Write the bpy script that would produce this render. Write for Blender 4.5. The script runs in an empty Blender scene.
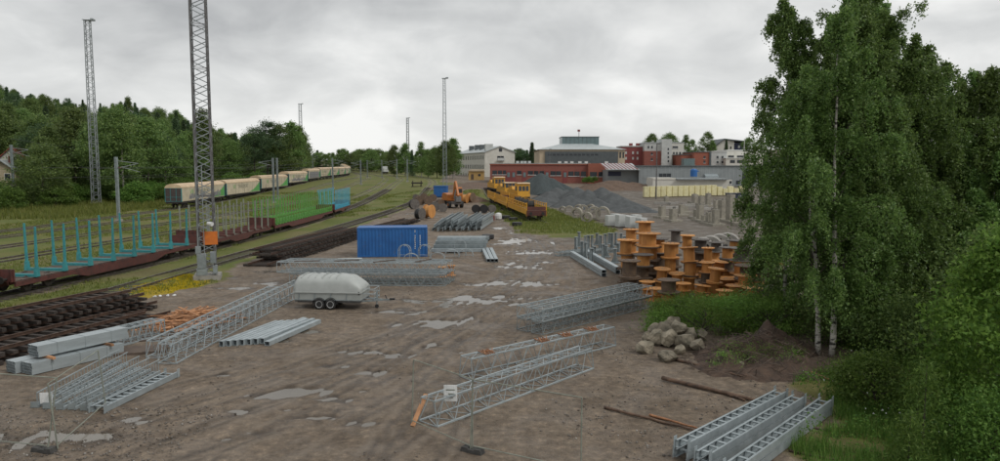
import bpy, math, random
import numpy as np
from mathutils import Vector, Matrix

# ------------------------------------------------------------------ camera, sky, sun, exposure
S = bpy.context.scene
COL = S.collection
F = 722.0; CH = 8.0; PITCH = math.atan(65.5 / F)
cam = bpy.data.cameras.new('camera'); cam.sensor_width = 36; cam.lens = F / 1000 * 36
cam.clip_start = 0.1; cam.clip_end = 8000
camo = bpy.data.objects.new('camera', cam); COL.objects.link(camo)
camo.location = (0, 0, CH); camo.rotation_euler = (math.pi / 2 - PITCH, 0, 0)
S.camera = camo
S.view_settings.view_transform = 'Standard'; S.view_settings.look = 'None'
S.view_settings.exposure = .12; S.view_settings.gamma = 1; S.view_settings.use_curve_mapping = False
SUN_EL, SUN_AZ = math.radians(48), math.radians(118)
W = bpy.data.worlds.new('World'); S.world = W; W.use_nodes = True
def world():
    nt = W.node_tree; N = nt.nodes; L = nt.links; N.clear()
    out = N.new('ShaderNodeOutputWorld'); bg = N.new('ShaderNodeBackground')
    sky = N.new('ShaderNodeTexSky'); sky.sky_type = 'NISHITA'; sky.sun_disc = False
    sky.sun_elevation = SUN_EL; sky.sun_rotation = SUN_AZ
    sk = N.new('ShaderNodeMix'); sk.data_type = 'RGBA'; sk.blend_type = 'MULTIPLY'; sk.inputs[0].default_value = 1
    L.new(sky.outputs[0], sk.inputs[6]); sk.inputs[7].default_value = (.6, .6, .6, 1)
    tc = N.new('ShaderNodeTexCoord'); sep = N.new('ShaderNodeSeparateXYZ'); L.new(tc.outputs['Generated'], sep.inputs[0])
    def math_(op, a, b):
        m = N.new('ShaderNodeMath'); m.operation = op
        for i, v in enumerate((a, b)):
            if isinstance(v, (int, float)): m.inputs[i].default_value = v
            else: L.new(v, m.inputs[i])
        return m.outputs[0]
    z = math_('MAXIMUM', sep.outputs[2], 0.0); d = math_('ADD', z, 0.34)
    cmb = N.new('ShaderNodeCombineXYZ')
    L.new(math_('DIVIDE', sep.outputs[0], d), cmb.inputs[0]); L.new(math_('DIVIDE', sep.outputs[1], d), cmb.inputs[1])
    def noise(sc, det, dist, off):
        mp = N.new('ShaderNodeMapping'); mp.inputs[1].default_value = off; L.new(cmb.outputs[0], mp.inputs[0])
        n = N.new('ShaderNodeTexNoise'); n.inputs['Scale'].default_value = sc; n.inputs['Detail'].default_value = det
        n.inputs['Roughness'].default_value = .52; n.inputs['Distortion'].default_value = dist
        L.new(mp.outputs[0], n.inputs[0]); return n.outputs[0]
    a = noise(.85, 6, .3, (1.7, 4.1, 0)); b = noise(3.2, 5, .4, (0.4, 7.1, 2))
    s = math_('ADD', math_('MULTIPLY', a, .68), math_('MULTIPLY', b, .32))
    r = N.new('ShaderNodeValToRGB'); L.new(s, r.inputs[0])
    e = r.color_ramp.elements
    e[0].position = .39; e[0].color = (.36, .37, .38, 1)
    e[1].position = .60; e[1].color = (.90, .90, .885, 1)
    k = r.color_ramp.elements.new(.5); k.color = (.60, .61, .61, 1)
    # thinner, whiter cloud towards the horizon all round
    h = N.new('ShaderNodeMapRange'); L.new(z, h.inputs[0]); h.inputs[1].default_value = 0.0; h.inputs[2].default_value = .24
    h.inputs[3].default_value = .62; h.inputs[4].default_value = 0.0
    mh = N.new('ShaderNodeMix'); mh.data_type = 'RGBA'; L.new(h.outputs[0], mh.inputs[0]); L.new(r.outputs[0], mh.inputs[6])
    mh.inputs[7].default_value = (.87, .875, .86, 1)
    # cloud deck brightness is given in units of the 0.1 background strength
    up = N.new('ShaderNodeMix'); up.data_type = 'RGBA'; up.blend_type = 'MULTIPLY'; up.inputs[0].default_value = 1
    L.new(mh.outputs[2], up.inputs[6]); up.inputs[7].default_value = (10, 10, 10, 1); up.clamp_result = False
    mix = N.new('ShaderNodeMix'); mix.data_type = 'RGBA'; mix.inputs[0].default_value = .95
    L.new(sk.outputs[2], mix.inputs[6]); L.new(up.outputs[2], mix.inputs[7])
    L.new(mix.outputs[2], bg.inputs[0]); bg.inputs[1].default_value = .1
    L.new(bg.outputs[0], out.inputs[0])
world()
sl = bpy.data.lights.new('sun', 'SUN'); sl.energy = 1.3; sl.angle = math.radians(18); sl.color = (1, .97, .92)
so = bpy.data.objects.new('sun', sl); COL.objects.link(so)
so.rotation_euler = (math.pi / 2 - SUN_EL, 0, math.pi - SUN_AZ)

# ------------------------------------------------------------------ helpers
rnd = random.Random(11); nr = np.random.default_rng(5)
def ss(a, b, x):
    t = np.clip((np.asarray(x, float) - a) / (b - a), 0, 1); return t * t * (3 - 2 * t)
def vnoise(x, y, seed=0):
    x = np.asarray(x, float); y = np.asarray(y, float)
    xi = np.floor(x); yi = np.floor(y); fx = x - xi; fy = y - yi
    fx = fx * fx * (3 - 2 * fx); fy = fy * fy * (3 - 2 * fy)
    def h(i, j):
        v = np.sin(i * 127.1 + j * 311.7 + seed * 74.7) * 43758.5453; return v - np.floor(v)
    return (h(xi, yi) * (1 - fx) + h(xi + 1, yi) * fx) * (1 - fy) + (h(xi, yi + 1) * (1 - fx) + h(xi + 1, yi + 1) * fx) * fy
def fbm(x, y, o=4, seed=0):
    r = 0; a = .5
    for k in range(o):
        r = r + a * vnoise(np.asarray(x) * 2 ** k, np.asarray(y) * 2 ** k, seed + k); a *= .5
    return r
def gh(x, y):
    """large-scale ground height"""
    x = np.asarray(x, float); y = np.asarray(y, float)
    z = 2.5 * ss(140, 260, y) + 2.0 * ss(300, 700, y)
    z = z + 27 * ss(-88, -235, x) * ss(120, 320, y) * (1 - ss(360, 520, y)) + 6 * ss(-75, -160, x) * ss(60, 170, y) * .5
    z = z + 10 * ss(60, 220, x) * ss(260, 420, y) + 6 * ss(0, 60, x) * ss(280, 400, y)
    z = z + 1.3 * np.exp(-(((x + 9) / 12) ** 2 + ((y - 190) / 22) ** 2))
    return z
def zg(x, y): return float(gh(x, y))
def ray(px, py):
    u = (px - 500) / F; v = (230.5 - py) / F
    return u, math.cos(PITCH) + v * math.sin(PITCH), -math.sin(PITCH) + v * math.cos(PITCH)
def P(px, py, z=0.0):
    """where a point z metres above the ground stands, measured from the photograph"""
    u, dy, dz = ray(px, py)
    if dz > -1e-4: dz = -1e-4
    g = 0.0
    for _ in range(25):
        t = (g + z - CH) / dz; g = g * .5 + .5 * zg(u * t, dy * t)
    t = (g + z - CH) / dz
    return Vector((u * t, dy * t, g + z))
def zat(px, py, Y):
    u, dy, dz = ray(px, py); t = Y / dy
    return Vector((u * t, Y, CH + dz * t))

class MB:
    def __init__(s): s.v = []; s.f = []
    def add(s, vs, fs):
        o = len(s.v); s.v += [tuple(v) for v in vs]; s.f += [tuple(i + o for i in f) for f in fs]; return s
    def box(s, c, d, rz=0.0):
        cx, cy, cz = c; x, y, z = d[0] / 2, d[1] / 2, d[2] / 2; co, si = math.cos(rz), math.sin(rz)
        vs = [(cx + a * x * co - b * y * si, cy + a * x * si + b * y * co, cz + e * z) for e in (-1, 1) for a, b in ((-1, -1), (1, -1), (1, 1), (-1, 1))]
        return s.add(vs, [(3, 2, 1, 0), (4, 5, 6, 7), (0, 1, 5, 4), (1, 2, 6, 5), (2, 3, 7, 6), (3, 0, 4, 7)])
    def tube(s, p, q, r, n=6, r2=None, cap=True, ph=0.0):
        p = Vector(p); q = Vector(q); d = (q - p).normalized(); r2 = r if r2 is None else r2
        a = Vector((0, 0, 1)) if abs(d.z) < .95 else Vector((1, 0, 0))
        u = d.cross(a).normalized(); w = u.cross(d)
        vs = []
        for c, R in ((p, r), (q, r2)):
            for i in range(n):
                t = 2 * math.pi * (i + .5) / n + ph; vs.append(c + u * (R * math.cos(t)) + w * (R * math.sin(t)))
        fs = [(i, (i + 1) % n, n + (i + 1) % n, n + i) for i in range(n)]
        if cap: fs += [tuple(range(n - 1, -1, -1)), tuple(range(n, 2 * n))]
        return s.add(vs, fs)
    def bar(s, p, q, w=.05): return s.tube(p, q, w * .7071, 4)
    def path(s, pts, r, n=6):
        for i in range(len(pts) - 1): s.tube(pts[i], pts[i + 1], r if not isinstance(r, (list, tuple)) else r[i], n, None if not isinstance(r, (list, tuple)) else r[i + 1], cap=(i in (0, len(pts) - 2)))
        return s
    def prism(s, poly, y0, y1):
        """polygon in xz, extruded along y"""
        n = len(poly); vs = [(x, y0, z) for x, z in poly] + [(x, y1, z) for x, z in poly]
        return s.add(vs, [tuple(range(n)), tuple(range(2 * n - 1, n - 1, -1))] + [(i, n + i, n + (i + 1) % n, (i + 1) % n) for i in range(n)])
    def prismz(s, poly, z0, z1):
        n = len(poly); vs = [(x, y, z0) for x, y in poly] + [(x, y, z1) for x, y in poly]
        return s.add(vs, [tuple(range(n - 1, -1, -1)), tuple(range(n, 2 * n))] + [(i, (i + 1) % n, n + (i + 1) % n, n + i) for i in range(n)])
    def prismx(s, poly, x0, x1):
        """polygon in yz, extruded along x"""
        n = len(poly); vs = [(x0, y, z) for y, z in poly] + [(x1, y, z) for y, z in poly]
        return s.add(vs, [tuple(range(n - 1, -1, -1)), tuple(range(n, 2 * n))] + [(i, (i + 1) % n, n + (i + 1) % n, n + i) for i in range(n)])
    def lathe(s, prof, n=16, axis='z', c=(0, 0, 0)):
        vs = []; m = len(prof)
        for i in range(n):
            t = 2 * math.pi * i / n
            for r, h in prof:
                a, b = r * math.cos(t), r * math.sin(t)
                v = (a, b, h) if axis == 'z' else ((h, a, b) if axis == 'x' else (b, h, a))
                vs.append((v[0] + c[0], v[1] + c[1], v[2] + c[2]))
        fs = []
        for i in range(n):
            j = (i + 1) % n
            for k in range(m - 1): fs.append((i * m + k, j * m + k, j * m + k + 1, i * m + k + 1))
        fs.append(tuple(i * m for i in range(n - 1, -1, -1))); fs.append(tuple(i * m + m - 1 for i in range(n)))
        return s.add(vs, fs)
    def mesh(s, name, m, smooth=False):
        me = bpy.data.meshes.new(name); me.from_pydata(s.v, [], s.f)
        if smooth: me.polygons.foreach_set('use_smooth', [True] * len(me.polygons))
        if m: me.materials.append(m)
        me.update(); return me
def link(name, me, parent=None, loc=None, rz=None):
    o = bpy.data.objects.new(name, me); COL.objects.link(o)
    if parent is not None: o.parent = parent
    if loc is not None: o.location = loc
    if rz is not None: o.rotation_euler = (0, 0, rz)
    return o
def part(name, mb, m, parent, smooth=False, loc=None, rz=None): return link(name, mb.mesh(name, m, smooth), parent, loc, rz)
def tag(o, label, cat, group=None):
    o['label'] = label; o['category'] = cat
    if group: o['group'] = group
    return o
def thing(name, label, cat, loc=(0, 0, 0), rz=0.0, group=None):
    o = bpy.data.objects.new(name, None); COL.objects.link(o); o.location = loc; o.rotation_euler = (0, 0, rz)
    o.empty_display_size = .2
    return tag(o, label, cat, group)
def solo(name, mb, m, label, cat, group=None, loc=None, rz=None, smooth=False): return tag(part(name, mb, m, None, smooth, loc, rz), label, cat, group)
def struct(o): o['kind'] = 'structure'; return o
def stuff(o): o['kind'] = 'stuff'; return o
def dup(root, loc, rz=0.0, label=None, scale=None):
    r = root.copy(); COL.objects.link(r); r.location = loc; r.rotation_euler = (0, 0, rz)
    if label: r['label'] = label
    if scale is not None: r.scale = scale
    for ch in list(root.children):
        c = ch.copy(); COL.objects.link(c); c.parent = r
        for g in list(ch.children):
            e = g.copy(); COL.objects.link(e); e.parent = c
    return r
def frame(A, B):
    A = Vector(A); B = Vector(B); d = B - A
    return A, math.atan2(d.y, d.x), math.hypot(d.x, d.y)
ORD = ['first', 'second', 'third', 'fourth', 'fifth', 'sixth', 'seventh', 'eighth', 'ninth', 'tenth', 'eleventh', 'twelfth', 'thirteenth', 'fourteenth', 'fifteenth', 'sixteenth', 'seventeenth', 'eighteenth', 'nineteenth', 'twentieth']

def ordn(i):
    if i < 20: return ORD[i]
    t, u = divmod(i + 1, 10); T = {2: 'twent', 3: 'thirt', 4: 'fort', 5: 'fift'}[t]
    return T + ('ieth' if u == 0 else 'y-' + ORD[u - 1])

# ------------------------------------------------------------------ materials
def mat(name, c1, c2=None, rough=.6, metal=0.0, scale=3.0, bump=0.0, bscale=25.0, orand=0.0, spec=.5, stretch=None, detail=4.0, dirt=None):
    m = bpy.data.materials.new(name); m.use_nodes = True; nt = m.node_tree; N = nt.nodes; L = nt.links
    b = N['Principled BSDF']; b.inputs['Roughness'].default_value = rough; b.inputs['Metallic'].default_value = metal
    b.inputs['Specular IOR Level'].default_value = spec
    c2 = c2 or tuple(x * .72 for x in c1)
    tc = N.new('ShaderNodeTexCoord'); src = tc.outputs['Object']
    oi = N.new('ShaderNodeObjectInfo')
    ad = N.new('ShaderNodeVectorMath'); ad.operation = 'ADD'; L.new(src, ad.inputs[0])
    cm = N.new('ShaderNodeVectorMath'); cm.operation = 'SCALE'; cm.inputs[0].default_value = (37, 53, 71); L.new(oi.outputs['Random'], cm.inputs['Scale']); L.new(cm.outputs[0], ad.inputs[1])
    src = ad.outputs[0]
    if stretch:
        mp = N.new('ShaderNodeMapping'); mp.inputs[3].default_value = stretch; L.new(src, mp.inputs[0]); src = mp.outputs[0]
    n = N.new('ShaderNodeTexNoise'); n.inputs['Scale'].default_value = scale; n.inputs['Detail'].default_value = detail; n.inputs['Roughness'].default_value = .62
    L.new(src, n.inputs[0])
    r = N.new('ShaderNodeValToRGB'); L.new(n.outputs[0], r.inputs[0])
    r.color_ramp.elements[0].position = .34; r.color_ramp.elements[1].position = .66
    r.color_ramp.elements[0].color = (*c2, 1); r.color_ramp.elements[1].color = (*c1, 1)
    col = r.outputs[0]
    if orand:
        h = N.new('ShaderNodeHueSaturation'); mr = N.new('ShaderNodeMapRange'); L.new(oi.outputs['Random'], mr.inputs[0])
        mr.inputs[3].default_value = 1 - orand; mr.inputs[4].default_value = 1 + orand
        L.new(mr.outputs[0], h.inputs['Value']); L.new(col, h.inputs['Color']); col = h.outputs[0]
    if dirt:   # stains and wear: colour, share, size
        dc, dp, dsz = dirt
        dn = N.new('ShaderNodeTexNoise'); dn.inputs['Scale'].default_value = dsz; dn.inputs['Detail'].default_value = 9; dn.inputs['Roughness'].default_value = .7; L.new(src, dn.inputs[0])
        dr = N.new('ShaderNodeValToRGB'); L.new(dn.outputs[0], dr.inputs[0]); dr.color_ramp.elements[0].position = dp; dr.color_ramp.elements[1].position = dp + .14
        dr.color_ramp.elements[1].color = (.8, .8, .8, 1); dm = N.new('ShaderNodeMix'); dm.data_type = 'RGBA'; L.new(dr.outputs[0], dm.inputs[0]); L.new(col, dm.inputs[6]); dm.inputs[7].default_value = (*dc, 1); col = dm.outputs[2]
    L.new(col, b.inputs['Base Color'])
    mr2 = N.new('ShaderNodeMapRange'); L.new(n.outputs[0], mr2.inputs[0]); mr2.inputs[3].default_value = max(.02, rough - .15 * min(1, rough * 2)); mr2.inputs[4].default_value = min(1, rough + .15)
    L.new(mr2.outputs[0], b.inputs['Roughness'])
    if bump:
        bn = N.new('ShaderNodeTexNoise'); bn.inputs['Scale'].default_value = bscale; bn.inputs['Detail'].default_value = 5; L.new(src, bn.inputs[0])
        bp = N.new('ShaderNodeBump'); bp.inputs['Strength'].default_value = bump; bp.inputs['Distance'].default_value = .05; L.new(bn.outputs[0], bp.inputs['Height']); L.new(bp.outputs[0], b.inputs['Normal'])
    return m
def leafmat(name, a, b, c=None, trans=.35, rough=.55, spec=.25):
    m = bpy.data.materials.new(name); m.use_nodes = True; nt = m.node_tree; N = nt.nodes; L = nt.links
    p = N['Principled BSDF']; out = N['Material Output']; p.inputs['Roughness'].default_value = rough; p.inputs['Specular IOR Level'].default_value = spec
    g = N.new('ShaderNodeNewGeometry'); r = N.new('ShaderNodeValToRGB'); L.new(g.outputs['Random Per Island'], r.inputs[0])
    r.color_ramp.elements[0].color = (*a, 1); r.color_ramp.elements[1].color = (*b, 1)
    if c: k = r.color_ramp.elements.new(.93); k.color = (*b, 1); r.color_ramp.elements[2].color = (*c, 1)
    oi = N.new('ShaderNodeObjectInfo'); h = N.new('ShaderNodeHueSaturation'); L.new(r.outputs[0], h.inputs['Color'])
    for i, (lo, hi) in (('Value', (.72, 1.28)), ('Hue', (.485, .515))):
        mr = N.new('ShaderNodeMapRange'); L.new(oi.outputs['Random'], mr.inputs[0]); mr.inputs[3].default_value = lo; mr.inputs[4].default_value = hi; L.new(mr.outputs[0], h.inputs[i])
    L.new(h.outputs[0], p.inputs['Base Color'])
    t = N.new('ShaderNodeBsdfTranslucent'); L.new(h.outputs[0], t.inputs[0])
    mx = N.new('ShaderNodeMixShader'); mx.inputs[0].default_value = trans; L.new(p.outputs[0], mx.inputs[1]); L.new(t.outputs[0], mx.inputs[2]); L.new(mx.outputs[0], out.inputs[0])
    return m
M = {}
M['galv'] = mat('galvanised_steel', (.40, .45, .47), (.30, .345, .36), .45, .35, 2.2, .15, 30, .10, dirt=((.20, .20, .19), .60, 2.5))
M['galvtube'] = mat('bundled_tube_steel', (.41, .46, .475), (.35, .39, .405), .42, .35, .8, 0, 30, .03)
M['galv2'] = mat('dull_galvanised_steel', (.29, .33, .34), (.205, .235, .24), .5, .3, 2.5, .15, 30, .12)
M['darksteel'] = mat('dark_mast_steel', (.165, .165, .165), (.085, .08, .078), .55, .3, 3)
M['greysteel'] = mat('grey_painted_steel', (.30, .33, .34), (.2, .22, .225), .5, .2, 2)
M['rail'] = mat('rusty_rail', (.14, .085, .06), (.06, .04, .032), .55, .4, 6)
M['railtop'] = mat('worn_rail_head', (.24, .22, .21), (.13, .10, .085), .35, .7, 3)
M['sleeper'] = mat('old_tarred_sleeper', (.060, .048, .040), (.028, .022, .019), .85, 0, 5, .5, 20, .35)
M['rust'] = mat('wagon_brown_red', (.13, .040, .032), (.07, .028, .024), .65, 0, 3, .1, 20, .1)
M['bogie'] = mat('grimy_bogie', (.045, .038, .034), (.022, .02, .019), .75, .2, 5)
M['teal'] = mat('teal_paint', (.045, .28, .30), (.035, .20, .215), .5, 0, 4, 0, 20, .06)
M['blueteal'] = mat('light_blue_paint', (.09, .42, .56), (.07, .32, .44), .5, 0, 4)
M['green'] = mat('wagon_green_paint', (.13, .34, .07), (.08, .24, .05), .55, 0, 4)
M['stakegrey'] = mat('weathered_stake', (.27, .29, .24), (.18, .19, .16), .6, .1, 4)
M['cream'] = mat('cream_wagon_side', (.56, .49, .36), (.42, .36, .26), .55, 0, .8, 0, 20, .1, dirt=((.20, .17, .125), .57, .5))
M['creamroof'] = mat('tan_wagon_roof', (.60, .46, .30), (.44, .32, .20), .6, 0, .7, 0, 20, .06)
M['livgreen'] = mat('livery_green', (.10, .36, .09), (.08, .28, .07), .5, 0, 2)
M['print'] = mat('faded_print', (.16, .17, .13), (.11, .12, .09), .6)
M['graf'] = mat('grey_spray', (.28, .27, .27), (.12, .12, .14), .6, 0, 2)
M['wagdoor'] = mat('dark_wagon_door', (.075, .055, .05), (.045, .035, .033), .6, 0, 3)
M['wheel'] = mat('wheel_steel', (.10, .085, .075), (.05, .04, .036), .5, .4, 8)
M['blue'] = mat('container_blue', (.020, .13, .38), (.015, .095, .29), .45, 0, 1.2, 0, 20, dirt=((.075, .06, .055), .58, 1.6))
M['blue2'] = mat('bright_blue_sheet', (.02, .13, .38), (.015, .09, .27), .5)
M['white'] = mat('white_paint', (.72, .73, .72), (.58, .59, .58), .5, 0, 2)
M['fibre'] = mat('trailer_cover_grey', (.40, .42, .405), (.34, .36, .345), .42, 0, 2, dirt=((.26, .26, .23), .60, 1.2))
M['fibre2'] = mat('trailer_side_grey', (.34, .36, .345), (.28, .30, .285), .45, 0, 2)
M['tyre'] = mat('black_rubber', (.028, .028, .028), (.016, .016, .016), .75)
M['black'] = mat('black_plastic', (.022, .022, .024), (.012, .012, .013), .5)
M['ply'] = mat('orange_plywood', (.60, .29, .085), (.43, .19, .055), .7, 0, 2.5, .1, 30, .24, dirt=((.17, .115, .07), .58, 2.2), stretch=(1, 1, .25))
M['oldwood'] = mat('weathered_drum_wood', (.17, .115, .075), (.085, .06, .045), .8, 0, 3, .3, 20, .22)
M['greywood'] = mat('grey_drum_wood', (.15, .135, .12), (.085, .075, .07), .8, 0, 3, .3, 20, .2)
M['lath'] = mat('fresh_cut_lath', (.46, .235, .115), (.26, .125, .06), .7, 0, 2, 0, 20, .35)
M['log'] = mat('bark_brown_log', (.15, .092, .060), (.055, .036, .026), .8, 0, 5, .4, 25, .15, stretch=(.3, 1, 1))
M['barkfresh'] = mat('peeled_log', (.34, .16, .075), (.20, .09, .045), .7, 0, 5, .2, 25)
M['plank'] = mat('damp_plank', (.13, .095, .07), (.07, .05, .04), .75, 0, 4)
M['conc'] = mat('concrete_grey', (.34, .325, .295), (.23, .22, .20), .85, 0, 2.5, .2, 20, .12)
M['conc2'] = mat('pale_concrete', (.33, .305, .25), (.22, .205, .17), .85, 0, 2.5, .2, 20, .1)
M['darkconc'] = mat('fence_foot_concrete', (.075, .072, .068), (.04, .04, .038), .85, 0, 6)
M['stone'] = mat('granite_boulder', (.33, .285, .215), (.10, .09, .065), .9, 0, 2.2, .9, 7, .3, detail=8)
M['gravel'] = mat('crushed_stone_heap', (.088, .095, .097), (.052, .057, .059), .95, 0, 1.1, 1.0, 5, .0, detail=10)
M['gravel2'] = mat('dark_crushed_stone', (.052, .066, .068), (.033, .043, .045), .95, 0, 1.2, 1.0, 7, detail=9)
M['soil'] = mat('brown_earth_heap', (.155, .10, .066), (.07, .046, .033), .95, 0, 1.5, 1.0, 6, detail=9)
M['humus'] = mat('dark_humus', (.095, .060, .042), (.036, .024, .018), .95, 0, 2.5, 1.0, 9, detail=9)
M['yellow'] = mat('work_train_yellow', (.68, .34, .02), (.5, .25, .018), .5, 0, 2, 0, 20, .06, dirt=((.11, .07, .035), .56, 1.2))
M['orange'] = mat('machine_orange', (.50, .17, .03), (.34, .11, .025), .5, 0, 3)
M['orangesign'] = mat('orange_board', (.62, .17, .02), (.5, .13, .02), .5)
M['glass'] = mat('dark_glass', (.035, .042, .05), (.02, .025, .03), .12, 0, 1)
M['brick'] = mat('red_brick_wall', (.265, .092, .070), (.20, .068, .053), .8, 0, 3, .2, 10, dirt=((.16, .075, .06), .56, .5))
M['brick2'] = mat('orange_brick_wall', (.33, .11, .07), (.25, .085, .055), .8, 0, 3)
M['redpaint'] = mat('dark_red_cladding', (.225, .052, .050), (.175, .045, .043), .7, 0, 2)
M['plaster'] = mat('offwhite_plaster', (.62, .605, .55), (.54, .525, .47), .85, 0, .6, dirt=((.42, .40, .35), .58, .25))
M['plaster2'] = mat('cool_white_plaster', (.52, .535, .52), (.42, .435, .42), .85, 0, .6)
M['beige'] = mat('beige_plaster', (.53, .44, .32), (.45, .37, .265), .85, 0, .6)
M['ochre'] = mat('ochre_boards', (.50, .33, .12), (.4, .26, .1), .8, 0, 1)
M['hallgrey'] = mat('grey_sheet_cladding', (.28, .305, .31), (.235, .255, .26), .6, .1, .6, dirt=((.19, .20, .195), .57, .3))
M['theatre'] = mat('dark_grey_cladding', (.105, .12, .125), (.08, .092, .096), .55, .2, .8)
M['greenglass'] = mat('green_grey_glazing', (.16, .22, .225), (.12, .17, .175), .3, .2, 1)
M['metalroof'] = mat('pale_metal_roof', (.46, .50, .50), (.36, .395, .40), .45, .2, .6)
M['navy'] = mat('navy_cladding', (.025, .032, .075), (.018, .022, .05), .5)
M['yellowpack'] = mat('pale_yellow_film', (.78, .73, .44), (.64, .58, .33), .35, 0, 1.5, .3, 4, .1)
M['redroof'] = mat('red_tile_roof', (.32, .085, .06), (.22, .06, .045), .8, 0, 1)
M['water'] = mat('puddle_water', (.16, .14, .112), (.13, .112, .09), .06, 0, .5, spec=.6)
M['wire'] = mat('overhead_wire', (.09, .095, .10), (.06, .06, .065), .5, .5)
M['bark'] = mat('dark_tree_bark', (.085, .068, .055), (.04, .033, .028), .9, 0, 4, .5, 12, .2)
def birchbark():
    m = mat('white_birch_bark', (.47, .445, .40), (.33, .31, .28), .75, 0, 3, .2, 20)
    nt = m.node_tree; N = nt.nodes; L = nt.links; b = N['Principled BSDF']; old = b.inputs['Base Color'].links[0].from_socket
    tc = N.new('ShaderNodeTexCoord'); mp = N.new('ShaderNodeMapping'); mp.inputs[3].default_value = (1.6, 1.6, 5); L.new(tc.outputs['Object'], mp.inputs[0])
    n = N.new('ShaderNodeTexNoise'); n.inputs['Scale'].default_value = 1.6; n.inputs['Detail'].default_value = 4; L.new(mp.outputs[0], n.inputs[0])
    r = N.new('ShaderNodeValToRGB'); L.new(n.outputs[0], r.inputs[0]); r.color_ramp.elements[0].position = .52; r.color_ramp.elements[1].position = .60
    mx = N.new('ShaderNodeMix'); mx.data_type = 'RGBA'; L.new(r.outputs[0], mx.inputs[0]); L.new(old, mx.inputs[6]); mx.inputs[7].default_value = (.035, .03, .027, 1)
    L.new(mx.outputs[2], b.inputs['Base Color']); return m
M['birch'] = birchbark()
M['leaf_birch'] = leafmat('birch_leaves', (.072, .138, .036), (.185, .285, .072), (.27, .37, .13), .46, .45, .4)
M['leaf_wood'] = leafmat('wood_leaves', (.078, .136, .042), (.190, .268, .074), (.26, .33, .11), .44, .5, .35)
M['leaf_dark'] = leafmat('needle_green', (.046, .088, .042), (.100, .155, .066), None, .3)
M['leaf_light'] = leafmat('bright_bush_leaves', (.09, .18, .034), (.195, .315, .058), (.26, .38, .10), .46)
M['leaf_weed'] = leafmat('weed_leaves', (.062, .128, .026), (.145, .24, .046), (.22, .30, .08), .42)
M['grassblade'] = leafmat('grass_blades', (.095, .125, .028), (.20, .22, .05), (.33, .285, .11), .38)
M['mossblade'] = leafmat('yellow_stonecrop', (.30, .22, .012), (.50, .36, .02), (.58, .46, .06), .3)
M['leaf_grass'] = leafmat('weed_grass', (.095, .18, .036), (.20, .32, .062), (.27, .37, .11), .42)
M['dryweed'] = leafmat('dry_stalks', (.12, .085, .05), (.22, .16, .10), None, .15)

# ------------------------------------------------------------------ ground
def pline(pts): return [P(*p).xy for p in pts]
YARD_EDGE = [(-160, 352), (-60, 330), (20, 312), (80, 304), (125, 302), (190, 290), (222, 276), (262, 256), (310, 241), (360, 226), (402, 210), (428, 196), (446, 189), (470, 184)]
ye = pline(YARD_EDGE)
GRASS_LEFT = [tuple(p) for p in ye] + [(-20, 240), (-30, 420), (-50, 900), (-3000, 900), (-3000, -60), (-60, -60), (-40, 8)]
GRASS_TRAIN = [tuple(p) for p in pline([(500, 204), (503, 222), (518, 232), (552, 238), (592, 238), (618, 231), (585, 219), (552, 210), (530, 199), (508, 194)])]
GRASS_TRAIN2 = [tuple(p) for p in pline([(463, 190), (487, 189), (502, 204), (502, 216), (482, 204)])]
VERGE = [tuple(p) for p in pline([(822, 480), (834, 430), (836, 400), (822, 378), (846, 352), (858, 338)])] + [(17, 36), (13, 38), (9.5, 36.5), (8.4, 38.4), (9.2, 39.6), (14, 42), (20, 45), (60, 60), (200, 60), (200, -40), (8, -40)]
GRAVEL = [tuple(p) for p in pline([(532, 262), (545, 248), (590, 243), (620, 240)])] + [(12, 52), (22, 52), (60, 62), (200, 90), (200, 240), (10, 210), (4, 150), (12, 116), (7, 90)]
MOSS = [tuple(p) for p in pline([(118, 297), (128, 288), (150, 283), (185, 276), (212, 276), (200, 286), (175, 293), (150, 299), (128, 301)])]
def sdist(poly, x, y):
    """signed distance, positive inside"""
    ins = np.zeros(x.shape, bool); d = np.full(x.shape, 1e9)
    n = len(poly)
    for i in range(n):
        x0, y0 = poly[i]; x1, y1 = poly[(i + 1) % n]
        dx, dy = x1 - x0, y1 - y0; l2 = dx * dx + dy * dy + 1e-12
        t = np.clip(((x - x0) * dx + (y - y0) * dy) / l2, 0, 1)
        d = np.minimum(d, np.hypot(x - x0 - t * dx, y - y0 - t * dy))
        if abs(dy) > 1e-9:
            c = ((y0 > y) != (y1 > y)) & (x < dx * (y - y0) / dy + x0); ins ^= c
    return np.where(ins, d, -d)
def masks(x, y):
    j = (fbm(x * .35, y * .35, 4, 3) - .47) * 5 + (fbm(x * 1.7, y * 1.7, 3, 9) - .45) * 1.6
    g = np.maximum.reduce([sdist(GRASS_LEFT, x, y), sdist(GRASS_TRAIN, x, y) , sdist(GRASS_TRAIN2, x, y), sdist(VERGE, x, y) + .3])
    grass = ss(-.9, 1.3, g + j * .8)
    gravel = ss(-2, 3, sdist(GRAVEL, x, y) + j)
    moss = ss(-.5, .5, sdist(MOSS, x, y) + j * .35)
    return grass, gravel, moss
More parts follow.
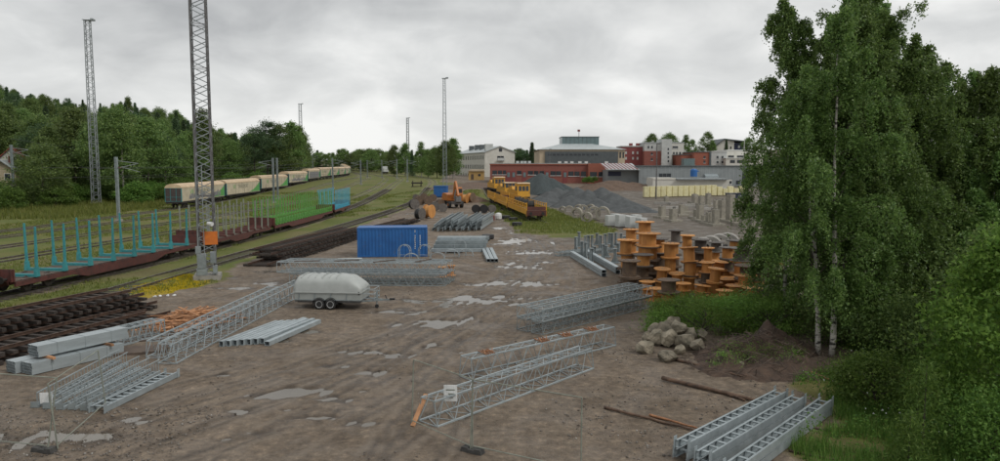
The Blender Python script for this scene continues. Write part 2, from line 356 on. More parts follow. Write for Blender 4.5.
# ruts of the yard road (centre lines, metres) and puddles
def wl(pts): return [P(*p).xy for p in pts]
RUTS = [wl([(20, 475), (150, 432), (280, 392), (380, 350), (450, 318), (505, 285), (528, 258), (528, 240), (508, 222)]), wl([(400, 475), (452, 400), (505, 345), (548, 300), (560, 270), (548, 246), (522, 228)]), wl([(160, 400), (260, 372), (345, 352), (420, 322), (480, 296), (516, 276), (540, 262), (545, 245), (530, 230)]), wl([(300, 420), (390, 372), (455, 330), (500, 303), (524, 280), (540, 250), (520, 225), (500, 212)]),
        wl([(120, 470), (250, 425), (350, 378), (430, 335), (490, 300), (525, 270), (535, 250), (520, 232), (500, 218)]),
        wl([(210, 475), (330, 415), (420, 365), (500, 310), (545, 272), (560, 250), (545, 240), (515, 224)]),
        wl([(60, 440), (190, 405), (310, 372), (400, 340), (470, 312), (510, 290), (522, 262), (512, 240)]),
        wl([(330, 470), (400, 420), (440, 380), (500, 330), (540, 295)]),
        wl([(250, 280), (300, 268), (390, 262), (440, 262), (480, 272), (515, 268)]),
        wl([(200, 310), (265, 290), (285, 262), (330, 245), (400, 222), (470, 205)])]
PUD = [(276, 394, 1.0, .45), (300, 391, .55, .3), (424, 324, 1.15, .55), (446, 321, .6, .35), (397, 311, .8, .45), (470, 300, 1.5, .7), (495, 296, .9, .5),
       (487, 284, 1.1, .6), (515, 283, 1.3, .7), (520, 266, 1.2, .9), (530, 252, 1.2, 1.2), (512, 262, .7, .7), (515, 240, 1.2, 1.8), (524, 232, 1.2, 2.2), (505, 243, .7, 1.0),
       (120, 419, .75, .28), (345, 398, .6, .25), (240, 287, 1.0, .5), (262, 283, .8, .45), (275, 271, .9, .6), (232, 277, .7, .5), (285, 340, .7, .35), (355, 352, .7, .3), (330, 365, .5, .22),
       (395, 355, .6, .3), (540, 284, .8, .5), (410, 300, .7, .35), (545, 262, .7, .6), (20, 440, 1.6, .4), (60, 432, .7, .25), (312, 331, .5, .28), (550, 296, .5, .3),
       (455, 253, .9, .5), (500, 228, .9, 1.4), (480, 222, .8, 1.1), (370, 372, .45, .2), (440, 345, .5, .3), (408, 220, 1.4, 1.6), (415, 213, 1.2, 1.6), (338, 208, .9, 1.0)]
rp = random.Random(31)
for _ in range(12):
    k_ = rp.random(); PUD.append((rp.uniform(425 + 55 * k_, 545 + 10 * k_), 330 - 100 * k_ ** .7, rp.uniform(.25, .7), rp.uniform(.2, .55) * (1 + 2.0 * k_)))
for _ in range(12): PUD.append((rp.uniform(200, 460), rp.uniform(330, 440), rp.uniform(.12, .32), rp.uniform(.08, .2)))
PUDW = [(P(a, b).xy, c, d) for a, b, c, d in PUD]
TRK = [None]
def detail(x, y, grass):
    """small relief of the trodden yard"""
    z = (fbm(x * .5, y * .5, 3, 21) - .45) * .050 + (fbm(x * 1.9, y * 1.9, 4, 5) - .45) * .040
    act = (y < 130) & (y > 10)
    xs = x[act]; ys = y[act]; dz = np.zeros(xs.shape); tr = np.zeros(xs.shape)
    for k, ln in enumerate(RUTS):
        d = np.full(xs.shape, 1e9); sgn = np.zeros(xs.shape); wv = 0
        for i in range(len(ln) - 1):
            (x0, y0), (x1, y1) = ln[i], ln[i + 1]; ddx, ddy = x1 - x0, y1 - y0; l2 = ddx ** 2 + ddy ** 2
            t = np.clip(((xs - x0) * ddx + (ys - y0) * ddy) / l2, 0, 1)
            dd = np.hypot(xs - x0 - t * ddx, ys - y0 - t * ddy); d = np.minimum(d, dd)
        d = np.abs(d + (fbm(xs * .25, ys * .25, 2, 40 + k) - .4) * .9)
        amp = .35 + 1.1 * fbm(xs * .18, ys * .18, 2, 60 + k)
        for off in (.68, 1.12): tr += (.25 + ss(.32, .5, fbm(xs * .35, ys * .35, 2, 90 + k + off))) * (np.exp(-((d - off) / .14) ** 2) - .75 * np.exp(-((d - off - .24) / .10) ** 2)) * np.clip(amp - .05, 0, 1) * 1.7
        for off in ((.9,) if k != 3 else (.9, .45)):
            q = np.abs(d - off); dz += amp * (-.030 * np.exp(-(q / .16) ** 2) + .022 * np.exp(-((q - .30) / .13) ** 2))
    TRK[0] = (act, tr)
    for (c, a, b) in PUDW:
        wob = (fbm(xs * 1.3, ys * 1.3, 4, 77) - .45) * 3.0
        r = np.hypot((xs - c.x) / a, (ys - c.y) / b) / 1.45 + wob
        dz += -.086 * (1 - ss(.1, 1.75, r))
    zz = z.copy(); zz[act] += dz
    mud = 1 - grass
    far = 1 - ss(110, 170, y)
    return zz * (.25 + .75 * mud) * far + (fbm(x * .12, y * .12, 3, 8) - .45) * .25 * grass + .03 * grass
def axis(parts):
    a = []
    for lo, hi, st in parts: a += list(np.arange(lo, hi - st * .01, st))
    return np.array(a)
def grow(start, end, st, f):
    a = [start]; s = st
    while abs(a[-1]) < abs(end): s *= f; a.append(a[-1] + math.copysign(s, end - start))
    return a
xs = np.array(sorted(grow(-34, -3000, .3, 1.075)[1:]) + list(np.arange(-34, 20, .19)) + grow(20, 3000, .25, 1.075))
ys = np.array(sorted(grow(13, -60, .4, 1.2)[1:]) + list(np.arange(13, 64, .17)) + grow(64, 4000, .2, 1.022))
GX, GY = np.meshgrid(xs, ys); gx = GX.ravel(); gy = GY.ravel()
mg, mv, mm = masks(gx, gy)
gz = gh(gx, gy) + detail(gx, gy, mg)
me = bpy.data.meshes.new('ground'); nx, ny = len(xs), len(ys)
me.vertices.add(nx * ny); me.vertices.foreach_set('co', np.stack([gx, gy, gz], 1).ravel())
ii = (np.arange(ny - 1)[:, None] * nx + np.arange(nx - 1)[None, :]).ravel()
q = np.stack([ii, ii + 1, ii + nx + 1, ii + nx], 1)
me.loops.add(q.size); me.loops.foreach_set('vertex_index', q.ravel().astype(np.int32))
me.polygons.add(len(q)); me.polygons.foreach_set('loop_start', np.arange(0, q.size, 4, dtype=np.int32)); me.polygons.foreach_set('loop_total', np.full(len(q), 4, np.int32))
me.polygons.foreach_set('use_smooth', np.ones(len(q), bool))
tv = np.zeros(gx.shape); tv[TRK[0][0]] = TRK[0][1]; tv = tv * (1 - mg); gd = gz - gh(gx, gy); wetv = (1 - ss(-.064, -.014, gd)) * (1 - mg) * (gy < 130); ridge = ss(.012, .04, gd) * (1 - mg)
for nm, v in (('grass', mg), ('gravel', mv), ('moss', mm), ('wet', wetv), ('ridge', ridge), ('tyre', np.clip(tv, 0, 1)), ('squeeze', np.clip(-tv * 1.5, 0, 1))):
    at = me.attributes.new(nm, 'FLOAT', 'POINT'); at.data.foreach_set('value', v.astype(np.float32))
me.update(calc_edges=True)
def groundmat():
    m = bpy.data.materials.new('yard_ground'); m.use_nodes = True; nt = m.node_tree; N = nt.nodes; L = nt.links; b = N['Principled BSDF']
    tc = N.new('ShaderNodeTexCoord').outputs['Object']
    def noise(sc, det=6, rg=.6, dist=0.0):
        n = N.new('ShaderNodeTexNoise'); n.inputs['Scale'].default_value = sc; n.inputs['Detail'].default_value = det; n.inputs['Roughness'].default_value = rg; n.inputs['Distortion'].default_value = dist
        L.new(tc, n.inputs[0]); return n.outputs[0]
    def ramp(src, *st):
        r = N.new('ShaderNodeValToRGB'); L.new(src, r.inputs[0]); e = r.color_ramp.elements
        while len(e) < len(st): e.new(.5)
        for k, (p, c) in enumerate(st): e[k].position = p; e[k].color = (*c, 1) if isinstance(c, tuple) else (c, c, c, 1)
        return r.outputs[0]
    def mix(f, a, bb, mode='MIX'):
        x = N.new('ShaderNodeMix'); x.data_type = 'RGBA'; x.blend_type = mode
        if isinstance(f, float): x.inputs[0].default_value = f
        else: L.new(f, x.inputs[0])
        L.new(a, x.inputs[6]); L.new(bb, x.inputs[7]); return x.outputs[2]
    def attr(n): a = N.new('ShaderNodeAttribute'); a.attribute_name = n; return a.outputs['Fac']
    def mth(op, a, bb):
        x = N.new('ShaderNodeMath'); x.operation = op; x.use_clamp = True
        for i, v in enumerate((a, bb)):
            if isinstance(v, (int, float)): x.inputs[i].default_value = v
            else: L.new(v, x.inputs[i])
        return x.outputs[0]
    big = noise(.16, 5); mid = noise(.9, 6, .65); fine = noise(7, 6, .7); grit = noise(28, 3, .6)
    mud = ramp(mid, (.32, (.102, .077, .057)), (.50, (.172, .135, .102)), (.68, (.240, .194, .150)))
    mud2 = ramp(big, (.38, (.100, .078, .058)), (.62, (.192, .154, .119)))
    mud = mix(.45, mud, mud2)
    clod = noise(3.1, 10, .78)
    mud = mix(.75, mud, ramp(clod, (.33, (.32, .30, .28)), (.48, (.90, .90, .90)), (.55, (1.15, 1.13, 1.09)), (.66, (2.0, 1.95, 1.85))), 'MULTIPLY')
    pebble = ramp(grit, (.60, 0.0), (.70, 1.0))
    pc = ramp(fine, (.3, (.10, .09, .08)), (.7, (.30, .28, .25)))
    mud = mix(mth('MULTIPLY', pebble, .7), mud, pc)
    grav = mix(.5, ramp(fine, (.3, (.070, .060, .050)), (.7, (.19, .168, .140))), ramp(mid, (.3, (.085, .070, .055)), (.7, (.175, .148, .120))))
    gr = ramp(fine, (.30, (.064, .076, .020)), (.52, (.122, .138, .034)), (.74, (.20, .185, .068)))
    gr2 = ramp(big, (.40, (.080, .106, .024)), (.53, (.132, .132, .040)), (.62, (.165, .128, .070)))
    gr = mix(.55, gr, gr2)
    ms = ramp(fine, (.3, (.14, .13, .015)), (.55, (.36, .25, .012)), (.75, (.50, .36, .02)))
    brk = mth('SUBTRACT', mid, .5)
    c = mix(attr('gravel'), mud, grav)
    wetc = mix(1.0, c, ramp(mid, (.0, (.40, .385, .37)), (1.0, (.52, .50, .475))), 'MULTIPLY')
    c = mix(attr('wet'), c, wetc)
    dryc = ramp(fine, (.3, (.15, .122, .095)), (.7, (.23, .19, .15)))
    c = mix(mth('MULTIPLY', attr('ridge'), .6), c, dryc)
    tyc = mix(1.0, c, ramp(mid, (.0, (.56, .54, .52)), (1.0, (.68, .66, .63))), 'MULTIPLY')
    c = mix(attr('tyre'), c, tyc); c = mix(mth('MULTIPLY', attr('squeeze'), .75), c, dryc)
    gf = mth('MULTIPLY', mth('SUBTRACT', mth('ADD', attr('grass'), mth('MULTIPLY', fine, .5)), .48), 3.2)
    c = mix(gf, c, gr)
    mf = mth('MULTIPLY', mth('SUBTRACT', mth('ADD', attr('moss'), mth('MULTIPLY', mid, .6)), .72), 3.0)
    c = mix(mf, c, ms)
    L.new(c, b.inputs['Base Color'])
    # damp mud: patches of wet sheen
    wet = ramp(noise(.55, 5, .6, .4), (.40, .50), (.58, .95))
    dry = N.new('ShaderNodeMix'); dry.data_type = 'FLOAT'; L.new(gf, dry.inputs[0]); rw = N.new('ShaderNodeMix'); rw.data_type = 'FLOAT'; L.new(mth('MAXIMUM', attr('wet'), mth('MULTIPLY', attr('tyre'), .75)), rw.inputs[0]); L.new(wet, rw.inputs[2]); rw.inputs[3].default_value = .30; L.new(rw.outputs[0], dry.inputs[2]); dry.inputs[3].default_value = .9
    L.new(dry.outputs[0], b.inputs['Roughness']); b.inputs['Specular IOR Level'].default_value = .22
    bp = N.new('ShaderNodeBump'); bp.inputs['Strength'].default_value = .8; bp.inputs['Distance'].default_value = .04; L.new(fine, bp.inputs['Height'])
    bp2 = N.new('ShaderNodeBump'); bp2.inputs['Strength'].default_value = .5; bp2.inputs['Distance'].default_value = .015; L.new(grit, bp2.inputs['Height']); L.new(bp.outputs[0], bp2.inputs['Normal'])
    L.new(bp2.outputs[0], b.inputs['Normal'])
    return m
me.materials.append(groundmat())
ground = struct(link('ground', me))
w = MB(); w.add([(-26, 14, -.064), (14, 14, -.064), (14, 128, -.064), (-26, 128, -.064)], [(0, 1, 2, 3)])
struct(part('puddle_water', w, M['water'], None))

# stones and clods lying about the yard: nobody could count them
def scatter_stones():
    V = []; Fc = []
    base = np.array([(1, 0, 0), (-.5, .87, 0), (-.5, -.87, 0), (0.1, 0, .8), (0, .1, -.5)])
    fs = np.array([(0, 1, 3), (1, 2, 3), (2, 0, 3), (1, 0, 4), (2, 1, 4), (0, 2, 4)])
    n = 16000
    y = 15 + 48 * nr.random(n) ** 1.6; x = (nr.random(n) - .5) * 1.45 * y + 0
    m3 = 3200; x[:m3] = -17 + 8 * nr.random(m3) ** .8; y[:m3] = 18 + 5.5 * nr.random(m3); x[m3:2 * m3] = 2 + 9 * nr.random(m3); y[m3:2 * m3] = 18.5 + 13 * nr.random(m3)
    g, v, m_ = masks(x, y); keep = (g < .4) & (fbm(x * .4, y * .4, 3, 33) > .40)
    x = x[keep]; y = y[keep]; n = len(x)
    s = .013 + .050 * nr.random(n) ** 5; a = nr.random(n) * 6.28
    z = gh(x, y) + detail(x, y, g[keep])
    ca, sa = np.cos(a), np.sin(a)
    vx = base[None, :, 0] * ca[:, None] - base[None, :, 1] * sa[:, None]; vy = base[None, :, 0] * sa[:, None] + base[None, :, 1] * ca[:, None]
    pts = np.stack([x[:, None] + vx * s[:, None], y[:, None] + vy * s[:, None], z[:, None] + base[None, :, 2] * s[:, None] + s[:, None] * .2], 2).reshape(-1, 3)
    f = (fs[None] + (np.arange(n) * 5)[:, None, None]).reshape(-1, 3)
    return pts, f
def np_mesh(name, pts, faces, m, smooth=False):
    me = bpy.data.meshes.new(name); k = faces.shape[1]
    me.vertices.add(len(pts)); me.vertices.foreach_set('co', np.ascontiguousarray(pts, np.float32).ravel())
    me.loops.add(faces.size); me.loops.foreach_set('vertex_index', faces.ravel().astype(np.int32))
    me.polygons.add(len(faces)); me.polygons.foreach_set('loop_start', np.arange(0, faces.size, k, dtype=np.int32)); me.polygons.foreach_set('loop_total', np.full(len(faces), k, np.int32))
    if smooth: me.polygons.foreach_set('use_smooth', np.ones(len(faces), bool))
    me.materials.append(m); me.update(calc_edges=True); return me
pts, f = scatter_stones()
M['pebble'] = leafmat('yard_pebbles', (.10, .085, .07), (.24, .22, .195), (.42, .40, .37), 0.0, .8)
o = stuff(tag(link('loose_stones', np_mesh('loose_stones', pts, f, M['pebble'])), 'loose pebbles and gravel bits scattered over the muddy yard', 'pebbles'))

# ------------------------------------------------------------------ railway tracks
def catmull(pts, step):
    pts = [Vector((*p, 0)) if len(p) == 2 else Vector(p) for p in pts]; out = []
    pts = [pts[0] * 2 - pts[1]] + pts + [pts[-1] * 2 - pts[-2]]
    for i in range(1, len(pts) - 2):
        p0, p1, p2, p3 = pts[i - 1:i + 3]; n = max(2, int((p2 - p1).length / step))
        for k in range(n):
            t = k / n
            out.append(.5 * ((2 * p1) + (-p0 + p2) * t + (2 * p0 - 5 * p1 + 4 * p2 - p3) * t * t + (-p0 + 3 * p1 - 3 * p2 + p3) * t ** 3))
    out.append(pts[-2]); return out
RZ = .20    # rail top above the ground
def rail_strip(path, off, z0, z1, w):
    mb = MB(); vs = []; n = len(path)
    for i, p in enumerate(path):
        t = (path[min(i + 1, n - 1)] - path[max(i - 1, 0)]); t.z = 0; t.normalize(); nrm = Vector((-t.y, t.x, 0))
        g = zg(p.x, p.y)
        for a, z in ((-w, z0), (w, z0), (w, z1), (-w, z1)):
            c = p + nrm * (off + a); vs.append((c.x, c.y, g + z))
    fs = []
    for i in range(n - 1):
        for k in range(4):
            a, b = i * 4 + k, i * 4 + (k + 1) % 4; fs.append((a, b, b + 4, a + 4))
    fs += [(3, 2, 1, 0), tuple((n - 1) * 4 + k for k in range(4))]
    return mb.add(vs, fs)
SLP = MB().box((0, 0, .09), (2.6, .24, .2)).mesh('sleeper', M['sleeper'])
def track(name, pts, near=(0, 0), bed=True, slp=True, bw=1.0):
    path = catmull(pts, 4.0)
    root = struct(bpy.data.objects.new(name, None)); COL.objects.link(root)
    for s in (-.79, .79):
        part('rail', rail_strip(path, s, RZ - .15, RZ, .036), M['railtop'], root)
    fine = catmull(pts, .65); far = MB()
    for i in range(len(fine) - 1):
        p = fine[i]; t = fine[i + 1] - p; a = math.atan2(t.y, t.x) + math.pi / 2; g = zg(p.x, p.y)
        if p.y < 30 or p.y > 200 or not slp: continue
        if near[0] < p.y < near[1]: link('sleeper', SLP, root, (p.x, p.y, g - .12), a)
        else: far.box((p.x, p.y, g - .03), (2.6, .24, .2), a)
    if far.v: stuff(part('sleepers', far, M['sleeper'], root))
    if bed:  # ballast shoulder
        mb = MB(); vs = []; fs = []
        for i, p in enumerate(path):
            t = (path[min(i + 1, len(path) - 1)] - path[max(i - 1, 0)]); t.z = 0; t.normalize(); nn = Vector((-t.y, t.x, 0)); g = zg(p.x, p.y)
            for a, z in ((-2.3 * bw, -.2), (-1.45 * bw, .045), (1.45 * bw, .045), (2.3 * bw, -.2)):
                c = p + nn * (a * (1 + .06 * math.sin(i * 1.7))); vs.append((c.x, c.y, g + z))
        for i in range(len(path) - 1):
            for k in range(3): fs.append((i * 4 + k, i * 4 + k + 1, i * 4 + 5 + k, i * 4 + 4 + k))
        mb.add(vs, fs); part('ballast', mb, M['ballast'], root, True)
    return path
def ballast():
    m = mat('mossy_ballast', (.215, .170, .118), (.105, .082, .058), .95, 0, 1.3, .9, 9, detail=9)
    nt = m.node_tree; N = nt.nodes; L = nt.links; b = N['Principled BSDF']; old = b.inputs['Base Color'].links[0].from_socket
    tc = N.new('ShaderNodeTexCoord'); n = N.new('ShaderNodeTexNoise'); n.inputs['Scale'].default_value = .33; n.inputs['Detail'].default_value = 7; L.new(tc.outputs['Object'], n.inputs[0])
    r = N.new('ShaderNodeValToRGB'); L.new(n.outputs[0], r.inputs[0]); r.color_ramp.elements[0].position = .40; r.color_ramp.elements[1].position = .52
    mx = N.new('ShaderNodeMix'); mx.data_type = 'RGBA'; L.new(r.outputs[0], mx.inputs[0]); L.new(old, mx.inputs[6]); mx.inputs[7].default_value = (.125, .140, .038, 1)
    L.new(mx.outputs[2], b.inputs['Base Color']); return m
M['ballast'] = ballast()
TA = [(-34.4, 16), (-30.0, 44), (-28.3, 61), (-27.1, 82), (-26.8, 100), (-26.8, 112), (-27.5, 128), (-29.2, 160), (-32, 215), (-40, 290), (-64, 400), (-110, 520)]
TB = [(-25.2, 16), (-24.4, 40), (-23.4, 57), (-21.6, 78), (-19.8, 105), (-18.6, 135), (-18.8, 190), (-26, 270), (-48, 380), (-95, 500)]
TC = [(-44, 30), (-41.5, 59), (-37, 100), (-35, 131), (-34, 165), (-37, 225), (-48, 300), (-75, 410), (-120, 520)]
TD = [(-52, 35), (-47.5, 75), (-44, 115), (-42.5, 150), (-43, 190), (-48, 250), (-60, 330), (-90, 440), (-140, 540)]
TE = [(-60, 40), (-54, 85), (-51.5, 125), (-51.5, 170), (-55, 240), (-66, 340), (-97, 460), (-150, 560)]
TX = [(-64, 40), (-59.5, 85), (-59, 131), (-61, 161), (-62, 190), (-63, 225), (-66.5, 264), (-77, 363), (-96, 450), (-118, 520), (-160, 590), (-230, 640)]
TY = [(12.5, 60), (9, 78), (5.2, 101), (1.6, 130), (-1.6, 160), (-4, 190)]
PA = track('railway_track', TA); PB = track('railway_track', TB, (38, 105)); track('railway_track', TC, slp=False, bw=.8); track('railway_track', TD, slp=False, bw=.8); track('railway_track', TE, slp=False, bw=.8); PX = track('railway_track', TX, slp=False)
PY_ = track('railway_track', [(5.75, 97.5), (5.2, 101), (1.6, 130), (-1.6, 160), (-4, 190)], bed=False)
def on_path(path, y):
    for i in range(len(path) - 1):
        if path[i].y <= y <= path[i + 1].y or i == len(path) - 2:
            a, b = path[i], path[i + 1]; t = (y - a.y) / (b.y - a.y); p = a.lerp(b, t); d = b - a
            return Vector((p.x, p.y, zg(p.x, p.y))), math.atan2(d.y, d.x)
def walk(path, s0, lengths, gap):
    """arc-length positions of coupled wagons: (start point, heading) for each"""
    res = []; pts = path; acc = [0]
    for i in range(len(pts) - 1): acc.append(acc[-1] + (pts[i + 1] - pts[i]).length)
    def at(s):
        k = min(max(np.searchsorted(acc, s) - 1, 0), len(pts) - 2); t = (s - acc[k]) / (acc[k + 1] - acc[k]); p = pts[k].lerp(pts[k + 1], t); return Vector((p.x, p.y, zg(p.x, p.y)))
    s = s0
    for l in lengths:
        a, b = at(s), at(s + l); res.append((a, b)); s += l + gap
    return res
def arc_at_y(path, y):
    acc = 0
    for i in range(len(path) - 1):
        d = (path[i + 1] - path[i]).length
        if path[i].y <= y <= path[i + 1].y: return acc + d * (y - path[i].y) / (path[i + 1].y - path[i].y)
        acc += d
    return acc

# ------------------------------------------------------------------ wagons
WHEEL = MB().lathe([(.05, -.07), (.44, -.07), (.46, .0), (.50, .0), (.50, .07), (.05, .07)], 14, 'y').mesh('wheel', M['wheel'])
BOG = MB()
for s in (-1, 1):
    BOG.prism([(-1.35, .42), (-1.2, .62), (-.6, .66), (-.35, .82), (.35, .82), (.6, .66), (1.2, .62), (1.35, .42), (1.05, .36), (.45, .48), (-.45, .48), (-1.05, .36)], s * .98 - .06, s * .98 + .06)
    for a in (-.9, .9): BOG.box((a, s * 1.06, .5), (.3, .1, .3))
BOG.box((0, 0, .68), (.5, 2.0, .25))
BOGM = BOG.mesh('bogie', M['bogie'])
def bogie(root, x, z0):
    b = link('bogie', BOGM, root, (x, 0, z0))
    for a in (-.9, .9):
        for s in (-1, 1): link('wheel', WHEEL, b, (a, s * .79, .5))
def buffers(root, L, z0):
    for x, s in ((0, -1), (L, 1)):
        for y in (-.87, .87):
            mb = MB().tube((x, y, z0), (x + s * .42, y, z0), .08, 8); mb.tube((x + s * .42, y, z0), (x + s * .47, y, z0), .22, 12); part('buffer', mb, M['bogie'], root)
def timber_wagon(label, A, B, stake_xs, stake_m, h, bol_m, floor_m, ends=True, endh=.75, stake_r=.075, taper=True, mesh_panel=False):
    A, rz, L = frame(A, B); root = thing('timber_wagon', label, 'freight wagon', A, rz, 'stake wagons on the siding')
    z = RZ; fl = .86 + z
    mb = MB()
    for s in (-1, 1): mb.prism([(0.15, fl - .02), (L - .15, fl - .02), (L - .15, fl - .3), (L - 5.2, fl - .3), (L - 6.6, fl - .62), (6.6, fl - .62), (5.2, fl - .3), (.15, fl - .3)], s * 1.28 - .07, s * 1.28 + .07)
    mb.box((L / 2, 0, fl - .2), (L - .4, .5, .3))
    for k in range(8): mb.box((1 + k * (L - 2) / 7, 0, fl - .15), (.14, 2.5, .22))
    part('underframe', mb, M['rust'], root)
    n = int(L / .62)
    for k in range(n): part_plank = link('deck_board', timber_wagon.board, root, (.45 + k * (L - .9) / (n - 1), 0, fl + .02))
    for x in (2.6, L - 2.6): bogie(root, x, z)
    buffers(root, L, z + 1.02)
    if ends:
        for x in (.08, L - .08):
            mb = MB().box((x, 0, fl + endh / 2 + .01), (.08, 2.7, endh))
            for y in (-1.2, -.4, .4, 1.2): mb.box((x + (.07 if x > 1 else -.07), y, fl + endh / 2), (.07, .1, endh))
            part('end_board', mb, M['rust'], root)
    for x in stake_xs:
        b = part('bolster', MB().box((x, 0, fl + .13), (.26, 2.75, .18)), bol_m, root)
        for s in (-1, 1):
            mb = MB(); r2 = stake_r * (.62 if taper else .9)
            mb.tube((x, s * 1.33, fl + .05), (x, s * 1.38, fl + h), stake_r * 1.4, 4, r2 * 1.4)
            if taper: mb.prism([(x - .17, fl + .05), (x + .17, fl + .05), (x + .10, fl + .65), (x - .10, fl + .65)], s * 1.33 - .1, s * 1.33 + .1)
            part('stake', mb, stake_m, b)
    return root
timber_wagon.board = MB().box((0, 0, 0), (.5, 2.5, .04)).mesh('deck_board', M['plank'])
sA = arc_at_y(PA, 42.6)
seg = walk(PA, sA - 21.2, [20, 21.4, 16.2, 27.5, 14.5], 1.15)
def even(L, n, e=1.2): return [e + k * (L - 2 * e) / (n - 1) for k in range(n)]
timber_wagon('brown flat wagon cut off at the left picture edge, ahead of the teal-staked wagon', *seg[0], [], M['teal'], 2.7, M['teal'], None)
timber_wagon('brown timber wagon with tall teal stakes and teal bolsters', *seg[1], even(21.4, 8, 1.9), M['teal'], 3.15, M['teal'], None)
timber_wagon('brown timber wagon with thin pale grey stakes behind the near lattice mast', *seg[2], even(16.2, 9, .9), M['stakegrey'], 3.2, M['rust'], None, endh=1.05, taper=False, stake_r=.06)
g = timber_wagon('bright green timber wagon with closely set green stakes', *seg[3], even(27.5, 24, .8), M['green'], 3.1, M['green'], None, ends=True, endh=.9, taper=False, stake_r=.05)
L3 = (seg[3][1] - seg[3][0]).length
for s in (-1, 1):
    part('side_rail', MB().box((L3 / 2, s * 1.2, 0.86 + RZ + .55), (L3 - 1, .05, .3)), M['green'], g)
g = timber_wagon('light blue timber wagon with blue stakes, last of the stake wagons', *seg[4], even(14.5, 13, .8), M['blueteal'], 3.1, M['blueteal'], None, endh=.9, taper=False, stake_r=.05)
for s in (-1, 1):
    part('side_rail', MB().box((7.25, s * 1.2, 0.86 + RZ + .45), (13, .05, .3)), M['blueteal'], g)
# far empties beyond, small
def text_mesh(s, size, m, ext=.004):
    c = bpy.data.curves.new('lettering', 'FONT'); c.body = s; c.size = size; c.extrude = ext; c.align_x = 'CENTER'; c.align_y = 'CENTER'; c.resolution_u = 2
    o = bpy.data.objects.new('lettering', c); me = bpy.data.meshes.new_from_object(o); me.materials.clear(); me.materials.append(m); bpy.data.objects.remove(o); return me
TXT_T = text_mesh('TRANSPORT', 1.15, M['print']); TXT_V = text_mesh('VR', 1.35, M['livgreen'])
def covered_wagon(L):
    root = thing('covered_wagon', 'x', 'freight wagon'); z = RZ
    body = MB().box((L / 2, 0, z + 2.42), (L - .5, 2.9, 2.45)); bd = part('body', body, M['cream'], root)
    prof = [(1.49, z + 3.645), (1.46, z + 3.85), (1.15, z + 4.18), (.6, z + 4.38), (0, z + 4.44), (-.6, z + 4.38), (-1.15, z + 4.18), (-1.46, z + 3.85), (-1.49, z + 3.645)]
    part('roof', MB().prismx(prof, .18, L - .18), M['creamroof'], root)
    mb = MB().box((L / 2, 0, z + 1.02), (L - .3, 2.7, .33)); mb.box((L / 2, 0, z + .72), (L * .4, 2.2, .3)); part('underframe', mb, M['bogie'], root)
    for s, x in ((-1, .245), (1, L - .245)):
        mb = MB().box((x, 0, z + 2.42), (.04, 2.86, 2.4)); d = part('end_wall', mb, M['wagdoor'], root)
        mb = MB()
        for y in (-1.42, -.5, .5, 1.42): mb.box((x + s * .035, y, z + 2.42), (.05, .06, 2.44))
        mb.box((x + s * .036, 0, z + 3.62), (.05, 2.9, .05)); mb.box((x + s * .036, 0, z + 1.25), (.05, 2.9, .05)); mb.box((x + s * .030, 0, z + 2.0), (.04, 2.8, .05))
        part('door_frame', mb, M['teal'], d)
    for s in (-1, 1):
        for k in range(1, 4): part('door_seam', MB().box((.25 + k * (L - .5) / 4, s * 1.455, z + 2.42), (.06, .03, 2.4)), M['print'], root)
    # livery on both sides
    sw = [(L - .4, z + 1.3), (L - .4, z + 3.5)] + [(L - .4 - (L * .36) * t, z + 1.3 + 2.2 * (1 - t) ** 1.7) for t in (.15, .3, .45, .6, .8, 1.0)]
    for s in (-1, 1):
        m2 = MB(); m2.prism([(x if s < 0 else L - x, zz) for x, zz in sw], s * 1.452, s * 1.458); part('livery_swoosh', m2, M['livgreen'], root)
        rot = (math.pi / 2, 0, 0 if s < 0 else math.pi)
        a = link('lettering', TXT_T, root, (L * .47 if s < 0 else L * .53, s * 1.455, z + 2.75)); a.rotation_euler = rot; a.scale = (1.15, 1, 1)
        a = link('lettering', TXT_V, root, (L * .22 if s < 0 else L * .78, s * 1.455, z + 2.75)); a.rotation_euler = rot; a.scale = (1.2, 1, 1)
        part('corner_post', MB().box((.30, s * 1.46, z + 2.42), (.16, .05, 2.5)), M['teal'], root); part('corner_post', MB().box((L - .30, s * 1.46, z + 2.42), (.16, .05, 2.5)), M['teal'], root)
    for x in (3.2, L - 3.2): bogie(root, x, z)
    buffers(root, L, z + 1.02)
    return root
LW = 25.2
proto = covered_wagon(LW)
proto['group'] = 'covered wagons of the curved train'
cw = walk(PX, arc_at_y(PX, 130.2), [LW] * 20, 1.05)
CL = ['cream covered wagon with dark end doors and grey graffiti, nearest of its train', 'cream covered wagon with clean VR TRANSPORT lettering, second in its train', 'cream covered wagon third from the near end of the curved train',
      'cream covered wagon with low grey graffiti, fourth in the curved train', 'cream covered wagon with a grimy dark side panel, fifth in the curved train']
CWO = []
for i, (a, b) in enumerate(cw):
    a, rz, _ = frame(a, b); lab = CL[i] if i < len(CL) else 'cream covered wagon, %s from the near end of the curved train' % ORD[i]
    if i == 0: r = proto; r.location = a; r.rotation_euler = (0, 0, rz); r['label'] = lab
    else: r = dup(proto, a, rz, lab)
    CWO.append(r)
for i, r in enumerate(CWO[:5]):
    if i in (0, 3):
        mb = MB(); rr = random.Random(i)
        for k in range(34):
            x = LW * (.15 + .72 * k / 34) + rr.uniform(-.3, .3); z0 = RZ + 1.35 + rr.random() * .25; h = .5 + rr.random() * .75
            mb.prism([(x, z0), (x + .5 + rr.random() * .4, z0 + rr.uniform(-.05, .2)), (x + .7 + rr.uniform(-.4, .4), z0 + h), (x + rr.uniform(-.1, .4), z0 + h * .8)], -1.4600 - .0006 * k, -1.456)
        part('graffiti', mb, M['graf'], r)
    if i == 4: part('side_panel', MB().box((LW * .5, -1.46, RZ + 2.3), (LW * .82, .03, 2.0)), M['graf'], r)
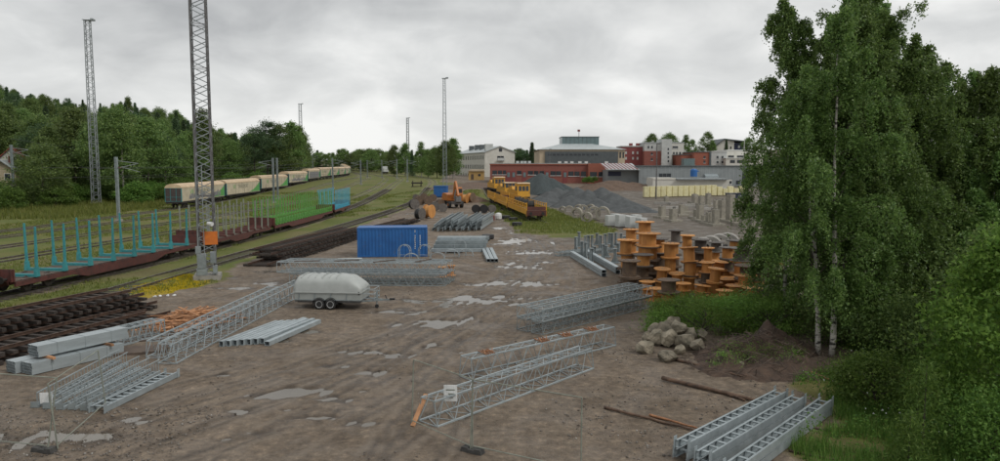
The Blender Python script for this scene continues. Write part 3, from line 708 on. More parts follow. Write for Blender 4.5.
# small white-grey locomotive seen at the bend
def loco():
    p, rz = Vector((-84, 480, zg(-84, 480))), 1.9
    p = Vector((-66.0, 420, zg(-66, 420))); root = thing('shunting_locomotive', 'small pale grey locomotive beyond the end of the grass, by the curved train', 'locomotive', p, 1.83)
    part('body', MB().prism([(0, 1.1), (12, 1.1), (12, 2.9), (8.2, 3.0), (8.2, 4.2), (5, 4.3), (5, 3.0), (0, 2.9)], -1.45, 1.45), M['plaster2'], root)
    for x in (5.9, 7.3): part('window', MB().box((x, -1.46, 3.6), (.9, .06, .8)), M['glass'], root)
    part('underframe', MB().box((6, 0, .95), (12.4, 2.6, .4)), M['bogie'], root)
    for x in (2.5, 9.5): bogie(root, x, 0.05)
loco()
# small dark buffer stop / hand trolley on the grass
def stop_():
    p = P(417, 187); root = thing('buffer_stop', 'small dark buffer stop standing on the grass left of the blue skip', 'buffer stop', p, .2)
    for x in (-1.2, 1.2):
        part('post', MB().box((x, 0, .9), (.22, .3, 1.9)), M['bogie'], root); part('brace', MB().bar((x, .1, 1.5), (x, 1.8, .05), .16), M['bogie'], root)
    part('beam', MB().box((0, -.2, 1.15), (3.2, .3, .45)), M['bogie'], root)
    part('foot_beam', MB().box((0, .2, .12), (3.2, .5, .26)), M['bogie'], root)
stop_()

# ------------------------------------------------------------------ lattice masts and overhead line
def lattice_tower(label, loc, H, w0, w1, bays, steel, rz=.5, head=True, r=.05, split=False, legr=None):
    root = thing('lattice_mast', label, 'mast', loc, rz, 'tall lattice light masts'); legr = legr or r * 1.5
    def c(k, t): s = (w0 + (w1 - w0) * t) / 2; a, b = ((-1, -1), (1, -1), (1, 1), (-1, 1))[k % 4]; return Vector((a * s, b * s, H * t))
    for k in range(4): part('leg', MB().tube(c(k, 0), c(k, 1), legr, 6), steel, root)
    for k in range(4):
        mb = MB()
        for i in range(bays):
            t0, t1 = i / bays, (i + 1) / bays
            a, b = (k, k + 1) if i % 2 == 0 else (k + 1, k)
            p0, p1 = c(a, t0), c(b, t1)
            if split: part('brace', MB().tube(p0, p1, r * .85, 4), M['greysteel'], root)
            else: mb.tube(p0, p1, r * .7, 4)
            if i % 6 == 0:
                if split: part('brace', MB().tube(c(k, t0), c(k + 1, t0), r * .6, 4), steel, root)
                else: mb.tube(c(k, t0), c(k + 1, t0), r * .7, 4)
        if mb.v: part('lacing', mb, steel, root)
    part('footing', MB().box((0, 0, .12), (w0 + .7, w0 + .7, .5)), M['conc'], root)
    if head:
        mb = MB(); 
        for s in (-1, 1): mb.box((0, s * (w1 / 2 + .05), H + .05), (w1 + .7, .1, .1)); mb.box((s * (w1 / 2 + .05), 0, H + .051), (.1, w1 + .7, .1))
        mb.box((0, 0, H), (w1 + .3, w1 + .3, .05)); part('platform', mb, steel, root)
        for a in (-.5, 0, .5): part('floodlight', MB().box((w1 * .75 + .3, a * w1 * 1.3, H + .18), (.5, .35, .3)), M['greysteel'], root)
        part('lamp_arm', MB().tube((0, 0, H + .1), (w1 * 1.4, 0, H + .2), .06, 5), steel, root)
    return root
mp = P(208, 279)
near = lattice_tower('dark steel lattice mast with orange board and cabinets, nearest and cut by the top', mp, 37, 1.05, .92, 76, M['darksteel'], .30, True, .045, True, .065)
def mastbits():
    p = near
    part('orange_sign', MB().box((.30, -.62, 2.95), (.95, .05, .92)), M['orangesign'], p)['label'] = 'square orange board'
    for x, z, w, h in ((-.30, 1.35, .58, 1.1), (-.5, 2.15, .35, .5), (.44, 1.6, .36, .8), (-.3, .62, .7, .5), (.55, .75, .3, .6)):
        b = part('cabinet', MB().box((x, -.68, z), (w, .32, h)), M['greysteel'], p); part('door', MB().box((x, -.855, z), (w * .85, .02, h * .85)), M['galv2'], b)
    for x in (-.5, -.1): part('conduit', MB().tube((x, -.72, .2), (x, -.70, 8), .03, 5), M['greysteel'], p)
    part('lamp', MB().tube((.2, -.9, 4.0), (.5, -1.15, 3.95), .11, 8, .15), M['white'], p)
mastbits()
p = P(96.5, 204); lattice_tower('tall pale lattice light mast among the trees at left', p, 36.6, 1.35, .95, 52, M['greysteel'], .2, True, .06)
p = P(445, 191); lattice_tower('tall slim lattice mast with lamps, behind the blue skip', Vector((p.x, p.y, p.z - .4)), zat(446, 77, p.y).z - p.z, 1.0, .5, 60, M['galv2'], .3, True, .028)
for px, ty, Y, lab in ((300, 104, 340, 'pale lattice mast rising behind the tall pines by the train'), (407.5, 118, 430, 'distant thin lattice mast above the treeline, left of the tall slim one')):
    t = zat(px, ty, Y); g = zg(t.x, Y); lattice_tower(lab, (t.x, Y, g), t.z - g, 1.6, 1.1, 40, M['greysteel'], .3, True, .09)

CP = []
def catenary(label, px, yb, yt, arm=1, w=.32):
    b = P(px, yb); H = zat(px, yt, b.y).z - b.z; H = min(max(H, 7.5), 11.5); root = thing('catenary_mast', label, 'catenary mast', b, .06, 'overhead line masts')
    mb = MB().box((0, 0, H / 2), (w * .55, .12, H)); mb.box((-w / 2, 0, H / 2), (.06, w, H)); mb.box((w / 2, 0, H / 2), (.06, w, H)); part('pole', mb, M['galv2'], root)
    part('foundation', MB().box((0, 0, .15), (.8, .8, .5)), M['conc'], root)
    if arm:
        s = arm
        part('cantilever', MB().tube((0, 0, H - 1.6), (s * 3.0, 0, H - .9), .05, 5).tube((0, 0, H - .5), (s * 3.0, 0, H - .9), .04, 5).tube((s * .9, 0, H - 1.45), (s * 3.2, 0, H - 2.1), .035, 5), M['greysteel'], root)
        part('insulator', MB().lathe([(.03, -.3), (.09, -.2), (.05, -.1), (.09, 0), (.05, .1), (.09, .2), (.03, .3)], 8, 'x', (s * .5, 0, H - 1.5)), M['rust'], root)
    CP.append((b, H, arm)); return root
for px, yb, yt, arm, lab in (
        (119, 222, 157, 1, 'grey catenary mast behind the teal-staked wagon'), (141.5, 193, 156, -1, 'pale grey catenary mast between the left trees and the covered wagons'),
        (81.5, 186, 148, 1, 'catenary mast just left of the tall pale lattice mast'), (86, 184, 147, -1, 'catenary mast touching the tall pale lattice mast, right of its twin'), (13.5, 186, 150, 1, 'catenary mast in front of the pale house'),
        (167, 190, 151, 1, 'thin catenary mast left of the near dark lattice mast, before the wood'), (227.5, 182, 156, 1, 'catenary mast above the roof of the second covered wagon'), (274, 203, 158, -1, 'thick grey catenary mast in front of the third covered wagon'), (278, 200, 158, 0, 'plain grey post just right of the thick catenary mast'),
        (333, 189, 158, 1, 'catenary mast above the last blue stakes'), (294, 180, 155, 1, 'catenary mast at the foot of the pale pine-side mast'), (306, 176, 158, 1, 'catenary mast at the far end of the curved train roofs'), (361, 185, 160, -1, 'catenary mast at the grass edge by the pale locomotive'),
        (367.5, 178, 160, 1, 'far catenary mast just right of the pale locomotive'), (382, 178, 160, 1, 'far catenary mast in the middle of the grassy bend'), (397, 179, 159, -1, 'far catenary mast left of the buffer stop'), (407.5, 182, 159, 1, 'catenary mast directly behind the buffer stop'), (313, 174, 154, 1, 'small catenary mast beyond the train tail')):
    catenary(lab, px, yb, yt, arm)
def wires():
    for path, h0, lab in ((PA, 6.1, 'overhead contact wire above the stake wagon siding'), (catmull(TC, 4), 6.2, 'overhead contact wire above the second track'), (catmull(TE, 4), 6.2, 'overhead contact wire beside the covered wagons'), (PX, 6.3, 'overhead contact wire above the covered wagons')):
        for dz, nm in ((0, 'contact'), (1.35, 'carrier')):
            mb = MB(); pts = [Vector((q.x, q.y, zg(q.x, q.y) + h0 + dz)) for q in path if 90 < q.y < 430]
            pts = pts[::4]
            mb.path(pts, .022, 3)
            solo('overhead_wire', mb, M['wire'], lab if dz == 0 else lab.replace('contact', 'carrier'), 'wire', 'overhead wires')
    # cross-span wires seen against the wood
    for (a, b, z1, z2, lab) in (((14, 186), (167, 190), 8.6, 9.0, 'upper wire strung across the wooded hillside at left'), ((14, 186), (142, 193), 6.6, 7.0, 'lower wire strung across the wooded hillside at left'), ((167, 190), (278, 200), 9.0, 8.7, 'wire strung between the masts over the covered wagons')):
        A = P(*a); B = P(*b); mb = MB()
        mb.path([A.lerp(B, t / 10) + Vector((0, 0, z1 + (z2 - z1) * t / 10 - .5 * math.sin(math.pi * t / 10))) for t in range(11)], .03, 3)
        solo('cross_wire', mb, M['wire'], lab, 'wire', 'cross wires')
wires()

# ------------------------------------------------------------------ yard goods
def truss(name, label, A, B, wb, wt, h, n, steel, detail=1, group=None, r=.024, cr=.04, z0=0.0, cat='lattice girder', xtop=False):
    A, rz, L = frame(A, B); root = thing(name, label, cat, A + Vector((0, 0, z0)), rz, group)
    for y, z in ((-wb / 2, cr), (wb / 2, cr), (-wt / 2, h - cr), (wt / 2, h - cr)): part('chord', MB().bar((0, y, z), (L, y, z), cr * 2), steel, root)
    d = L / n
    faces = []
    for s in (-1, 1):
        lo, hi = (s * wb / 2, cr), (s * wt / 2, h - cr)
        faces.append((lo, hi)); 
    faces.append(((-wt / 2, h - cr), (wt / 2, h - cr))); faces.append(((-wb / 2, cr), (wb / 2, cr)))
    for fi, (p, q) in enumerate(faces):
        segs = [((0, *p), (d * .5, *q)), ((d * .5, *q), (d, *p))]
        if xtop and fi == 2: segs = [((0, *p), (d, *q)), ((0, *q), (d, *p)), ((d, *p), (d, *q))]
        if detail == 2:
            ms = [MB().tube(a, b, r, 4).mesh('brace', steel) for a, b in segs]
            for i in range(n):
                for m_ in ms: link('brace', m_, root, (i * d, 0, 0))
        else:
            mb = MB()
            for i in range(n):
                for a, b in segs: mb.tube((a[0] + i * d, a[1], a[2]), (b[0] + i * d, b[1], b[2]), r, 4, cap=False)
            part('lacing', mb, steel, root)
    for x in (0, L):
        mb = MB(); k = r * 1.2
        mb.tube((x, -wb / 2, cr), (x, -wt / 2, h - cr), k, 4).tube((x, wb / 2, cr), (x, wt / 2, h - cr), k, 4).tube((x, -wb / 2, cr), (x, wb / 2, cr), k, 4).tube((x, -wt / 2, h - cr), (x, wt / 2, h - cr), k, 4)
        part('end_frame', mb, steel, root)
    return root
def off(A, B, d):
    A = Vector(A); B = Vector(B); v = (B - A).normalized(); n = Vector((-v.y, v.x, 0)); return A + n * d, B + n * d
def brace_block(label, c, rz, l=1.1, w=.1, h=.1, m='lath'):
    return solo('timber_bearer', MB().box((0, 0, h / 2), (l, w, h)), M[m], label, 'timber', 'timber bearers', c, rz)
# -- near pair of girders in the middle
GA, GB = P(428, 424.5), P(585, 367)
G1 = truss('lattice_girder', 'galvanised lattice girder with a white notice, nearest in the middle of the yard', GA, GB, .82, .60, .82, 11, M['galv'], 2, 'lattice girders', .014, .026, .0, xtop=True)
HA, HB = P(466, 379), P(609, 344)
truss('lattice_girder', 'galvanised lattice girder with orange straps, lying behind the one with the notice', HA, HB, .82, .60, .85, 10, M['galv'], 2, 'lattice girders', .014, .026, .0, xtop=True)
A, rz, L = frame(GA, GB)
def notice():
    c = P(450.5, 392.5, .86); root = thing('notice_board', 'small white notice fixed on the nearest lattice girder', 'sign', (c.x, c.y, .82), rz - .9)
    part('panel', MB().box((0, 0, .02), (.42, .03, .52)), M['white'], root)
    part('printed_line', MB().box((0, -.018, .13), (.28, .004, .035)), M['print'], root); part('printed_line', MB().box((.03, -.018, .0), (.2, .004, .035)), M['print'], root); part('printed_line', MB().box((-.03, -.018, -.12), (.22, .004, .03)), M['print'], root)
notice()
def leanplank():
    a = P(412.5, 427); b = P(426, 395, .8)
    solo('leaning_plank', MB().box((0, 0, 0), ((Vector(b) - Vector(a)).length, .14, .045)), M['lath'], 'orange-brown plank leaning on the end of the nearest girder', 'plank')
    o = bpy.context.scene.collection.objects['leaning_plank']; d = Vector(b) - Vector(a); o.location = (Vector(a) + Vector(b)) / 2 + Vector((0, 0, .03)); o.rotation_euler = d.to_track_quat('X', 'Z').to_euler()
leanplank()
A2, rz2, L2 = frame(HA, HB)
for k, t in enumerate((.13, .49, .66, .86)):
    c = A2 + (Vector(HB) - Vector(HA)) * t; mb = MB()
    for q_ in range(5): mb.tube((-.3 + .1 * q_, -.32, .012 * (q_ % 2)), (-.2 + .12 * q_ + .05 * math.sin(q_ * 3 + k), .34, .012 * ((q_ + 1) % 2)), .022, 4)
    mb.path([(-.35, -.3, .02), (-.1, .1, .05), (.1, -.15, .03), (.4, .2, .05)], .025, 4)
    solo('webbing_strap', mb, M['barkfresh'], 'orange webbing strap on the middle girder, %s from its left end' % ORD[k], 'strap', 'straps on the girder', (c.x, c.y, .86), rz2)
# -- pile behind: two high
KA, KB = P(537, 334), P(647, 306)
K2A, K2B = off(KA, KB, .95)
for i, (a, b, z, lab) in enumerate(((KA, KB, 0, 'lower front lattice girder of the pile beside the boulders'), (KA, KB, .62, 'upper front lattice girder of the pile beside the boulders'), (K2A, K2B, 0, 'lower rear lattice girder of the pile beside the boulders'), (K2A, K2B, .62, 'upper rear lattice girder of the pile beside the boulders'))):
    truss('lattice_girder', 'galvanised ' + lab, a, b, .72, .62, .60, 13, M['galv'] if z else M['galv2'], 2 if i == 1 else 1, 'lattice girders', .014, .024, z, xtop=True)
# -- long girders at left running towards the trailer
LA, LB = P(167, 364), P(300, 293)
truss('lattice_girder', 'long galvanised lattice girder running from the ladders to the trailer', LA, LB, .75, .62, .85, 20, M['galv'], 2, 'lattice girders', .015, .026)
l2a, l2b = off(LA, LB, .95); truss('lattice_girder', 'long galvanised lattice girder lying beside the brushwood pile, next to the longest one', l2a + (l2b - l2a) * .05, l2b - (l2b - l2a) * .12, .75, .62, .75, 18, M['galv'], 1, 'lattice girders', .015, .026)
truss('lattice_girder', 'short pale lattice girder lying between the tube bundles and the brushwood', P(117, 345), P(159, 334), .8, .75, .75, 6, M['galv'], 2, 'lattice girders', .02, .032)
solo('wooden_pallet_board', MB().box((0, 0, .05), (2.2, 1.3, .1)), M['plank'], 'flat brown board on the mud by the short lattice girder', 'board', None, P(140, 351), .35)
# -- trusses between trailer and container (two high, two deep)
TA1, TB1 = P(301, 287), P(443, 285)
TA1 = Vector((TA1.x - 1.0, 48.4, 0)); TB1 = Vector((-3.6, 47.6, 0))
for i, (dy, z, xo) in enumerate(((0, 0, 0), (1.0, 0, .2), (2.1, 0, .4), (.2, .78, -.9), (1.3, .78, -.6))):
    lab = ['lower front', 'lower middle', 'lower rear', 'upper front', 'upper rear'][i]
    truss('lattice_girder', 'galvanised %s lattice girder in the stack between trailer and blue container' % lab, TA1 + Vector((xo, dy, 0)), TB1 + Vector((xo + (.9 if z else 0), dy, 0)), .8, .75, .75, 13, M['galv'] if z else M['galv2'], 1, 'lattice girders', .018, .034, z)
for i in range(4):
    brace_block('plank lying across the girders in front of the container, %s from left' % ORD[i], (-13.0 + i * 2.6, 48.3 + .3 * (i % 2), 1.53), .15 + .3 * i, 1.7, .16, .05, 'plank')
# -- right-hand ladder beams
def ladder_beam(label, A, B, z0, w=.38, dep=.22, n=15, steel='galv', group='ladder beams', name='ladder_beam'):
    A, rz, L = frame(A, B); root = thing(name, label, 'ladder beam', A + Vector((0, 0, z0)), rz, group); st = M[steel]
    for s in (-1, 1):
        y = s * w / 2; mb = MB(); mb.box((L / 2, y, dep / 2), (L, .012, dep)); mb.box((L / 2, y - s * .03, dep - .006), (L, .055, .010)); mb.box((L / 2, y - s * .03, .006), (L, .055, .010)); part('side_channel', mb, st, root)
    m_ = MB().box((0, 0, dep - .035), (.10, w - .03, .012)).box((0.045, 0, dep - .06), (.012, w - .03, .05)).mesh('rung', st)
    for k in range(n): link('rung', m_, root, (L * (k + .5) / n, 0, 0))
    for x in (.0, L):
        for s in (-1, 1): part('end_plate', MB().box((x, s * (w / 2 + .02), dep / 2 + .05), (.16, .012, dep + .12)), st, root)
    return root
RB = [((684, 440), (781, 390)), ((705, 451), (799, 395)), ((734, 463), (826, 398))]
for i, (a, b) in enumerate(RB):
    A_, B_ = P(*a, .55), P(*b, .55); A_.z = B_.z = 0
    v = (A_ - B_).normalized(); A_ = A_ + v * .1
    nm = ['left', 'middle', 'right'][i]
    ladder_beam('lower %s galvanised ladder beam in the bundle at bottom right' % nm, *off(A_, B_, .02), .05, steel='galv')
    ladder_beam('upper %s galvanised ladder beam in the bundle at bottom right' % nm, A_, B_, .32, steel='galv')
for k, t in enumerate((.25, .8)):
    A_, B_ = P(*RB[1][0], .55), P(*RB[1][1], .55); c = A_.lerp(B_, t); a_ = frame(A_, B_)[1] + math.pi / 2
    brace_block('%s bearer under the ladder beams at bottom right' % ('near' if k == 0 else 'far'), (c.x + .2, c.y - .1, -.04), a_, 2.4, .1, .09, 'plank')
# -- left stack of square tubes: two bundles below, one above
TUBE = {}
def tube_bundle(label, A, B, z0, nxx, nz, s, steel='galv'):
    A, rz, L = frame(A, B); root = thing('tube_bundle', label, 'steel tubes', A + Vector((0, 0, z0)), rz, 'bundles of square tubes')
    key = (round(L, 2), s)
    if key not in TUBE:
        h = s / 2; t = .006; mb = MB(); out = [(-h, -h), (h, -h), (h, h), (-h, h)]; inn = [(a * (h - t) / h, b * (h - t) / h) for a, b in out]
        vs = [(0, *p) for p in out] + [(L, *p) for p in out] + [(0, *p) for p in inn] + [(L, *p) for p in inn]; fs = []
        for i in range(4):
            j = (i + 1) % 4; fs += [(j, i, 4 + i, 4 + j), (8 + i, 8 + j, 12 + j, 12 + i), (i, j, 8 + j, 8 + i), (4 + j, 4 + i, 12 + i, 12 + j)]
        TUBE[key] = mb.add(vs, fs).mesh('square_tube', M['galvtube'])
    for i in range(nxx):
        for k in range(nz): link('square_tube', TUBE[key], root, (rnd.uniform(-.02, .02), (i - (nxx - 1) / 2) * s * 1.03, s * .5 + k * s * 1.02))
    for t in (.2, .5, .8):
        mb = MB(); W_ = nxx * s * 1.03 / 2 + .006; H_ = nz * s * 1.02 + .006
        for y in (-W_, W_): mb.box((L * t, y, H_ / 2), (.014, .004, H_))
        mb.box((L * t, 0, H_), (.014, W_ * 2, .004)); part('steel_band', mb, M['galv2'], root)
    return root
B1, B2 = P(30, 374), P(123, 352)
v = (B2 - B1).normalized(); L0 = 3.7
B2 = B1 + v * L0; B1b, B2b = off(B1, B2, .75)
tube_bundle('lower front bundle of pale square tubes, left of the ladders', B1 - v * .1, B2 - v * .1, .03, 6, 4, .11)
tube_bundle('lower rear bundle of pale square tubes, left of the ladders', B1b - v * .3, B2b - v * .3, .03, 6, 4, .11)
c1, c2 = off(B1, B2, .28); tube_bundle('upper bundle of pale square tubes resting on two wooden bearers', c1 + v * .3, c2 + v * .3, .58, 6, 4, .11)
for k, t in enumerate((.18, .82)):
    c = B1.lerp(B1b, .5) + v * (L0 * t); brace_block('%s wooden bearer between the tube bundles at left' % ('near' if k == 0 else 'far'), (c.x, c.y, .485), frame(B1, B2)[1] + math.pi / 2, 1.75, .1, .09)
# -- eight tubes by the trailer
q0, q1 = P(221, 347), P(262, 344)
e0 = P(262, 318)
dirv = Vector((1.7, 6.1, 0)).normalized()
for i in range(8):
    a = q0.lerp(q1, i / 6.0) if i < 7 else P(267, 346)
    w_, h_ = (.2, .26) if i < 7 else (.24, .2); L_ = 4.6 + rnd.uniform(-.25, .25); t = .015
    mb = MB(); out = [(-w_ / 2, 0), (w_ / 2, 0), (w_ / 2, h_), (-w_ / 2, h_)]; inn = [(-w_ / 2 + t, t), (w_ / 2 - t, t), (w_ / 2 - t, h_ - t), (-w_ / 2 + t, h_ - t)]
    vs = [(0, *p) for p in out] + [(L_, *p) for p in out] + [(0, *p) for p in inn] + [(L_, *p) for p in inn]; fs = []
    for k in range(4): j = (k + 1) % 4; fs += [(j, k, 4 + k, 4 + j), (8 + k, 8 + j, 12 + j, 12 + k), (k, j, 8 + j, 8 + k), (4 + j, 4 + k, 12 + k, 12 + j)]
    lab = 'galvanised box tube in the row before the trailer, %s from the left' % ORD[i] if i < 7 else 'single wide box tube lying apart at the right of the tube row'
    solo('box_tube', mb.add(vs, fs), M['galv'], lab, 'steel tube', 'box tubes', a + Vector((0, 0, .005)), math.atan2(dirv.y, dirv.x) + (rnd.uniform(-.015, .015) if i < 7 else .03))
# -- ladders at left
LD = [((38, 408), (120, 362), 'leftmost'), ((50, 409), (128, 365), 'second'), ((63, 410), (140, 369), 'third'), ((75, 410), (150, 371), 'fourth'), ((87, 411), (160, 373), 'fifth'), ((98, 413), (172, 377), 'rightmost')]
for i, (a, b, nm) in enumerate(LD):
    A_, B_ = P(*a), P(*b); A0, rz_, L_ = frame(A_, B_)
    if i in (5,):
        ladder_beam('galvanised flat channel section, rightmost of the left ladder row', A_, B_, .02, .5, .2, 12)
        continue
    root = thing('ladder_section', 'galvanised ladder section standing on edge, %s of the row at left' % nm, 'ladder', A0, rz_, 'ladder sections at left')
    hgt = .52
    part('rail_beam', MB().box((L_ / 2, 0, .05), (L_, .06, .1)), M['galv'], root); part('rail_beam', MB().box((L_ / 2, 0, hgt), (L_, .03, .035)), M['galv'], root)
    part('rail_beam', MB().box((L_ / 2, .22, .04), (L_, .05, .08)), M['galv2'], root)
    m_ = MB().box((0, 0, hgt / 2 + .03), (.018, .018, hgt - .09)).mesh('rung', M['galv'])
    m2_ = MB().box((0, .12, .08), (.05, .2, .03)).mesh('rung', M['galv'])
    for k in range(26): link('rung', m_, root, (L_ * (k + .5) / 26, 0, 0))
    for k in range(13): link('rung', m2_, root, (L_ * (k + .5) / 13, 0, 0))
    part('end_plate', MB().box((-.01, .10, .12), (.015, .25, .20)).box((-.012, .0, .3), (.02, .03, .4)), M['galv2'], root)
c = P(49, 407); solo('paper_label', MB().box((0, 0, .3), (.38, .012, .36)), M['white'], 'white paper label on the end of the left ladder row', 'label', None, (c.x, c.y - .12, .05), .15)
# -- brushwood / lath pile: each lath its own piece
def lathpile():
    c = P(189, 322); root = thing('lath_pile', 'heap of orange-brown broken laths beside the long girders', 'wood pile', c, .0)
    ms = [MB().box((0, 0, 0), (l, .07, .04)).mesh('lath', M['lath']) for l in (.9, 1.3, 1.8, 2.3)]
    rr = random.Random(4)
    for k in range(210):
        r = rr.random() ** .5; a = rr.random() * 6.283; x = 1.75 * r * math.cos(a); y = 2.0 * r * math.sin(a); z = .06 + (1 - r) * .62 * rr.random() ** .4
        o = link('lath', ms[rr.randrange(4)], root, (x, y, z)); o.rotation_euler = (rr.uniform(-.6, .6), rr.uniform(-.3, .3) * (1 - .5 * r), .75 + rr.gauss(0, .62))
lathpile()
# -- track panels
RAILP = {}
def track_panel(label, A, B, z0, n=None, seed=0):
    A, rz, L = frame(A, B); root = thing('track_panel', label, 'track panel', A + Vector((0, 0, z0)), rz, 'stacked old track panels'); rr = random.Random(seed)
    n = n or int(L / .56)
    for k in range(n):
        o = link('sleeper', SLP, root, (L * (k + .5) / n, rr.uniform(-.12, .12), .0), math.pi / 2 + rr.uniform(-.03, .03)); o.scale = (rr.uniform(.92, 1.05), .85, rr.uniform(.68, .85))
    for s in (-.79, .79):
        mb = MB().box((L / 2, s, .165), (L + .5, .14, .02)).box((L / 2, s, .22), (L + .5, .03, .10)).box((L / 2, s, .285), (L + .5, .07, .04)); part('rail', mb, M['rail'], root)
    return root
# left stack (cut by the picture edge)
p0, p1 = Vector((-25.6, 24.5, 0)), Vector((-20.4, 40.6, 0))
for k in range(4):
    o_ = Vector((rnd.uniform(-.1, .1), -1.2 * (k % 2) * .3, 0)); track_panel('dark old track panel, %s layer of the left stack from the ground' % ORD[k], p0 + o_, p1 + o_ - (p1 - p0) * .03 * k, k * .315 + .02, seed=k)
q_ = Vector((2.7, -.9, 0))
for k in range(2): track_panel('dark old track panel in the low stack beside the tube bundles, %s layer' % ORD[k], p0 + q_ + Vector((.1 * k, 0, 0)), p1 + q_ - (p1 - p0) * (.12 + .1 * k), k * .315 + .02, seed=10 + k)
# right stacks towards the container
p0, p1 = P(252, 262), P(345, 232)
p0 = Vector((-18.9, 58.0, 0)); p1 = Vector((-16.3, 78.5, 0))
for k in range(4):
    track_panel('dark track panel, %s layer of the long stack behind the near mast' % ORD[k], p0 + Vector((rnd.uniform(-.15, .15) - .1 * k, .8 * (k % 2) - (1.6 if k == 0 else 0), 0)), p1 + Vector((-.1 * k, .5 * (k % 2), 0)), k * .315 + .02, seed=20 + k)
r0, r1 = Vector((-16.1, 80.5, 0)), Vector((-12.6, 103, 0))
for k in range(2): track_panel('dark track panel, %s layer of the farther stack beyond the container' % ORD[k], r0 + Vector((.1 * k, .6 * k, 0)), r1 - Vector((0, 2.5 * k, 0)), k * .315 + .02, seed=30 + k)
# -- trailer
def trailer():
    a = P(319, 309.5); a2 = P(331, 309.8)
    c = (a + a2) / 2; rz = -.09; ca, sa = math.cos(rz), math.sin(rz); root = thing('box_trailer', 'pale grey two-axle trailer with rounded hard cover', 'trailer', Vector((c.x - .85 * sa * -1 * -1, c.y + .85, 0)), rz)
    x0, x1 = -1.72, 2.05; hw = .88
    part('chassis', MB().box((.15, 0, .47), (3.8, 1.6, .10)).box((.15, -.6, .40), (3.6, .08, .1)).box((.15, .6, .40), (3.6, .08, .1)), M['darksteel'], root)
    part('body', MB().box(((x0 + x1) / 2, 0, .74), (x1 - x0, hw * 2, .42)), M['fibre2'], root)
    part('rubbing_strip', MB().box(((x0 + x1) / 2, 0, .545), (x1 - x0 + .04, hw * 2 + .04, .05)), M['galv2'], root)
    # hard cover: lofted sections
    secs = []; n = 26; m = 18
    def top(t):
        if t < .10: return .62 + .38 * math.sqrt(max(0, 1 - ((.10 - t) / .10) ** 2))
        if t > .70: return .30 + .70 * max(0, 1 - ((t - .70) / .30) ** 2.4)
        return 1
    vs = []; fs = []
    for i in range(n):
        t = i / (n - 1); x = x0 - .02 + (x1 - x0 + .04) * t; h = .90 * top(t)
        rib = .03 if (i % 4 in (0, 1)) else 0
        for k in range(m + 1):
            an = math.pi * k / m; cy, cz = math.cos(an), math.sin(an)
            y = math.copysign(abs(cy) ** .46, cy) * (hw + .02 - .16 * (h / .98) * abs(cz) ** 1.6) ; z = .955 + (h + rib) * abs(cz) ** .40
            vs.append((x, y, z))
    for i in range(n - 1):
        for k in range(m): a_ = i * (m + 1) + k; fs.append((a_, a_ + 1, a_ + m + 2, a_ + m + 1))
    fs.append(tuple(range(m, -1, -1))); fs.append(tuple((n - 1) * (m + 1) + k for k in range(m + 1)))
    cov = part('cover', MB().add(vs, fs), M['fibre'], root, True)
    for xr in (-1.35, -.95, -.55, -.15, .25, .65):
        pts = []
        for k in range(m + 1):
            an = math.pi * k / m; cy, cz = math.cos(an), math.sin(an); pts.append((xr, math.copysign(abs(cy) ** .46, cy) * (hw + .025 - .16 * abs(cz) ** 1.6), .965 + .925 * abs(cz) ** .40))
        part('cover_rib', MB().path(pts[4:m - 3], .028, 5), M['fibre'], cov)
    part('cover_rim', MB().box(((x0 + x1) / 2, 0, .965), (x1 - x0 + .10, hw * 2 + .10, .05)), M['fibre'], root)
    for s in (-1, 1):
        for x in (-1.2, -.55, .1, .75): part('side_recess', MB().box((x, s * .865, 1.26), (.42, .03, .22)), M['fibre'], cov)
        mb = MB()
        for x in (-1.45, -.55, .35, 1.25): mb.box((x, s * (hw + .015), .74), (.05, .03, .40))
        part('side_post', mb, M['galv2'], root)
    for x in (-.30, .34):
        for s in (-1, 1):
            w_ = part('wheel', MB().lathe([(.12, -.1), (.27, -.1), (.31, -.06), (.31, .06), (.27, .1), (.12, .1)], 18, 'y', (x, s * .86, .31)), M['tyre'], root, True)
            part('rim', MB().lathe([(.03, -.085), (.17, -.1), (.19, -.105), (.19, .105), (.17, .1), (.03, .085)], 14, 'y', (x, s * .86, .31)), M['white'], w_)
            mg_ = MB()
            pts = [(x + .38 * math.cos(t), .31 + .38 * math.sin(t)) for t in [math.pi * k / 8 for k in range(9)]]
            for k in range(8): mg_.add([(pts[k][0], s * .86 - .11, pts[k][1]), (pts[k + 1][0], s * .86 - .11, pts[k + 1][1]), (pts[k + 1][0], s * .86 + .11, pts[k + 1][1]), (pts[k][0], s * .86 + .11, pts[k][1])], [(0, 1, 2, 3)])
            part('mudguard', mg_, M['black'], root)
    mb = MB().bar((1.9, -.6, .45), (3.1, 0, .45), .09).bar((1.9, .6, .45), (3.1, 0, .45), .09).bar((3.05, 0, .45), (3.55, 0, .47), .08); part('drawbar', mb, M['galv2'], root)
    part('coupling', MB().box((3.6, 0, .50), (.3, .1, .1)).tube((3.3, 0, .5), (3.2, 0, .72), .025, 6), M['black'], root)
    jw = part('jockey_wheel', MB().tube((2.75, -.12, .2), (2.75, -.12, .95), .035, 6).tube((2.75, -.12, .95), (2.95, -.12, .97), .02, 5), M['galv2'], root)
    part('tyre', MB().lathe([(.02, -.035), (.11, -.035), (.11, .035), (.02, .035)], 12, 'y', (2.75, -.12, .11)), M['tyre'], jw)
    mb = MB()
    for z in (.62, .88, 1.14): mb.tube((2.08, -.55, z), (2.72, -.55, z), .018, 5); mb.tube((2.08, .55, z), (2.72, .55, z), .018, 5); mb.tube((2.72, -.55, z), (2.72, .55, z), .018, 5)
    for y in (-.55, -.18, .18, .55): mb.tube((2.72, y, .5), (2.72, y, 1.14), .018, 5)
    part('front_rack', mb, M['galv'], root)
    for s in (-1, 1): part('tail_lamp', MB().box((x0 - .03, s * .7, .62), (.04, .2, .1)), M['redpaint'], root)
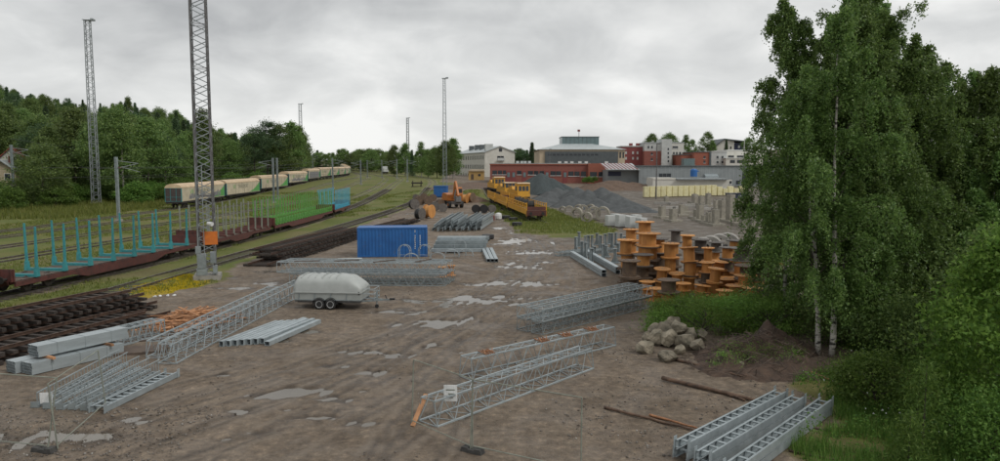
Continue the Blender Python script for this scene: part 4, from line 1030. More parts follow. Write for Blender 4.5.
    part('latch', MB().box((1.95, -hw - .02, .95), (.06, .04, .16)), M['black'], root)
trailer()
# -- blue container
def container():
    A_ = P(357.5, 257.5); B_ = P(430, 256.5); A0, rz, L = frame(A_, B_); L = 6.06; D = 2.44; H = 2.59
    root = thing('shipping_container', 'blue corrugated shipping container with white marks, in the middle of the yard', 'container', A0, rz); bl = M['blue']
    mb = MB()
    for x in (.08, L - .08):
        for y in (.08, D - .08): mb.box((x, y, H / 2), (.16, .16, H))
    for z in (.09, H - .07):
        for y in (.07, D - .07): mb.box((L / 2, y, z), (L - .3, .12, .14))
        for x in (.07, L - .07): mb.box((x, D / 2, z), (.12, D - .3, .14))
    part('frame', mb, bl, root)
    def corr(L_, n):
        pts = []
        for k in range(n):
            a = L_ * k / n; d = L_ / n
            pts += [(a, 0), (a + d * .28, 0), (a + d * .5, .036), (a + d * .78, .036)]
        return pts + [(L_, 0)]
    for nm, y, inv in (('side_wall', .03, 1), ('side_wall', D - .03, -1)):
        pts = corr(L - .3, 20); mb = MB(); vs = []
        for x, d in pts: vs += [(x + .15, y + inv * d, .15), (x + .15, y + inv * d, H - .13)]
        mb.add(vs, [(2 * k, 2 * k + 2, 2 * k + 3, 2 * k + 1) for k in range(len(pts) - 1)]); part(nm, mb, bl, root)
    part('roof', MB().box((L / 2, D / 2, H - .03), (L - .2, D - .2, .03)), bl, root)
    d_ = part('end_door', MB().box((L - .05, D / 2, H / 2), (.05, D - .3, H - .28)), bl, root)
    for y in (.5, 1.0, 1.45, 1.95): part('locking_bar', MB().tube((L, y, .2), (L, y, H - .2), .022, 6), M['galv2'], d_)
    part('end_wall', MB().box((.05, D / 2, H / 2), (.05, D - .3, H - .28)), bl, root)
    part('floor', MB().box((L / 2, D / 2, .16), (L - .2, D - .2, .05)), M['plank'], root)
    rr = random.Random(2)
    for x in (4.98, 5.42):
        for k in range(8): part('white_marking', MB().box((x + rr.uniform(-.01, .01), .026, 1.85 - k * .16), (.07, .006, .10)), M['white'], root)
    for k in range(3):
        for j in range(2): part('white_marking', MB().box((4.98 + .0, .026, 2.3 - j * .12), (.07, .006, .08)), M['white'], root) if k == 0 else None
container()
# -- hoop ladders standing before the container
HOOP = [(404, 262, 0), (424, 262, 0), (411, 262, 1), (437, 261, 1), (452, 258, 1), (460, 256, 0), (466, 257, 1)]
for i, (px, py, lie) in enumerate(HOOP):
    c = P(px, py); root = thing('safety_hoop', 'galvanised hoop frame by the blue container, %s from the left' % ORD[sorted(range(7), key=lambda k: HOOP[k][0]).index(i)], 'hoop frame', c, rnd.uniform(-.3, .3), 'hoop frames')
    for k in range(2):
        R = .5 if not lie else .6; hh = .95 if not lie else .25; y = k * .35
        pts = [(-R, y, .03), (-R, y, hh)] + [(R * math.cos(math.pi - math.pi * t / 8), y, hh + R * (.95 if not lie else .75) * math.sin(math.pi * t / 8)) for t in range(9)] + [(R, y, .03)]
        part('hoop', MB().path(pts, .028, 5), M['galv'], root)
    part('cross_bar', MB().tube((-R, .17, hh * .6), (R, .17, hh * .6), .02, 5).tube((-R, 0, hh), (-R, .35, hh), .02, 5).tube((R, 0, hh), (R, .35, hh), .02, 5).tube((0, 0, hh + R * .72), (0, .35, hh + R * .72), .02, 5), M['galv'], root)
# -- profiles right of the container
def beam(label, A, B, z0, w=.22, h=.2, steel='galv2', group='galvanised profiles', kind='U'):
    A, rz, L = frame(A, B); t = .012; mb = MB()
    mb.box((L / 2, 0, t / 2), (L, w, t)); mb.box((L / 2, -w / 2 + t / 2, h / 2 + t), (L, t, h)); mb.box((L / 2, w / 2 - t / 2, h / 2 + t), (L, t, h))
    if kind == 'B': mb.box((L / 2, 0, h + t * 1.6), (L, w, t))
    return solo('steel_profile', mb, M[steel], label, 'steel profile', group, A + Vector((0, 0, z0)), rz)
for lay in range(4):
    for k in range(4 - (lay == 3)):
        A_ = Vector((-6.3 + .12 * lay, 66.3 + k * .55 + lay * .55, 0)); beam('galvanised profile right of the container, %s of layer %s from the ground' % (['front', 'second', 'third', 'rear'][k], ['one', 'two', 'three', 'four'][lay]), A_, A_ + Vector((4.6 + .3 * (k % 2), .1, 0)), .02 + lay * .30, .42, .26, 'galv2' if (k + lay) % 3 else 'galv', kind='B')
rr = random.Random(8)
for i in range(24):
    lay, q = divmod(i, 8)
    a = P(434 + q * 6.3, 232.5 - .1 * q); A_ = a + Vector((.1 * lay + rr.uniform(-.08, .08), rr.uniform(0, 1.5) + .8 * lay, 0)); B_ = A_ + Vector((.3 + .16 * q + rr.uniform(-.25, .25), 13.5 + rr.uniform(-2.0, 1.0), 0))
    if lay == 2 and q in (0, 4): continue
    ladder_beam('galvanised ladder beam in the fanned pile behind the container, %s %s from the left' % (['bottom', 'middle', 'top'][lay], ORD[q]), A_, B_, .02 + .42 * lay + .1 * (q % 3), .58, .36, 10, 'galv' if (i % 3) else 'galv2', 'fanned ladder beams')
a = P(483, 261); 
for i in range(3): beam('short galvanised profile lying alone right of the container, %s of three' % ['left', 'middle', 'right'][i], P(488.5 + i * 4, 262.3), P(483 + i * 4.0, 250.5), .02, .28, .24, 'galv', 'short profiles', 'B')
# -- two channel beams and lattice feet before the drums
for i in range(2):
    for j in range(2): beam('galvanised channel beam before the drums, %s %s' % (['front', 'rear'][i], ['lower', 'upper'][j]), P(604 + i * 14, 277 - i * 3), P(572 + i * 14, 257 - i * 2), .03 + .26 * j, .34, .20, 'galv', 'channel beams', 'B')
rr = random.Random(5)
SP = [(576, 252), (582, 258), (588, 252), (594, 258), (600, 251), (606, 257), (612, 250), (618, 256), (585, 246), (597, 245), (609, 244), (603, 262), (615, 263), (591, 264), (621, 248)]
SP += [(579, 247), (592, 249), (605, 248), (616, 246), (624, 253), (586, 261)]; SP.sort()
for i, (px, py) in enumerate(SP):
    c = P(px, py); h = 1.0 + rr.random() * .6; root = thing('steel_footing', 'galvanised flanged steel footing upright in the cluster before the drums, %s from the left' % ordn(i), 'steel footing', c, rr.uniform(0, 3), 'upright steel footings')
    part('base_plate', MB().box((0, 0, .03), (.7, .7, .06)), M['galv2'], root)
    part('column', MB().box((0, 0, h / 2), (.18, .04, h)).box((-.1, 0, h / 2), (.03, .18, h)).box((.1, 0, h / 2), (.03, .18, h)), M['galv2'], root)
    part('top_plate', MB().box((0, 0, h), (.34, .34, .03)), M['galv2'], root)
    for s in (-1, 1): part('gusset', MB().prism([(s * .13, .06), (s * .34, .06), (s * .13, .5)], -.02, .02), M['galv2'], root)
for i in range(6):
    a = P(556 + 5.5 * i, 256 - .8 * i); truss('lattice_grating', 'low galvanised grating flat on the ground left of the footings, %s from the left' % ORD[i], a, a + Vector((3.2, 1.0 - .2 * i, 0)), .7, .66, .35, 7, M['galv2'], 1, 'low gratings', .02, .03, 0.0 + .0 * i, 'grating')
# -- cable drums
def drum_proto(R, r, h, m, mf):
    root = thing('cable_drum', 'x', 'cable drum', (0, 0, 0), 0, 'wooden cable drums'); t = .07
    for z in (0, h - t):
        mb = MB().lathe([(R * .12, z), (R - .015, z), (R, z + .015), (R, z + t - .015), (R - .015, z + t), (R * .12, z + t)], 22)
        part('flange', mb, mf, root)
    n = 20; mb = MB()
    for k in range(n):
        a0 = 2 * math.pi * k / n; a1 = 2 * math.pi * (k + .93) / n
        q = [(r * math.cos(a0), r * math.sin(a0)), (r * math.cos(a1), r * math.sin(a1)), ((r - .03) * math.cos(a1), (r - .03) * math.sin(a1)), ((r - .03) * math.cos(a0), (r - .03) * math.sin(a0))]
        mb.prismz(q, t, h - t)
    mb.tube((0, 0, t), (0, 0, h - t), r - .02, 16)
    part('barrel', mb, m, root)
    for z in (h + .0025,):
        for k in range(6): a = k * math.pi / 3; part('bolt', MB().tube((r * .8 * math.cos(a), r * .8 * math.sin(a), z), (r * .8 * math.cos(a), r * .8 * math.sin(a), z + .02), .025, 6), M['darksteel'], root)
    part('hub_plate', MB().tube((0, 0, h - .03), (0, 0, h + .006), R * .14, 12), M['darksteel'], root)
    return root
PROT = {}
def drum(kind, R, h, loc, rz, label, tilt=0.0):
    """unit prototypes scaled to the size seen"""
    if kind not in PROT:
        m, mf = {'o': ('ply', 'ply'), 'b': ('oldwood', 'oldwood'), 'g': ('greywood', 'greywood'), 'm': ('ply', 'greywood'), 'w': ('ply', 'oldwood')}[kind]
        PROT[kind] = p = drum_proto(.65, .40, 1.0, M[m], M[mf]); p.location = loc; r = p
    else: r = dup(PROT[kind], loc)
    r.scale = (R / .65, R / .65, h); r.rotation_euler = (tilt, tilt * .6, rz); r['label'] = label
    return r
# px of stack axis, top y, distance, flange radius, tiers top->bottom kinds, phrase
ST = [(645, 221.5, 50, .68, 'ooob', 'tallest orange stack'), (630.5, 229, 52, .60, 'oob', 'stack at the rear left corner'), (649.5, 233, 47.5, .80, 'oob', 'broad orange stack before the tallest one'), (627, 239.5, 49, .62, 'oob', 'stack at the far left edge'),
      (658, 238, 49, .66, 'mbb', 'stack right of the tallest orange stack'), (675, 230, 50.5, .52, 'gobb', 'slim stack topped by a grey drum'), (688, 235, 52, .56, 'oob', 'stack behind the slim grey-topped one'), (629, 260, 44.5, .70, 'bb', 'dark two-drum stack at the left front'),
      (643, 254, 46, .66, 'mb', 'brown two-drum stack beside the dark one'), (670, 243, 47, .62, 'oob', 'orange stack before the slim grey-topped one'), (689.5, 247, 45.5, .58, 'ooo', 'leaning orange stack in the middle'), (708, 247.5, 46.5, .42, 'oob', 'narrow orange stack of small drums'),
      (701, 239, 51, .66, 'gb', 'grey stack behind the narrow one'), (716, 268, 43.5, .50, 'oo', 'tilted orange stack at the middle front'), (670, 279.5, 40.8, .66, 'bo', 'front stack nearest the boulders'), (728, 247, 49, .58, 'mbo', 'grey-topped stack right of centre'),
      (743, 247.5, 47, .85, 'gob', 'broad grey-topped stack'), (751, 265, 44.5, .95, 'bo', 'broad brown stack near the birches'), (734.5, 285, 42.6, .58, 'o', 'single drum at the right front'), (765, 285, 43.5, 1.1, 'mo', 'wide low stack under the birch leaves'), (733, 279, 45.5, .9, 'oo', 'stack with a wide pale flange'), (772, 252, 47, .8, 'ob', 'stack close to the birch stems'), (757, 276, 43, .7, 'oo', 'low stack in front of the broad brown one'), (748, 287, 42, .6, 'ow', 'lowest stack at the right front'), (725, 290, 41.8, .5, 'ow', 'low stack behind the tall weeds'),
      (655, 288, 42.2, .55, 'oo', 'low orange stack beside the front stack'), (646, 281, 43.5, .5, 'oo', 'low stack behind the front stack'), (684, 283, 43.2, .5, 'oo', 'low orange stack behind the weeds'), (700, 285, 43, .52, 'oo', 'low orange stack left of the tilted one'), (661, 268, 44.5, .52, 'oo', 'small stack between dark and leaning stacks'),
      (674, 273, 44.5, .5, 'oo', 'small stack left of the leaning one'), (706, 262, 45, .5, 'obo', 'orange stack under the narrow one'), (722, 262, 47, .6, 'oob', 'brown stack behind the tilted one'), (760, 250, 49, .8, 'gb', 'grey stack half hidden by birch leaves'), (716, 242, 54, .6, 'gob', 'rear stack with grey flange'),
      (735, 240, 56, .7, 'mb', 'rear brown stack before the concrete arches'), (690, 262, 46.5, .55, 'oo', 'stack behind the small orange ones'), (779, 268, 45, .8, 'bo', 'stack deepest under the birch leaves')]
rr = random.Random(3)
placed = []
for (px, ty, Y, R, kinds, ph) in ST:
    t = zat(px, ty, Y); want = max(len(kinds), int(round(t.z / (.88 if R > .48 else .8)))); kinds = kinds + ''.join(rr.choice('owb') for _ in range(want - len(kinds))); kinds = kinds[0] + ''.join('w' if (q_ == 'o' and rr.random() < .4) else q_ for q_ in kinds[1:]); n = len(kinds); h = t.z / n
    c = Vector((t.x, Y, 0))
    for _ in range(60):       # keep stacks from running into one another
        for (c2, R2) in placed:
            d = c - c2; d.z = 0; m_ = (R + R2) * 1.01
            if d.length < m_: c = c2 + (d.normalized() if d.length > 1e-3 else Vector((0, 1, 0))) * m_
    placed.append((c.copy(), R))
    for k, kd in enumerate(kinds):
        lv = n - 1 - k; jx, jy = rr.uniform(-.07, .07), rr.uniform(-.07, .07)
        cname = {'o': 'orange', 'b': 'dark brown', 'g': 'grey', 'm': 'grey-flanged orange', 'w': 'brown-flanged orange'}[kd]
        pos = 'single' if n == 1 else ('top' if k == 0 else ('bottom' if lv == 0 else ['', 'second', 'third', 'fourth', 'fifth'][lv] + ' level'))
        sc_ = 1 if k == 0 else rr.uniform(.93, 1.06)
        drum(kd, R * sc_, h - .004, (c.x + jx, c.y + jy, lv * h + .002), rr.uniform(0, 6), '%s %s cable drum of the %s' % (pos, cname, ph), (.09 if ('lean' in ph or 'tilted' in ph) and lv else rr.uniform(-.012, .012)))
for px, py, lab in ((442, 277, 'small orange cable drum at the right end of the girder stack, left one'), (451, 275.5, 'small orange cable drum at the right end of the girder stack, right one')):
    drum('o', .34, .75, P(px, py), 0, lab)
# -- concrete half rings behind the drums
def arch_ring(label, c, rz, R=1.0, w=1.0, half=True):
    mb = MB(); n = 14; vs = []; fs = []; a1 = math.pi if half else 2 * math.pi
    for i in range(n + 1):
        a = a1 * i / n
        for r_, y in ((R, 0), (R, w), (R * .70, w), (R * .70, 0)): vs.append((r_ * math.cos(a), y, r_ * math.sin(a) + (0 if half else R)))
    for i in range(n):
        for k in range(4): a_, b_ = i * 4 + k, i * 4 + (k + 1) % 4; fs.append((b_, a_, a_ + 4, b_ + 4))
    if half: fs += [(0, 1, 2, 3), tuple(n * 4 + k for k in (3, 2, 1, 0))]
    return solo('concrete_arch' if half else 'concrete_ring', mb.add(vs, fs), M['conc2' if not half else 'conc'], label, 'concrete arch' if half else 'concrete ring', 'concrete arches' if half else 'concrete well rings', c, rz)
for i, (px, py) in enumerate(((702, 243.5), (710, 242), (719, 240.5), (727, 240))):
    c = P(px, py + 6); arch_ring('grey concrete arch segment behind the drums, %s from the left' % ORD[i], c, -.35, 1.05 + .06 * i, 1.7)
RG = [(562, 213, .7), (569, 216, 1.0), (576, 219, 1.05), (583, 216, 1.1), (586, 223, .95), (594, 220, 1.25), (602, 221, 1.3), (578, 213, .9), (590, 214, 1.0)]
RG.sort()
for i, (px, py, R) in enumerate(RG): arch_ring('concrete well ring lying before the gravel heaps, %s from the left' % ORD[i], P(px, py), -.25 + .12 * math.sin(i * 2), R * .80, 1.0, False)
for i in range(7):
    c = P(610 + i * 5.2, 226.5 + .5 * i - (i % 2) * 1.5); root = thing('wrapped_pallet', 'pale grey wrapped pallet of blocks beyond the drums, %s from the left' % ORD[i], 'pallet', c, .2 + .05 * i, 'wrapped pallets')
    part('pallet', MB().box((0, 0, .07), (1.1, 1.1, .14)), M['plank'], root); part('block', MB().prismz([(-.52, -.5), (-.45, -.54), (.5, -.52), (.54, -.4), (.52, .5), (-.5, .53)], .14, 1.45 + .1 * (i % 3)), M['plaster2'], root)
# -- concrete column footings
rr = random.Random(12)
FD = [(694, 203, 1.6), (701, 205, 1.5), (708, 206, 2.2), (716, 213, 1.8), (722, 220, 2.6), (730, 222, 3.6), (737, 224, 2.4), (743, 226, 2.0), (748, 228, 1.9), (752, 230, 2.1), (757, 228, 2.3), (700, 221, 2.0), (711, 224, 1.3), (740, 213, 1.6), (755, 215, 1.8), (766, 229, 2.2), (763, 219, 1.8), (726, 208, 1.3)]
for k_ in range(16): FD.append((662 + k_ * 6.2 + rr.uniform(-3, 3), rr.uniform(203, 226), rr.uniform(.7, 1.9)))
FD.sort()
for i, (px, py, h) in enumerate(FD):
    c = P(px, py); root = thing('concrete_footing', 'precast concrete column on a slab base beyond the drums, %s from the left' % ordn(i), 'concrete footing', c, .35 + rr.uniform(-.1, .1), 'precast concrete footings')
    part('slab', MB().box((0, 0, .15), (1.9, 1.9, .3)), M['conc2'], root); s = .62 + rr.random() * .3
    part('column', MB().prismz([(-s / 2, -s / 2), (s / 2, -s / 2), (s / 2, s / 2), (-s / 2, s / 2)], .3, h + .3), M['conc2'], root)
    part('bolt', MB().tube((s * .3, s * .3, h + .3), (s * .3, s * .3, h + .5), .04, 5).tube((-s * .3, -s * .3, h + .3), (-s * .3, -s * .3, h + .5), .04, 5), M['darksteel'], root)
for i in range(16):
    c = P(655 + i * 6.4 + rr.uniform(-3, 3), 206 + rr.uniform(-4, 6)); solo('concrete_beam', MB().box((0, 0, .22), (3 + rr.random() * 2, .5, .44)), M['conc'], 'grey concrete beam on the ground before the yellow packs, %s from the left' % ORD[i], 'concrete beam', 'concrete beams', c, rr.uniform(-.4, .9))
# -- yellow film packs
YP = []
for i in range(18):
    x = 646 + i * 5.6; c = P(x, 197.5 - .15 * i); w_ = 1.22
    h = 2.6 if i < 13 else 1.7 + .5 * (i % 2)
    root = thing('insulation_pack', 'pale yellow wrapped insulation pack before the grey hall, %s from the left' % ORD[i], 'insulation pack', c, .05 + rr.uniform(-.05, .05), 'yellow insulation packs')
    part('pack', MB().prismz([(-w_ / 2, -.6), (-w_ / 2 + .1, -.7), (w_ / 2 - .1, -.7), (w_ / 2, -.6), (w_ / 2, .6), (-w_ / 2, .6)], .12, h), M['yellowpack'], root); part('pallet', MB().box((0, 0, .06), (1.4, 1.2, .12)), M['plank'], root)
c = P(737, 200); root = thing('skip_container', 'dark blue waste skip in front of the yellow packs', 'skip', c, .1)
part('tub', MB().prism([(-2.4, 1.5), (-2.0, .15), (2.0, .15), (2.4, 1.5)], -1, 1), M['navy'], root); part('rim', MB().box((0, 0, 1.53), (5.0, 2.2, .08)), M['navy'], root); part('mark', MB().box((.2, -1.02, .9), (.5, .02, .5)), M['white'], root)
# -- drums of black cable, excavator, skip, far left of the yard
def cable_reel(label, c, R, w, rz, m, core='black'):
    root = thing('cable_reel', label, 'cable reel', c, rz, 'cable reels standing on edge')
    for y in (-w / 2, w / 2 - .08): part('flange', MB().lathe([(R * .1, y), (R, y), (R, y + .08), (R * .1, y + .08)], 20, 'y', (0, 0, R)), M[m], root)
    part('wound_cable', MB().lathe([(R * .3, -w / 2 + .08), (R * .82, -w / 2 + .081), (R * .86, -w / 4), (R * .83, 0), (R * .86, w / 4), (R * .82, w / 2 - .081), (R * .3, w / 2 - .08)], 20, 'y', (0, 0, R)), M[core], root)
RL = [(414, 209, 1.1, 1.2, .5, 'greywood', 'black'), (420, 205, 1.15, 1.3, .5, 'oldwood', 'plank'), (428, 205, 1.1, 1.2, .3, 'oldwood', 'black'), (420, 219.5, 1.05, 1.0, 1.0, 'greywood', 'black'), (429, 218, 1.25, 1.2, 1.1, 'ply', 'ply'), (435, 211, 1.0, 1.0, .2, 'greywood', 'black'), (440, 208, 1.0, 1.0, .6, 'oldwood', 'black'), (443, 212, .9, .9, .1, 'greywood', 'black'),
      (464, 203, 1.15, 1.6, 1.2, 'ply', 'ply'), (471, 202.5, 1.3, 1.2, 1.0, 'oldwood', 'ply'), (476, 213, .85, .9, .2, 'black', 'black'), (484, 213, .85, .9, .1, 'black', 'black'), (492, 212.5, .8, .8, .3, 'greywood', 'black'), (416, 201, .9, 1.0, .2, 'greywood', 'black'), (424, 200, .9, .9, .3, 'oldwood', 'black'), (433, 201, .9, 1, .4, 'oldwood', 'plank')]
RL.sort()
for i, (px, py, R, w_, rz_, m_, cr_) in enumerate(RL):
    nm = {'greywood': 'grey', 'oldwood': 'brown', 'ply': 'orange', 'black': 'black'}[m_]
    cable_reel('%s cable reel standing on edge at the back of the yard, %s from the left' % (nm, ORD[i]), P(px, py), R * .82, w_ * .9, rz_, m_, cr_)
for i, (px, py) in enumerate(((506, 219), (513, 221), (517, 226), (488, 239), (484, 240.5))):
    solo('cable_coil', MB().lathe([(.35, 0), (.62, .02), (.68, .15), (.64, .5), (.36, .52)], 16), M['black'], 'black coil of cable near the yellow wagons, %s of five' % ORD[i] if i < 3 else 'flat black coil right of the profile stack, %s one' % ('right' if i == 3 else 'left'), 'cable coil', 'black cable coils', P(px, py), 0)
solo('red_crate', MB().box((0, 0, .3), (1.6, 1, .08)).box((-.76, 0, .3), (.08, 1, .6)).box((.76, 0, .3), (.08, 1, .6)).box((0, -.5, .3), (1.6, .06, .6)).box((0, .5, .3), (1.6, .06, .6)), M['redpaint'], 'small dark red crate behind the profile pile', 'crate', None, P(489, 220), .1)
solo('white_sack', MB().lathe([(.3, 0), (.48, .1), (.5, .6), (.42, .9), (.15, 1.0)], 12), M['white'], 'white bulk sack beside the red crate', 'sack', None, P(498.5, 219.5), .1)
solo('white_sheet_pile', MB().box((0, 0, .12), (3.6, 1.6, .2)).box((.4, .2, .29), (2.4, 1.3, .12)), M['white'], 'low pile of white sheets just behind the container', 'sheets', None, P(400, 232), .25)
solo('white_board_pile', MB().box((0, 0, .1), (2.6, .9, .18)).box((.2, .1, .24), (2.0, .7, .08)), M['plaster2'], 'pale boards on the mud left of the container front', 'boards', None, P(347, 262), .1)
def blueskip():
    c = P(441, 197); root = thing('blue_cabin', 'bright blue site cabin behind the excavator', 'cabin', c, -.15)
    part('body', MB().box((0, 0, 1.3), (2.9, 2.2, 2.4)), M['blue2'], root); part('roof', MB().box((0, 0, 2.55), (3.1, 2.4, .12)), M['blue2'], root); part('door', MB().box((.6, -1.12, 1.15), (.8, .05, 1.9)), M['blue'], root)
    part('skid', MB().box((0, -.8, .06), (2.8, .15, .14)).box((0, .8, .06), (2.8, .15, .14)), M['darksteel'], root)
blueskip()
def excavator():
    c = P(453, 207.5); root = thing('wheeled_excavator', 'orange wheeled excavator with folded boom among the cable reels', 'excavator', c, -1.2); root.scale = (1.25, 1.25, 1.3)
    part('undercarriage', MB().box((0, 0, .75), (3.6, 1.6, .4)), M['darksteel'], root)
    for x in (-1.2, 1.2):
        for s in (-1, 1):
            w_ = part('wheel', MB().lathe([(.2, -.2), (.46, -.2), (.5, -.1), (.5, .1), (.46, .2), (.2, .2)], 14, 'y', (x, s * .95, .5)), M['tyre'], root); part('rim', MB().lathe([(.02, -.21), (.22, -.21), (.22, .21), (.02, .21)], 10, 'y', (x, s * .95, .5)), M['orange'], w_)
    part('house', MB().prism([(-1.9, 1.05), (.9, 1.05), (.9, 1.9), (-.4, 2.1), (-1.6, 2.1), (-1.9, 1.8)], -1.15, 1.15), M['orange'], root)
    cb = part('cab', MB().prism([(-.3, 1.9), (1.1, 1.05), (1.25, 2.0), (.95, 2.95), (-.3, 2.95)], .2, 1.13), M['orange'], root)
    part('window', MB().prism([(-.15, 2.05), (.95, 2.05), (.85, 2.75), (-.15, 2.75)], 1.10, 1.15), M['glass'], cb); part('window', MB().prism([(-.15, 2.05), (.95, 2.05), (.85, 2.75), (-.15, 2.75)], .17, .21), M['glass'], cb)
    part('windscreen', MB().box((1.19, .66, 2.25), (.04, .8, 1.0)), M['glass'], cb)
    b = part('boom', MB().prism([(.7, 1.5), (1.1, 1.4), (2.2, 3.4), (2.0, 3.9), (1.7, 3.7)], -.35, -.05), M['orange'], root)
    part('arm', MB().prism([(1.8, 3.85), (2.2, 3.8), (3.4, 1.9), (3.2, 1.6), (2.9, 1.8)], -.33, -.07), M['orange'], b)
    part('bucket', MB().prism([(2.8, 1.8), (3.4, 1.7), (3.5, 1.0), (2.9, .7), (2.5, 1.0)], -.6, .2), M['darksteel'], root)
    part('hydraulic_ram', MB().tube((1.3, -.2, 1.4), (1.9, -.2, 2.6), .08, 6), M['galv'], root)
    part('counterweight', MB().prism([(-2.2, 1.1), (-1.9, 1.1), (-1.9, 1.85), (-2.1, 1.75)], -1.1, 1.1), M['orange'], root)
excavator()
# -- yellow work train
def yellow_wagon(label, A, B):
    A, rz, L = frame(A, B); root = thing('yellow_work_wagon', label, 'work wagon', A, rz, 'yellow work train'); z = RZ; fl = z + 1.15; ye_ = M['yellow']
    part('underframe', MB().box((L / 2, 0, fl - .2), (L - .2, 2.5, .35)), M['bogie'], root); part('deck', MB().box((L / 2, 0, fl + .02), (L, 2.8, .06)), M['plank'], root)
    for x in (2.2, L - 2.2): bogie(root, x, z)
    for s in (-1, 1):
        part('side_sill', MB().box((L / 2, s * 1.41, fl - .05), (L, .08, .5)), ye_, root)
        part('side_panel', MB().box((L / 2, s * 1.42, fl + .75), (L - .4, .04, .9)) if label.startswith('rear') else MB().box((L / 2, s * 1.42, fl + .33), (L - .4, .04, .3)), ye_, root)
        n = int(L / 1.5)
        for k in range(n + 1): part('rail_post', MB().box((.1 + (L - .2) * k / n, s * 1.42, fl + .6), (.12, .1, 1.25)), ye_, root)
        for zz in (.75, 1.22): part('hand_rail', MB().box((L / 2, s * 1.42, fl + zz), (L, .06, .09)), ye_, root)
    buffers(root, L, z + 1.0)
    part('headstock', MB().box((-.03, 0, fl - .1), (.14, 2.8, .75)), M['rust'], root)
    part('end_board', MB().box((.05, 0, fl + .55), (.06, 2.7, .5)), M['rust'], root)
    for x in (.1,):
        for y in (-1.4, 1.4): part('corner_post', MB().box((x, y, fl + .4), (.16, .16, 1.9)), ye_, root)
    return root
sy = walk(PY_, arc_at_y(PY_, 101.5), [19.5, 17.5, 16.5], 1.1)
yellow_wagon('front yellow flat work wagon with railings and dark red headstock', *sy[0]); yellow_wagon('rear yellow work wagon with panelled sides, second of the train', *sy[1]); yellow_wagon('rear yellow work wagon with panelled sides, last of the train', *sy[2])
for k, f_ in enumerate((.25, .5, .75, .9)):
    c = sy[0][0].lerp(sy[0][1], f_); c.z = RZ + 1.22; r_ = thing('cable_reel', 'black cable reel riding on the front yellow wagon, %s from its near end' % ORD[k], 'cable reel', c, 1.7, 'reels on the yellow wagons')
    for y in (-.45, .4): part('flange', MB().lathe([(.08, y), (.72, y), (.72, y + .06), (.08, y + .06)], 18, 'y', (0, 0, .73)), M['black'], r_)
    part('wound_cable', MB().lathe([(.2, -.39), (.6, -.389), (.63, 0), (.6, .399), (.2, .4)], 16, 'y', (0, 0, .73)), M['tyre'], r_)
def machine(label, A, B, tall):
    A, rz, L = frame(A, B); root = thing('yellow_track_machine', label, 'track machine', A, rz, 'yellow work train'); z = RZ; ye_ = M['yellow']
    part('frame', MB().box((L / 2, 0, z + 1.0), (L, 2.5, .4)), M['bogie'], root)
    for x in (2.0, L - 2.0): bogie(root, x, z)
    part('engine_hood', MB().prism([(3.3, z + 1.2), (L - .4, z + 1.2), (L - .6, z + 2.4), (L * .6, z + 2.6), (3.3, z + 2.6)], -1.15, 1.15), ye_, root)
    cb = part('cab', MB().prism([(.3, z + 1.2), (3.3, z + 1.2), (3.3, z + 3.6 + tall), (.6, z + 3.6 + tall)], -1.3, 1.3), ye_, root)
    part('cab_roof', MB().prism([(.3, z + 3.6 + tall), (3.5, z + 3.6 + tall), (3.2, z + 3.8 + tall), (.6, z + 3.8 + tall)], -1.35, 1.35), M['creamroof'], cb)
    for y in (-.75, 0, .75): part('window', MB().prism([(.40, z + 2.4), (.46, z + 2.4), (.62, z + 3.4), (.50, z + 3.4)], y - .3, y + .3), M['glass'], cb)
    for s in (-1, 1): part('window', MB().box((1.9, s * 1.31, z + 2.9), (1.6, .04, .9)), M['glass'], cb)
    part('exhaust', MB().tube((L * .55, .4, z + 2.5), (L * .55, .4, z + 3.2), .1, 8), M['darksteel'], root)
    part('tool_frame', MB().prism([(L * .62, z + 2.4), (L * .9, z + 2.4), (L * .86, z + 3.1), (L * .66, z + 3.1)], -.9, .9), ye_, root)
    buffers(root, L, z + 1.0)
PM = track('railway_track', [(6.6, 140), (3.9, 155), (.9, 170), (-3.2, 192), (-5, 205)], bed=False)
sm = walk(PM, arc_at_y(PM, 149), [12.5, 11.5, 11.5], 1.1)
machine('yellow track machine with glazed cab right of the yellow wagons', *sm[0], .3); machine('middle yellow track machine beyond the yellow wagons', *sm[1], -.2); machine('rearmost yellow track machine before the red brick building', *sm[2], .2)

